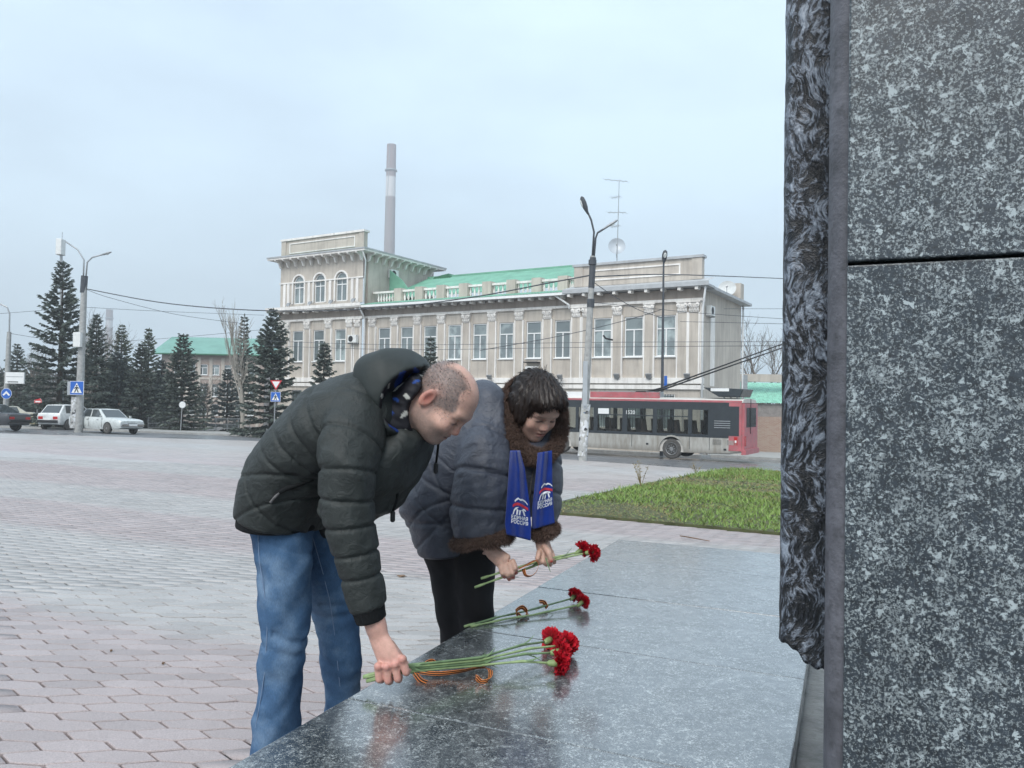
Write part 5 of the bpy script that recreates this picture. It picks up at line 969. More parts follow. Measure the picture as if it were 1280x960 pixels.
M['denim'] = denim(); M['shoe'] = cloth('black shoe', (.012, .012, .012), .4, .5); M['stitch'] = mat('thread', (.17, .24, .36), .8, .1)
M['grey_hair'] = cloth('short grey hair', (.13, .125, .125), .6, .4, .4, 200)
UPZ = np.array([0, 0, 1.])
def make_head(Fd, O, Hd, pit, sc, fem=False, roll=0.):
    Hd = nrm(Hd); fw = Hd*math.cos(pit)-UPZ*math.sin(pit); up = Hd*math.sin(pit)+UPZ*math.cos(pit); lf = np.cross(up, fw); A = (fw, lf, up); W_ = lambda x, y, z: O+sc*(fw*x+lf*y+up*z); r = lambda *q: np.array(q)*sc
    put = Fd.put
    put(ell(W_(-.008, 0, .040), r(.102, .077, .086), A), .01); put(ell(W_(.030, 0, -.030), r(.062, .062, .088), A), .03); put(ell(W_(.040, 0, -.068), r(.046, .050, .050), A), .03); put(ell(W_(.066, 0, -.100), r(.024, .022, .018), A), .025)
    put(ell(W_(.010, 0, -.055), r(.052, .058, .05), A), .03); put(ell(W_(.078, 0, .022), r(.018, .052, .014), A), .025)
    for s in (-1, 1):
        put(ell(W_(.092, s*.032, -.004), r(.020, .019, .013), A), .014, 's'); put(ell(W_(.0745, s*.032, -.004), r(.0135, .0165, .0115), A), .006); put(ell(W_(.066, s*.046, -.032), r(.016 if fem else .022, .018 if fem else .020, .018), A), .03); put(ell(W_(.072, s*.024, .020), r(.018, .026, .008), A), .016)
        put(ell(W_(.092, s*.0115, -.037), r(.013, .009, .009), A), .009)
        ea = (nrm(fw*.9+lf*s*-.45), nrm(lf*s+fw*.5), up); put(ell(W_(-.020, s*.082, -.006), r(.020, .008, .034), (nrm(fw-.35*lf*s), nrm(lf*s+.35*fw), nrm(up-.18*fw))), .006); put(ell(W_(-.013, s*.090, -.003), r(.0115, .009, .022), (nrm(fw-.35*lf*s), nrm(lf*s+.35*fw), nrm(up-.18*fw))), .005, 's')
    put(cone([W_(.084, 0, .016), W_(.096, 0, -.014), W_(.104, 0, -.031)], np.array([.0085, .009, .0105])*sc), .014)
    put(ell(W_(.091, 0, -.059), r(.010, .022, .006), A), .007); put(ell(W_(.087, 0, -.0725), r(.0115, .019, .007), A), .007); put(ell(W_(.102, 0, -.0655), r(.014, .024, .0022), A), .003, 's')
    def loc(P): q = (P-O)/sc; return np.stack([q@fw, q@lf, q@up], 1)
    return W_, A, loc
SM = np.array([-.295, -.955, 0]); HM = np.array([.955, -.295, 0]); dm = lambda px: 2.45-.00081*(px-350)
def pth(L): return [at(*q[:3]) for q in L]
pm = lambda px, d: px*d/F                               # pixels to metres at that distance
# ------------------------------------------------------------------ the man
man = empty('person', rel(*at(370, 900, 2.45)[:2]), 0, 'bald man in dark padded jacket and blue jeans bending down to lay carnations', 'person')
fb = Field((-1.0, 1.85, -.12), (-.02, 2.95, 1.32), .0034)
ear = at(535, 497, 2.215); hp = R(48); fwm = HM*math.cos(hp)-UPZ*math.sin(hp); upm = HM*math.sin(hp)+UPZ*math.cos(hp); OM = ear+.018*fwm+.006*upm-SM*.074
WM, AM, locM = make_head(fb, OM, HM, hp, .93)
fb.put(cone([WM(-.03, 0, -.03), WM(-.055, 0, -.11), WM(-.06, 0, -.2)], [.058, .056, .065]), .03)
fb.put(cone([WM(-.06, 0, -.19), at(470, 512, dm(470)), at(400, 560, dm(400)), at(355, 620, dm(355))], [.07, .12, .12, .11]), .04)
arm = pth([(440, 530, 2.25), (436, 600, 2.13), (440, 650, 2.125), (462, 752, 2.12), (470, 783, 2.118)]); fb.put(cone(arm, [.055, .045, .04, .032, .0265]), .02)
fb.put(sweep(pth([(467, 772, 2.12), (474, 797, 2.115), (482, 814, 2.105), (489, 829, 2.10)]), [.0265, .029, .034, .037], [.021, .018, .016, .014], SM, .012), .014)
fing = [((473, 833), (474, 849), (479, 847)), ((483.5, 833), (485, 851), (489, 848)), ((494, 830.5), (497, 848.5), (500, 845)), ((503, 824), (507.5, 840), (509, 836))]
for i, (k_, p_, t_) in enumerate(fing): fb.put(cone([at(*k_, 2.093), at(*p_, 2.092), at(p_[0]*.4+t_[0]*.6, p_[1]+1.0, 2.115), at(*t_, 2.135)], [.0118, .0105, .0096, .0085]), .0035)
for i, (k_, p_, t_) in enumerate(fing): fb.put(ell(at(k_[0], k_[1], 2.086), (.0105, .0105, .0105)), .006)
fb.put(cone([at(487, 806, 2.125), at(501, 823, 2.133), at(511, 836, 2.13)], [.015, .0115, .009]), .008)
for pl_, dd in (([(352, 625), (354, 790), (344, 990)], 2.40), ([(375, 640), (420, 790), (430, 960)], 2.62)): fb.put(cone([at(x, y, dd) for x, y in pl_], [.07, .045, .035]), .04)
def man_col(P):
    q = locM(P); base = np.tile(np.array([.60, .37, .295]), (len(P), 1)); g = np.random.default_rng(1); x, y, z = q.T
    def mixc(f, c): base[:] = base*(1-f[:, None])+np.array(c)*f[:, None]
    gs = lambda c, r: np.exp(-(((q-np.array(c))/np.array(r))**2).sum(1))
    head = (z > -.16)
    mixc(np.clip(gs((.112, 0, -.03), (.02, .02, .022)), 0, 1)*.6, (.52, .17, .14))
    for s in (-1, 1): mixc(gs((-.018, s*.087, -.004), (.028, .016, .04))*.75, (.55, .17, .13)); mixc(gs((.07, s*.045, -.03), (.025, .02, .02))*.35, (.52, .22, .17)); mixc(np.minimum(1, 1.4*gs((.087, s*.032, -.0095), (.012, .019, .0034))), (.07, .04, .035)); mixc(gs((-.013, s*.086, -.003), (.010, .012, .018))*.8, (.25, .07, .05)); mixc(gs((.088, s*.033, .021), (.014, .024, .007))*.8, (.13, .09, .075))  # includes the ear hollow, its shade painted in as a darker skin tone
    mixc(gs((.095, 0, -.066), (.014, .022, .008))*.55, (.36, .13, .12)); mixc(np.minimum(1, 1.2*gs((.094, 0, -.0655), (.018, .025, .0036))), (.11, .045, .045))
    beard = np.clip((-.035-z)/.025, 0, 1)*np.clip((x+.045)/.03, 0, 1)*np.clip((z+.135)/.02, 0, 1)*np.where((np.abs(y) < .02) & (z > -.052), .3, 1); beard *= np.clip(1-gs((.095, 0, -.066), (.012, .022, .008)), 0, 1); beard = np.maximum(beard, np.clip(1-np.abs(x+.0-.012-.02*(z+.02))/.018, 0, 1)*np.clip((.03-z)/.02, 0, 1)*(z > -.05)*(np.abs(y) > .05)); mixc(beard*.62*head*(.8+.4*g.random(len(P))), (.20, .165, .15))
    dE = np.minimum(1, gs((-.018, .086, -.004), (.03, .02, .042))+gs((-.018, -.086, -.004), (.03, .02, .042)))
    front = .045+.02*np.clip((np.abs(y)-.03)/.04, 0, 1)+.015*np.sin(z*60)
    side = np.clip((front-x)/.012, 0, 1)*np.clip((z-(-.012-.55*np.clip(-x-.035, 0, .06)-.35*np.clip(x-.01, 0, .1)*-1))/.012, 0, 1)*np.clip((x+.13)/.02, 0, 1); crown = np.clip((np.abs(y)-.030)/.02, 0, 1); back = np.clip((-.045-x)/.03, 0, 1); hair = side*np.maximum(crown, back)*(1-dE)
    streak = .8+.25*g.random(len(P)); mixc(np.clip(hair*.85*streak, 0, 1), (.125, .115, .113)); mixc(((1-hair)*(z > .05)*(x > .0))*.25, (.66, .40, .34))
    hd = (P[:, 2] < .75) & (P[:, 1] < 2.2); kn = np.zeros(len(P))
    for k_, p_, t_ in fing: kn += np.exp(-((P-at(*k_, 2.08))**2).sum(1)/.015**2)+.8*np.exp(-((P-at(*p_, 2.085))**2).sum(1)/.014**2)
    mixc(np.where(hd, np.clip(kn, 0, 1)*.55, 0), (.55, .20, .17)); mixc(np.where(hd, .3, 0), (.58, .30, .26)); return np.clip(base, 0, 1)
body, bV, bQ = people_obj(fb, 'body', M['skin'], man, 2, man_col)
# short grey hair on the sides and back of the head
def hair_sel(P):
    x, y, z = locM(P).T; fr = .048+.02*np.clip((np.abs(y)-.03)/.04, 0, 1); return (x < fr) & (x > -.13) & (z > -.02-.45*np.clip(-x-.03, 0, .08)) & ((np.abs(y) > .034) | (x < -.06)) & (z < .14) & ~((np.abs(y) > .078) & (z < .03) & (x > -.05))
strands(bV, bQ, 26000, .009, 'hair', M['grey_hair'], man, 2, .25, .0008, hair_sel)
# jacket
fj = Field((-1.0, 1.88, .28), (.02, 2.85, 1.36), .0046)
def quilt(ss, A=.006, w=.0065, diag=None, wr=.0035, f=22, seed=0, puff=0.):
    def mod(L, qn, qb, X):
        r = groove(L, ss, w, A)+wob(X, f, seed, wr)+wob(X, f*2.3, seed+7, wr*.45)
        if diag: 
            for s0, sl_ in diag: r -= A*np.exp(-((L+sl_*qn-s0)/w)**2)
        return r
    return mod
tp_ = [(356, 646, 50, .195), (367, 610, 55, .21), (394, 566, 56, .225), (432, 533, 61, .235), (470, 513, 54, .215), (498, 503, 42, .14)]
torso = pth([(x, y, dm(x)) for x, y, *_ in tp_]); Lt = np.r_[0, np.cumsum([np.linalg.norm(b-a) for a, b in zip(torso[:-1], torso[1:])])]
fj.put(sweep(torso, [pm(q[2], dm(q[0])) for q in tp_], [q[3] for q in tp_], SM, .03, quilt([.215, .275, .335, .395], .0065, .0065, [(.08, .75), (.17, -.75), (.05, -.9)], .004, 18, 1)), .02)
fl = [(520, 542, 20, .10), (497, 577, 30, .17), (466, 612, 34, .19), (440, 632, 26, .19)]; fj.put(sweep(pth([(x, y, dm(x)) for x, y, *_ in fl]), [pm(q[2], dm(q[0])) for q in fl], [q[3] for q in fl], SM, .02, quilt([], wr=.006, f=26, seed=3)), .04)
sl1 = [(448, 522, 2.24, 38), (436, 560, 2.155, 37), (435, 600, 2.125, 35.5), (436, 645, 2.12, 32), (446, 700, 2.12, 27.5), (460, 756, 2.12, 22.5)]; sp = pth(sl1); Ls = np.r_[0, np.cumsum([np.linalg.norm(b-a) for a, b in zip(sp[:-1], sp[1:])])]
sy = lambda y: float(np.interp(y, [q[1] for q in sl1], Ls))
def arm_mod(L, qn, qb, X): return groove(L+.10*qn, [sy(y) for y in (556, 590, 624, 657, 691, 720)], .0055, .0075)+wob(X, 24, 9, .0045, (1, 1, .6))+wob(X, 55, 10, .0018)
fj.put(sweep(sp, [pm(q[3], q[2]) for q in sl1], [.098, .092, .086, .08, .068, .056], SM, .02, arm_mod), .012)
sl2 = [(470, 535, 2.55, 36), (450, 590, 2.6, 34), (430, 632, 2.6, 31), (395, 655, 2.55, 26)]; fj.put(sweep(pth(sl2), [pm(q[3], q[2]) for q in sl2], [.08, .08, .075, .06], SM, .02, quilt([.1, .2, .3])), .02)
jac, jV, jQ = people_obj(fj, 'jacket', M['jacket'], man, 1)
# hood, open towards the head, with its printed lining
fh = Field((-.62, 2.02, .98), (-.02, 2.62, 1.42), .0042); hc = at(497, 490, 2.325); ha = (HM*.80+UPZ*.12, -SM, UPZ*.8-HM*.12)
fh.put(ell(hc, (.128, .150, .122), ha), .01); fh.put(ell(at(488, 463, 2.325), (.095, .125, .06), (HM*.95+UPZ*.1, -SM, UPZ)), .04); fh.put(ell(at(508, 527, 2.32), (.065, .125, .055), (HM*.8-UPZ*.5, -SM, UPZ*.8+HM*.5)), .04)
def crease(pr, A, f, sd): lo, hi, fn = pr; return lo, hi, (lambda X: fn(X)+wob(X, f, sd, A))
fh.G += wob(fh.blk(fh.lo, fh.lo+fh.h*fh.n, 0)[1][:fh.n[0], :fh.n[1], :fh.n[2]].reshape(-1, 3), 30, 4, .0035).reshape(fh.G.shape)
hin = at(541, 503, 2.215); hr = (.142, .17, .108); fh.put(ell(hin, hr, ha), .012, 's'); fh.put(ell(WM(0, 0, .03), (.115, .09, .1), AM), .01, 's')
fq = Field((-.60, 2.05, .92), (-.08, 2.58, 1.36), .0042); fq.put(sweep([WM(-.075, 0, -.005), WM(-.060, 0, -.075), WM(-.055, 0, -.135), WM(-.07, 0, -.21)], [.060, .074, .088, .10], [.078, .086, .095, .11], SM, .02, lambda L, qn, qb, X: wob(X, 40, 8, .005)+wob(X, 80, 9, .002)), .01); fq.put(ell(WM(.01, 0, -.03), np.array([.075, .10, .095]), AM), .02, 's'); fq.put(ell(WM(0, 0, .05), np.array([.10, .10, .09]), AM), .02, 's')
def col_col(P):
    c = np.tile([.010, .010, .014], (len(P), 1)); a = np.sin(P[:, 0]*75+np.sin(P[:, 2]*60)*1.7+1)*np.sin(P[:, 2]*66+P[:, 1]*40+2.2); c[a > .80] = (.40, .40, .37); c[a < -.78] = (.012, .05, .22); return c
collar, _, _ = people_obj(fq, 'collar_lining', M['hood_in'], man, 1, col_col)
def hood_col(P):
    q = P-hin; a = np.array([nrm(v) for v in ha]); e = np.sqrt((((q@a.T)/np.array(hr))**2).sum(1)); c = np.tile([.030, .036, .035], (len(P), 1)); ins = e < 1.035; c[ins] = (.012, .012, .016); g = np.sin(P[:, 0]*90+np.sin(P[:, 2]*70)*1.5)*np.sin(P[:, 2]*80+P[:, 1]*40)
    c[ins & (g > .72)] = (.45, .45, .42); pb = np.linalg.norm(P-at(499, 487, 2.2), axis=1); c[ins & (g < -.55)] = (.012, .04, .20); return c
hood, _, _ = people_obj(fh, 'hood', M['hood_in'], man, 1, hood_col); 
def reparent(o, p): part(o, p); return o
# hem and cuff of black knit
fr = Field((-1.0, 1.95, .50), (-.40, 2.85, .90), .0046); fr.put(sweep(pth([(355, 653, dm(355)), (356, 640, dm(356))]), [pm(48, 2.45)]*2, [.19]*2, SM, .022, quilt([], wr=.004)), .01); o, _, _ = people_obj(fr, 'hem', M['rib'], man, 1)
fr = Field((-.55, 2.0, .38), (-.25, 2.25, .68), .0034); fr.put(sweep(pth([(460, 757, 2.12), (464, 775, 2.12)]), [pm(20, 2.12), pm(18, 2.12)], [.05, .045], SM, .006, lambda L, qn, qb, X: .0016*np.sin(np.arctan2(qn, qb)*34)), .01); o, _, _ = people_obj(fr, 'cuff', M['rib'], man, 1)
fr = Field((-.75, 2.3, .6), (-.4, 2.8, .9), .005)
# pocket zip and hood cords
zp = [fj.surf(x, y, off=.002) for x, y in ((338, 627), (346, 617), (357, 611), (370, 607), (382, 603), (392, 600))]; zp = [p for p in zp if p is not None]
if len(zp) > 2: part(MB().tube(zp, [.004, .007, .009, .008, .006, .004], 6).build('pocket_zip', M['rib'], smooth=True), man)
zp = [fj.surf(x, y, off=.006) for x, y in ((349, 616), (343, 622), (338, 628))]; zp = [p for p in zp if p is not None]
if len(zp) > 1: part(MB().tube(zp, .004, 6).build('zip_pull', M['grey_hair']), man)
for pts in ([(549, 540, 2.40), (547.5, 560, 2.40), (545, 580, 2.40)], [(499, 604, 2.3), (496, 625, 2.3), (491, 640, 2.3)]):
    c_ = part(MB().tube(pth(pts), .0042, 6).build('cord', M['rib'], smooth=True), man); p_ = at(*pts[-1]); part(MB().lathe([(.004, -.03), (.0075, -.026), (.0075, 0), (.004, .004)], 8, None, p_).build('cord_end', M['dark'] if 'dark' in M else M['rib']), man)
# jeans and shoes
fp = Field((-1.0, 2.1, -.14), (-.32, 2.95, 1.0), .005)
lg1 = [(358, 610, 2.42, 38), (354, 660, 2.40, 38), (353, 700, 2.385, 35), (355, 745, 2.375, 31), (356, 785, 2.37, 27.5), (352, 840, 2.37, 26.5), (346, 900, 2.37, 29.5), (340, 985, 2.37, 32)]; p1 = pth(lg1); L1 = np.r_[0, np.cumsum([np.linalg.norm(b-a) for a, b in zip(p1[:-1], p1[1:])])]
def jean_mod(seed, kn): return lambda L, qn, qb, X: wob(X, 20, seed, .006, (1, 1, .8))+wob(X, 48, seed+3, .0024)-.006*np.exp(-((L-kn+.5*qn)/.012)**2)*(qn < 0)-.005*np.exp(-((L-kn-.05+.3*qn)/.014)**2)-.005*np.exp(-((L-.10+.55*qn)/.014)**2)-.004*np.exp(-((L-.16+.5*qn)/.012)**2)
fp.put(sweep(p1, [pm(q[3], q[2]) for q in lg1], [.098, .098, .092, .08, .072, .07, .074, .08], SM, .02, jean_mod(21, float(L1[4]))), .01)
lg2 = [(368, 620, 2.58, 40), (388, 670, 2.6, 38), (405, 720, 2.61, 33), (419, 770, 2.62, 28), (426, 820, 2.62, 24.5), (428, 870, 2.62, 22.5), (429, 955, 2.62, 27)]; fp.put(sweep(pth(lg2), [pm(q[3], q[2]) for q in lg2], [.098, .098, .09, .078, .068, .064, .07], SM, .02, jean_mod(31, .36)), .03)
fp.put(ell(at(354, 622, 2.5), (.115, .16, .12), (HM, -SM, UPZ)), .05)
jean, jnV, jnQ = people_obj(fp, 'jeans', M['denim'], man, 1)
for pts, dd in (([(322, 655), (324, 700), (331, 745), (334, 785), (331, 840), (323, 890), (317, 922)], 0), ([(391, 672), (402, 710), (412, 750), (418, 790), (422, 830), (425, 858)], 0)):
    q = [fp.surf(x, y, off=.0012) for x, y in pts]; q = [v for v in q if v is not None]
    if len(q) > 3: part(MB().tube(q, .0014, 5).build('seam', M['stitch']), man)
for c, d_ in ((340, 2.37), (430, 2.62)):
    b_ = at(c, 985 if c == 340 else 945, d_); g0 = gz(b_[0], b_[1]); fs = Field((b_[0]-.16, b_[1]-.22, g0-.03), (b_[0]+.30, b_[1]+.16, g0+.16), .006); h_ = np.array([b_[0], b_[1], g0+.045]); fs.put(sweep([h_-HM*.06, h_+HM*.05+UPZ*.0, h_+HM*.13-UPZ*.012, h_+HM*.2-UPZ*.018], [.05, .05, .036, .026], [.042, .046, .05, .036], SM, .03), .01); o, _, _ = people_obj(fs, 'shoe', M['shoe'], man, 1)
# ------------------------------------------------------------------ the woman
wom = empty('person', rel(*at(580, 850, 2.95)[:2]), 0, 'dark haired woman in padded slate coat with fur collar and blue scarf holding carnations', 'person')
HW = nrm((.58, -.815, 0)); hpw = R(35); OW = at(669.5, 509, 2.80); VB = np.array([0.15, .99, 0])
fb = Field((-.50, 2.45, -.14), (.36, 3.25, 1.34), .0036)
WW, AW, locW = make_head(fb, OW, HW, hpw, .90, True)
fb.put(cone([WW(-.02, 0, -.04), WW(-.05, 0, -.12), at(640, 545, 2.92)], [.05, .047, .06]), .03); fb.put(cone([at(640, 545, 2.92), at(600, 580, 2.98), at(565, 650, 3.0)], [.09, .11, .11]), .04)
fb.put(cone(pth([(612, 555, 2.85), (604, 640, 2.72), (608, 676, 2.71), (617, 691, 2.70)]), [.05, .04, .028, .024]), .02); fb.put(cone(pth([(675, 560, 2.85), (684, 640, 2.73), (680, 664, 2.71), (678, 676, 2.70)]), [.045, .036, .025, .022]), .02)
# near hand: back of the hand up, fingers closing on the stems
fb.put(sweep(pth([(614, 687, 2.70), (622, 695, 2.69), (631, 703, 2.675)]), [.024, .028, .032], [.017, .015, .013], VB, .01), .012)
fw_ = [((626, 708), (628, 716), (630.5, 721)), ((632, 708.5), (634.5, 718), (636.5, 724)), ((637, 706), (640, 716), (641.5, 722)), ((641, 702), (644, 710), (645, 716))]
for k_, p_, t_ in fw_: fb.put(cone([at(*k_, 2.665), at(*p_, 2.655), at(*t_, 2.672)], [.0105, .0095, .0075]), .003)
fb.put(cone(pth([(626, 700, 2.70), (634, 709, 2.695), (641, 713, 2.69)]), [.013, .0105, .008]), .006)
# far hand: thumb and fingertips pinch the stems
fb.put(sweep(pth([(677, 672, 2.70), (679, 682, 2.69), (682, 691, 2.685)]), [.021, .026, .028], [.016, .015, .014], VB, .01), .012)
fw2 = [((674, 690), (672, 698), (675, 704), 2.675), ((679, 693), (679, 702), (683, 706), 2.68), ((685, 693), (686, 702), (688, 706), 2.685), ((689, 690), (692, 698), (693, 703), 2.69)]
for k_, p_, t_, d_ in fw2: fb.put(cone([at(*k_, d_), at(*p_, d_-.012), at(*t_, d_-.002)], [.0098, .009, .0072]), .003)
fb.put(cone(pth([(681, 682, 2.675), (686, 691, 2.655), (689, 701, 2.652)]), [.0125, .0105, .008]), .005)
for pl_ in ([(565, 690, 2.98), (572, 790, 2.97), (578, 905, 2.97)], [(598, 690, 2.9), (597, 790, 2.9), (596, 910, 2.9)]): fb.put(cone(pth(pl_), [.06, .045, .035]), .03)
nails = [at(*t_, 2.66) for _, _, t_ in fw_]+[at(689.5, 702, 2.645)]
def wom_col(P):
    q = locW(P); base = np.tile(np.array([.60, .385, .305]), (len(P), 1)); x, y, z = q.T
    def mixc(f, c): base[:] = base*(1-f[:, None])+np.array(c)*f[:, None]
    gs = lambda c, r: np.exp(-(((q-np.array(c))/np.array(r))**2).sum(1))
    mixc(gs((.105, 0, -.03), (.02, .02, .02))*.4, (.50, .20, .17)); mixc(gs((.094, 0, -.066), (.014, .023, .008))*.85, (.36, .09, .09))
    for s in (-1, 1): mixc(gs((.072, s*.045, -.035), (.025, .022, .02))*.4, (.50, .20, .16)); mixc(np.minimum(1, 1.3*gs((.087, s*.032, -.008), (.012, .019, .0032))), (.02, .014, .014)); mixc(gs((.085, s*.032, .0), (.012, .018, .006))*.35, (.22, .12, .11)); mixc(np.minimum(1, 1.2*gs((.088, s*.033, .019), (.014, .024, .0035)))*.8, (.04, .025, .02))
    for n_ in nails: mixc(np.exp(-((P-n_)**2).sum(1)/.0065**2), (.45, .03, .03))
    return np.clip(base, 0, 1)
people_obj(fb, 'body', M['skin'], wom, 2, wom_col)
# hair
fk = Field((-.10, 2.60, 1.0), (.34, 3.0, 1.32), .0032); fk.put(ell(WW(-.022, 0, .040), np.array([.113, .092, .100])*.95, AW), .01); fk.put(ell(WW(-.03, 0, -.02), np.array([.085, .09, .09])*.92, AW), .03); fk.put(ell(WW(.055, 0, .075), np.array([.062, .075, .045])*.95, AW), .03)
for s, k in ((1, 1.), (-1, 1.)): fk.put(ell(WW(.02, s*.075, -.015), np.array([.03, .015, .05]), AW), .02)
fk.put(ell(WW(.115, .004, -.062), np.array([.082, .076, .126]), AW), .02, 's')
Xh = fk.blk(fk.lo, fk.lo+fk.h*fk.n, 0)[1][:fk.n[0], :fk.n[1], :fk.n[2]].reshape(-1, 3); qh = locW(Xh.astype(np.float64)); fk.G += (.0016*np.sin(qh[:, 1]*420+8*np.sin(qh[:, 0]*18)+4*np.sin(qh[:, 2]*25))+.0012*np.sin(qh[:, 1]*230+qh[:, 2]*90)).astype(np.float32).reshape(fk.G.shape)
hr_, hV, hQ = people_obj(fk, 'hair', M['hair_w'], wom, 1)
g = np.random.default_rng(4); n = 9000; k_ = g.integers(0, len(hQ), n); q = hV[hQ[k_]].astype(float); P = q.mean(1); N_ = np.cross(q[:, 1]-q[:, 0], q[:, 3]-q[:, 0]); N_ /= np.linalg.norm(N_, axis=1)[:, None]+1e-12
fl_ = P-WW(-.055, .015, .13)+g.normal(0, .004, (n, 3)); fl_ -= N_*(fl_*N_).sum(1)[:, None]; fl_ /= np.linalg.norm(fl_, axis=1)[:, None]+1e-9; sd_ = np.cross(N_, fl_); w_ = g.uniform(.0006, .0014, (n, 1)); ln_ = g.uniform(.012, .026, (n, 1)); lift = g.uniform(.0002, .0009, (n, 1))
SV_ = np.stack([P-N_*.001-sd_*w_, P-N_*.001+sd_*w_, P+fl_*ln_*.55+N_*lift+sd_*w_, P+fl_*ln_*.55+N_*lift-sd_*w_, P+fl_*ln_-N_*.0015+sd_*w_*.2, P+fl_*ln_-N_*.0015-sd_*w_*.2], 1).reshape(-1, 3); b_ = (np.arange(n)*6)[:, None]
o = link('hair_strands', npmesh('hair_strands', SV_, np.concatenate([b_+np.array([[0, 1, 2, 3]]), b_+np.array([[3, 2, 4, 5]])]), True), M['hair_w']); o['kind'] = 'stuff'; part(o, wom)
mb = MB()
for k in range(80, 170):                                    # loose strands: the fringe and the flyaway crown
    if k < 80: y = g.uniform(-.075, .075); a = WW(.07+g.normal(0, .004), y*.9, .085-.25*abs(y)*.3); b = WW(.102+g.normal(0, .004), y*1.0+g.normal(0, .004)+.018, .052+g.normal(0, .006)); c = WW(.101+g.normal(0, .004), y*1.0+g.normal(0, .006)+.036, .030+g.normal(0, .008))
    else: th = g.uniform(0, 6.28); u = g.uniform(.1, .8); a = WW(-.022+.105*u*math.cos(th), .085*u*math.sin(th), .04+.094*math.sqrt(1-u*u)); b = a+g.normal(0, .009, 3)+nrm(a-OW)*.004; c = b+g.normal(0, .010, 3)
    mb.tube([a, b, c], [.0012, .0012, .0004], 3, False)
o = mb.build('loose_hair', M['hair_w'], smooth=True); o['kind'] = 'stuff'; part(o, wom)
# padded coat
fc = Field((-.52, 2.50, .42), (.34, 3.30, 1.32), .0048)
ct_ = [(562, 684, 3.0, 37, .19), (560, 655, 3.0, 47, .21), (561, 622, 3.0, 60, .225), (586, 572, 2.98, 54, .225), (620, 540, 2.93, 50, .20), (648, 528, 2.88, 38, .13)]
fc.put(sweep(pth(ct_), [pm(q[3], q[2]) for q in ct_], [q[4] for q in ct_], VB, .025, quilt([.12, .26, .36], .006, .007, [(.10, .8), (.20, .8), (.14, -.8), (.26, -.8)], .0045, 19, 41)), .02)
fc.put(ell(at(607, 508, 2.93), (.085, .13, .105), (nrm((.9, .1, .35)), VB, nrm((-.35, 0, .9)))), .03); fc.put(ell(at(590, 530, 2.93), (.07, .14, .06), None), .04); fc.put(ell(at(682, 553, 2.88), (.06, .06, .06), None), .03); fc.put(ell(at(692, 540, 2.93), (.035, .06, .06), None), .03)
sw = [(612, 540, 2.86, 33), (606, 570, 2.77, 36), (602, 605, 2.735, 37.5), (601, 640, 2.725, 38), (602, 668, 2.72, 35)]; s1_ = pth(sw); lw = np.r_[0, np.cumsum([np.linalg.norm(b-a) for a, b in zip(s1_[:-1], s1_[1:])])]; wy = lambda y: float(np.interp(y, [q[1] for q in sw], lw))
fc.put(sweep(s1_, [pm(q[3], q[2]) for q in sw], [.09, .1, .1, .1, .092], VB, .02, lambda L, qn, qb, X: groove(L-.08*qn, [wy(y) for y in (558, 594, 634)], .0065, .009)+wob(X, 26, 51, .005, (1, 1, .6))+wob(X, 60, 52, .002)), .012)
sw2 = [(676, 556, 2.86, 20), (684, 590, 2.80, 20), (684, 630, 2.76, 17), (681, 658, 2.72, 15)]; fc.put(sweep(pth(sw2), [pm(q[3], q[2]) for q in sw2], [.06, .06, .055, .05], VB, .02, quilt([.1, .2], seed=5)), .015)
fr_ = [(655, 560, 2.80, 24), (660, 600, 2.82, 25), (664, 640, 2.83, 22)]; fc.put(sweep(pth(fr_), [pm(q[3], q[2]) for q in fr_], [.05, .05, .04], VB, .02, quilt([], wr=.004)), .02)
coat, cV, cQ = people_obj(fc, 'coat', M['coat'], wom, 1)
part(MB().tube(pth([(671, 571, 2.755), (668, 585, 2.762), (664, 603, 2.77), (662, 622, 2.78)]), .003, 6).build('coat_zip', M['grey_hair']), wom)
# fur collar and cuffs
def fur(name, pts, rr, seed, n, ln=.013, h=.0042):
    P = np.array(pth(pts)); f = Field(P.min(0)-.09, P.max(0)+.09, h); T = np.linspace(0, len(P)-1, (len(P)-1)*4+1); Pc = np.stack([np.interp(T, range(len(P)), P[:, i]) for i in range(3)], 1); rc = np.interp(T, range(len(P)), rr); lo, hi, fn = cone(Pc, rc); f.put((lo, hi, lambda X: fn(X)+wob(X, 45, seed, .004)+wob(X, 110, seed+1, .0016)), .01); o, V, Q = people_obj(f, name, M['fur'], wom, 3); st = strands(V, Q, n, ln, 'fur_pile', M['fur_tip'], wom, seed, .35, .0009); return o
fur('fur_collar', [(672, 476, 2.95), (655, 476, 2.95), (643, 485, 2.91), (638, 503, 2.86), (638, 525, 2.81), (642, 548, 2.78), (652, 564, 2.755), (668, 572, 2.74), (684, 569, 2.75), (696, 557, 2.79), (702, 535, 2.86), (700, 508, 2.93)], [.022, .029, .032, .035, .036, .035, .031, .028, .027, .026, .024, .021], 61, 26000)
for nm, pts, rr, sd in (('fur_cuff', [(570, 681, 2.70), (580, 681, 2.66), (597, 679, 2.635), (616, 676, 2.64), (632, 671, 2.66), (637, 667, 2.71), (625, 668, 2.79), (602, 671, 2.81), (578, 675, 2.78), (570, 681, 2.70)], .021, 63), ('fur_cuff', [(668.5, 666, 2.70), (675, 667, 2.67), (685, 665, 2.66), (693, 661, 2.69), (690, 658, 2.74), (678, 660, 2.76), (668.5, 666, 2.70)], .020, 65)): fur(nm, pts, [rr]*len(pts), sd, 8000)
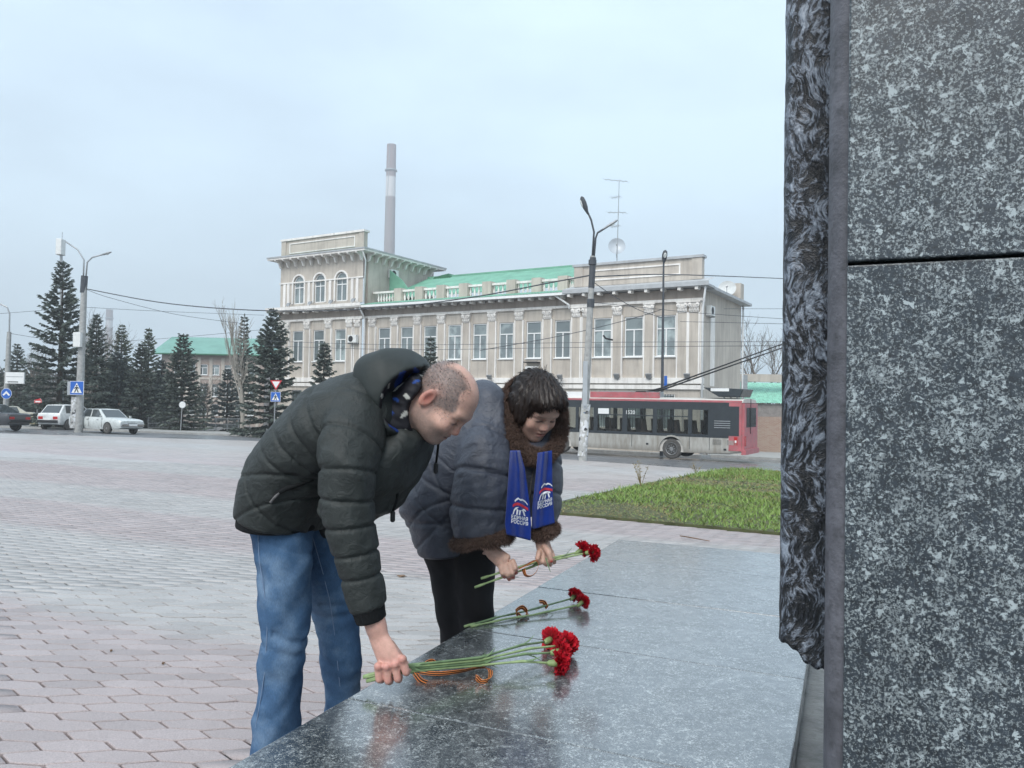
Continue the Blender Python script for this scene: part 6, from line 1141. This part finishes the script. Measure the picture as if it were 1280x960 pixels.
# trousers and shoes
ft = Field((-.40, 2.65, -.16), (.02, 3.25, .78), .006)
for L_, sd in (([(560, 676, 2.99, 36), (566, 715, 2.98, 29), (570, 760, 2.97, 26), (574, 800, 2.97, 24), (578, 905, 2.97, 24)], 71), ([(592, 676, 2.93, 32), (594, 715, 2.91, 26), (595, 760, 2.90, 23), (596, 800, 2.90, 22), (597, 912, 2.90, 23)], 75)): ft.put(sweep(pth([q[:3] for q in L_]), [pm(q[3], q[2]) for q in L_], [.10, .088, .075, .068, .07], VB, .02, lambda L, qn, qb, X, sd=sd: wob(X, 22, sd, .005)+wob(X, 50, sd+1, .0018)), .03)
people_obj(ft, 'trousers', M['trouser'], wom, 1)
for c, d_ in ((578, 2.97), (597, 2.90)):
    b_ = at(c, 900, d_); g0 = gz(b_[0], b_[1]); fs = Field((b_[0]-.16, b_[1]-.25, g0-.03), (b_[0]+.28, b_[1]+.16, g0+.16), .006); h_ = np.array([b_[0], b_[1], g0+.04]); fs.put(sweep([h_-HM*.05, h_+HM*.05, h_+HM*.12-UPZ*.012, h_+HM*.18-UPZ*.016], [.045, .043, .03, .022], [.036, .04, .043, .03], SM, .03), .01); people_obj(fs, 'shoe', M['shoe'], wom, 1)
# blue scarf: two hanging ends with the printed emblem
def panel(Lp, Rp, d0, d1, seed):                        # left and right edge points (px, py) from top to bottom
    Lp, Rp = np.array(Lp, float), np.array(Rp, float); sL = np.r_[0, np.cumsum(np.hypot(*np.diff(Lp, axis=0).T))]; sR = np.r_[0, np.cumsum(np.hypot(*np.diff(Rp, axis=0).T))]
    def S_(u, v, off=0.):
        a = np.array([np.interp(v*sL[-1], sL, Lp[:, i]) for i in (0, 1)]); b = np.array([np.interp(v*sR[-1], sR, Rp[:, i]) for i in (0, 1)]); p = a+(b-a)*u; d = d0+(d1-d0)*v+.013*math.sin(u*6.5+seed+v)*(1-.55*v)+.004*math.sin(u*13+seed*2+v*3)-.012*math.sin(math.pi*min(1, max(0, u)))
        return at(p[0], p[1], d-off)
    return S_
def scarf_mesh(S_, name):
    nu_, nv_ = 22, 40; mb = MB(); top = [S_(i/(nu_-1), j/(nv_-1)) for j in range(nv_) for i in range(nu_)]; bk = [S_(i/(nu_-1), j/(nv_-1), -.007) for j in range(nv_) for i in range(nu_)]; n = nu_*nv_
    q = lambda i, j: j*nu_+i; Fs = [(q(i, j), q(i, j+1), q(i+1, j+1), q(i+1, j)) for j in range(nv_-1) for i in range(nu_-1)]; Fs += [tuple(n+k for k in f[::-1]) for f in Fs]
    rim = [q(i, 0) for i in range(nu_)]+[q(nu_-1, j) for j in range(1, nv_)]+[q(i, nv_-1) for i in range(nu_-2, -1, -1)]+[q(0, j) for j in range(nv_-2, 0, -1)]; Fs += [(rim[k], rim[(k+1) % len(rim)], n+rim[(k+1) % len(rim)], n+rim[k]) for k in range(len(rim))]
    o = mb.raw(top+bk, Fs).build('scarf_end', M['scarf'], smooth=True); part(o, wom); return o
t = NT('print white'); M['print_white'] = t.set((.72, .75, .80), .7); t = NT('print red'); M['print_red'] = t.set((.50, .03, .05), .7)
def decal(S_, par, uv, m, name):
    """flat print: polygons given in emblem space are laid on the cloth"""
    me_v = []; me_f = []
    for poly in uv: b = len(me_v); me_v += [S_(*p, .0012) for p in poly]; me_f.append(tuple(range(b, b+len(poly))))
    o = MB().raw(me_v, me_f).build(name, m); part(o, par); o['kind'] = 'stuff' if len(uv) > 6 else None; 
    if o['kind'] is None: del o['kind']
    return o
def emblem(S_, par, u0, v0, su, sv, skew=0.):
    T = lambda x, y: (u0+x*su, v0-(y+skew*x)*sv)
    def strip(top, bot): return [[T(*top[i]), T(*top[i+1]), T(*bot[i+1]), T(*bot[i])] for i in range(len(top)-1)]
    wave = [(-.75, .10), (-.5, .26), (-.25, .34), (0, .33), (.3, .24), (.6, .14), (.95, .0)]; low = [(x, y-.22+.03*k) for k, (x, y) in enumerate(wave)]
    decal(S_, par, strip([(x, y+.12) for x, y in wave], [(x, y-.12) for x, y in wave]), M['print_red'], 'emblem_red_wave')
    fl_ = [(-.55, .62), (-.35, .80), (-.12, .92), (.08, .80), (.35, .84), (.65, .72), (.92, .48)]; decal(S_, par, strip(fl_, [(x+.04, y-.16) for x, y in fl_]), M['print_white'], 'emblem_white_wave')
    bear = [[(-.40, .02), (-.10, .08), (.25, .05), (.48, -.02), (.45, -.16), (.2, -.20), (-.1, -.2), (-.35, -.16)], [(-.40, .02), (-.36, -.14), (-.55, -.34), (-.62, -.2)], [(-.62, -.2), (-.52, -.3), (-.62, -.62), (-.74, -.62)], [(-.30, -.12), (-.12, -.18), (-.22, -.62), (-.38, -.62)], [(.0, -.16), (.16, -.2), (.06, -.62), (-.10, -.62)], [(.28, -.14), (.46, -.14), (.62, -.62), (.46, -.62)], [(.45, -.0), (.62, -.06), (.72, -.2), (.60, -.24), (.46, -.14)]]
    decal(S_, par, [[T(*p) for p in q] for q in bear], M['print_white'], 'emblem_bear')
    for txt, y in (('ЕДИНАЯ', -1.02), ('РОССИЯ', -1.42)):
        cu = bpy.data.curves.new('t', 'FONT'); cu.body = txt; cu.size = .52; cu.align_x = 'CENTER'; cu.resolution_u = 2; cu.offset = .012; ob = bpy.data.objects.new('t', cu); COL.objects.link(ob); dg = bpy.context.evaluated_depsgraph_get(); me = bpy.data.meshes.new_from_object(ob.evaluated_get(dg)); bpy.data.objects.remove(ob)
        xs = [v.co.x for v in me.vertices]; k = 1.7/(max(xs)-min(xs))
        for v in me.vertices: v.co = S_(*T(v.co.x*k, y+v.co.y*.85), .0014)
        me.name = 'lettering'; part(link('lettering', me, M['print_white']), par)
PA = panel([(637.5, 563), (636.5, 575), (634, 615), (631, 655), (633, 668)], [(650, 563), (656, 585), (661.5, 625), (664, 655), (663.5, 676)], 2.645, 2.625, 1.); PBn = panel([(672, 566), (669, 600), (665, 635), (664.5, 662)], [(690, 563), (690.5, 600), (692, 635), (693.5, 654)], 2.665, 2.66, 2.4)
oA = scarf_mesh(PA, 'scarf'); oB = scarf_mesh(PBn, 'scarf')
emblem(PA, oA, .56, .66, .38, .13); emblem(PBn, oB, .60, .55, .40, .14, .05)
# ================================================================== carnations
M['stem'] = mat('carnation stem', (.16, .245, .125), .5, .25, 40); M['stem_pale'] = mat('pale stem end', (.28, .38, .18), .5, .2, 40); M['calyx'] = mat('calyx', (.24, .33, .14), .5, .2, 60)
def petals():
    t = NT('carnation petals'); f = t.new('ShaderNodeAttribute', attribute_name='tint').outputs['Fac']; c = t.ramp(f, [(0, (.16, .002, .008)), (.5, (.42, .006, .018)), (1, (.62, .018, .035))]); return t.set(c, .55, 0, .3, Subsurface_Weight=.08)
M['petal'] = petals()
def ribbonmat():
    t = NT('orange and black ribbon'); f = t.new('ShaderNodeAttribute', attribute_name='tint').outputs['Fac']; O_ = (.70, .22, .05); K = (.012, .010, .010); c = t.ramp(f, [(0, O_), (.14, K), (.40, O_), (.60, K), (.86, O_)], 'CONSTANT'); return t.set(c, .5, 0, .4)
M['ribbon'] = ribbonmat()
def bloom_mesh(seed, r=.029):
    g = np.random.default_rng(seed); V = []; Q = []; T = []
    for lay, (n, tilt, rr) in enumerate(((9, .25, .42), (11, .65, .62), (13, 1.05, .82), (13, 1.45, .97), (12, 1.75, 1.0))):
        for k in range(n):
            a = 2*math.pi*(k+g.random()*.6)/n; tl = tilt+g.normal(0, .12); L_ = r*(.75+.35*rr)*g.uniform(.85, 1.1); w = r*.42*g.uniform(.8, 1.2); d = np.array([math.cos(a)*math.sin(tl), math.sin(a)*math.sin(tl), math.cos(tl)]); s = np.array([-math.sin(a), math.cos(a), 0]); nrm_ = np.cross(d, s); b = len(V); nu_, nv_ = 7, 4
            for j in range(nv_):
                for i in range(nu_):
                    f = j/(nv_-1); u = (i/(nu_-1)-.5)*2; z = L_*f*(1-.10*u*u*f)+(.10*r*((i % 2)*2-1)*f if j == nv_-1 else 0)
                    V.append(d*z+s*u*w*(.25+.75*f)+nrm_*(.12*r*math.sin(u*6+k*2)*f+.10*r*f*f*g.normal())+np.array([0, 0, .004])); T.append(.15+.75*f*g.uniform(.6, 1))
            Q += [(b+j*nu_+i, b+j*nu_+i+1, b+(j+1)*nu_+i+1, b+(j+1)*nu_+i) for j in range(nv_-1) for i in range(nu_-1)]
    me = npmesh('bloom', np.array(V), Q, True); at2 = me.attributes.new('tint', 'FLOAT', 'POINT'); at2.data.foreach_set('value', np.array(T, np.float32)); me.materials.append(M['petal']); return me
blooms = [bloom_mesh(k) for k in range(3)]
def ribbon(pts, w, e, twist=0., bax=(0, 0, 1)):
    P = [np.asarray(p, float) for p in pts]; Q = []
    for i in range(len(P)-1):
        p0, p1, p2, p3 = P[max(i-1, 0)], P[i], P[i+1], P[min(i+2, len(P)-1)]
        for t_ in np.linspace(0, 1, 6)[:-1]: Q.append(.5*((2*p1)+(-p0+p2)*t_+(2*p0-5*p1+4*p2-p3)*t_**2+(-p0+3*p1-3*p2+p3)*t_**3))
    Q.append(P[-1]); V = []; T = []; n = len(Q)
    for i, p in enumerate(Q):
        tg = nrm(Q[min(i+1, n-1)]-Q[max(i-1, 0)]); b = np.array(bax, float); b = nrm(b-tg*np.dot(b, tg)); c = np.cross(tg, b); a = twist*i/n; s = b*math.cos(a)+c*math.sin(a)
        for k in range(9): V.append(p+s*w*(k/8-.5)); T.append(k/8*.999)
    me = npmesh('ribbon', np.array(V), [(i*9+k, i*9+k+1, (i+1)*9+k+1, (i+1)*9+k) for i in range(n-1) for k in range(8)], True); a2 = me.attributes.new('tint', 'FLOAT', 'POINT'); a2.data.foreach_set('value', np.array(T, np.float32)); o = link('ribbon', me, M['ribbon']); md = o.modifiers.new('solid', 'SOLIDIFY'); md.thickness = .0008; part(o, e)
def carnation(pts, e, seed, hd=None, sc=1., leaves=2, pale=True):
    g = np.random.default_rng(seed); P = [np.asarray(p, float) for p in pts]; n = 13; T = np.linspace(0, len(P)-1, n); Pc = [np.array([np.interp(t_, range(len(P)), [q[i] for q in P]) for i in range(3)]) for t_ in T]; rr = [.0034+(.0012 if k in (3, 6, 9) else 0) for k in range(n)]
    st = part(MB().tube(Pc, rr, 7).build('stem', M['stem_pale'] if seed % 2 and pale else M['stem'], smooth=True), e)
    if pale: d0 = Pc[1]-Pc[0]; part(MB().tube([Pc[0]-nrm(d0)*.002, Pc[0]+d0*.5, Pc[0]+d0*1.1], [.0044, .0050, .0042], 7).build('stem_end', M['stem_pale'], smooth=True), e)
    for k in range(leaves):
        i = (3, 6, 9)[k % 3]; d = nrm(Pc[min(i+1, n-1)]-Pc[i]); for_s = g.choice([-1, 1]); a = nrm(np.cross(d, g.normal(size=3))); q = [Pc[i], Pc[i]+d*.03+a*.010, Pc[i]+d*.055+a*.030]; mb = MB(); wd = nrm(np.cross(d, a))*.0028; mb.raw([q[0]-wd*.6, q[0]+wd*.6, q[1]+wd, q[1]-wd, q[2]], [(0, 1, 2, 3), (3, 2, 4)]); o = mb.build('leaf', M['stem']); md = o.modifiers.new('solid', 'SOLIDIFY'); md.thickness = .0008; part(o, e)
    tip = Pc[-1]; d = nrm(hd if hd is not None else Pc[-1]-Pc[-2]); a = nrm(np.cross(d, (0, 0, 1))); b = np.cross(d, a)
    o = link('bloom', blooms[seed % 3], None); o.matrix_world = Matrix([[*(v*sc for v in (a[i], b[i], d[i])), (tip+d*.018*sc)[i]] for i in range(3)]+[[0, 0, 0, 1]]); part(o, e)
    c = part(MB().lathe([(.003, -.012), (.0075*sc, -.004), (.009*sc, .010), (.0085*sc, .022), (.006, .026)], 10, (a, b, d), tip).build('calyx', M['calyx'], smooth=True), e)
def on_slab(px, py, h=.0): v = ray(px, py); return C0+v*((ZS+h-CZ)/v[2])
D1 = 2.10
e = empty('carnation_bouquet', on_slab(600, 845), 0, 'bunch of red carnations with striped ribbon held down by the man', 'flowers')
heads = [((689, 797), (-.1, .3, .55)), ((709, 800), (.7, .2, .35)), ((697, 811), (.5, -.5, .35)), ((694, 824), (.55, -.55, .1))]
for k, ((hx, hy), hd) in enumerate(heads):
    s0 = at(455+4*(k % 2), 845.5+(k % 2)*5+(k > 1)*1.2, 2.135); s1 = at(505, 832+2.6*k, 2.116); zt = .010+.006*(3-k); s2 = on_slab(600, 822+3.2*k, .03+.008*(3-k)); tip = on_slab(hx-6, hy+5, .032) if k != 1 else on_slab(hx-8, hy+7, .038); carnation([s0, s1, s2, s2+(tip-s2)*.6+np.array([0, 0, .008]), tip], e, 40+k, nrm(tip-s2)*.9+np.array(hd)*.25, 1.2, 3)
ribbon([on_slab(530, 835, .022), on_slab(533, 829, .036), on_slab(540, 826, .04), on_slab(545, 830, .03)], .012, e, 1.2, (0, .6, .8)); ribbon([on_slab(520, 839, .02), on_slab(545, 842, .012), on_slab(575, 839, .016), on_slab(603, 834, .012), on_slab(613, 838, .02), on_slab(611, 849, .014), on_slab(602, 852, .006), on_slab(595, 846, .020), on_slab(597, 851, .004)], .012, e, 3.4, (0, .5, .85)); ribbon([on_slab(516, 838, .02), on_slab(525, 850, .004), on_slab(533, 854, .003)], .017, e, .5, (.3, .9, .2)); ribbon([on_slab(572, 829, .035), on_slab(590, 826, .035), on_slab(605, 822, .03)], .016, e, .4, (0, .5, .85))
e = empty('carnation_bouquet', on_slab(660, 765), 0, 'pair of red carnations lying alone on the granite slab between the two held bunches', 'flowers')
for k, (s_, h_) in enumerate((((581, 783), (715, 748)), ((589, 783), (724, 756)))):
    a = on_slab(*s_, .004); b = on_slab(*h_, .024); m_ = a+(b-a)*.55; m_[2] = ZS+.012; carnation([a, a+(b-a)*.3+np.array([0, 0, .002]), m_, b], e, 50+k, nrm(b-a)*.8+np.array([.1, .15, .5+.1*(1-k)]), .95, 3)
ribbon([on_slab(648, 772, .004), on_slab(645, 764, .03), on_slab(653, 759, .03), on_slab(660, 767, .012), on_slab(654, 771, .006), on_slab(647, 766, .02)], .016, e, 1.5, (0, .7, .7)); ribbon([on_slab(674, 752, .03), on_slab(680, 753, .026), on_slab(684, 760, .01)], .016, e, .6, (0, .7, .7))
e = empty('carnation_bouquet', at(660, 712, 2.67), 0, 'pair of red carnations with a ribbon loop held in both hands by the woman', 'flowers')
carnation([at(602, 723, 2.69), at(634, 713, 2.68), at(684, 699, 2.672), at(722, 690.5, 2.68)], e, 61, nrm((.7, .1, .45)), .95, 3); carnation([at(594, 734, 2.70), at(638, 718, 2.685), at(686, 701, 2.678), at(734, 691, 2.66)], e, 63, nrm((.85, -.35, .1)), .95, 3)
ribbon([at(648, 711, 2.66), at(656, 707, 2.655), at(668, 701, 2.65), at(673, 704, 2.64), at(671, 714, 2.64), at(664, 720, 2.645), at(657, 719, 2.65), at(654, 711, 2.66)], .016, e, .6, (.2, -.9, .1)); part(MB().tube(pth([(682, 697, 2.64), (685, 706, 2.635), (688, 715, 2.63)]), [.002, .0025, .001], 5).build('leaf', M['stem']), e)
# ------------------------------------------------------------------ passengers seen through the trolleybus windows
M['silhouette_dark'] = cloth('dark passenger silhouette', (.018, .018, .022), .8, .2)  # silhouette shade put into the colour: heads and clothes share one near-black
for k, (px, y, lab) in enumerate(((838, .55, 'passenger coloured as a dark silhouette sitting in the trolleybus behind the window over the rear wheel'), (812, .75, 'passenger coloured as a dark silhouette with low head sitting in the middle of the trolleybus'), (879, .55, 'passenger coloured as a dark silhouette standing by the last trolleybus window'))):
    b = PB+AXF*bpx(px)+NIN*(y+.1)+UPZ*.92; st = .55 if k == 2 else (-.12 if k == 1 else 0.); e = empty('person', b, 0, lab, 'person', None)
    f = Field(b-np.array([.45, .45, .05]), b+np.array([.45, .45, 1.65]), .02); up_ = lambda h, x=0., yy=0.: b+UPZ*(h+st*min(1, h/.3))+AXF*x+NIN*yy
    f.put(sweep([up_(.02), up_(.3), up_(.52), up_(.6)], [.15, .14, .13, .06], [.2, .2, .22, .07], NIN, .05), .05); f.put(ell(up_(.80, -.02), (.10, .08, .125)), .03); f.put(cone([up_(.6), up_(.74)], [.05, .05]), .03)
    for s in (-1, 1): f.put(cone([up_(.50, 0, s*.2), up_(.25, -.05, s*.24), up_(.15, -.22, s*.18)], [.06, .05, .04]), .04); f.put(cone([up_(.05, 0, s*.09), up_(.05, -.35, s*.1)], [.08, .06]), .04)
    people_obj(f, 'body', M['silhouette_dark'], e, 1)
# ------------------------------------------------------------------ the damp air
t = NT('haze'); t.n.remove(t.p); pv = t.new('ShaderNodeVolumePrincipled'); pv.inputs['Color'].default_value = (.96, .98, 1.0, 1); pv.inputs['Density'].default_value = .0013; pv.inputs['Anisotropy'].default_value = .2; t.lk(pv.outputs[0], t.n['Material Output'].inputs['Volume'])
link('haze', MB().box(-720, 720, -70, 870, -7, 140).mesh('haze'), t.m, kind='stuff', label='thin damp winter haze over the square', cat='haze')
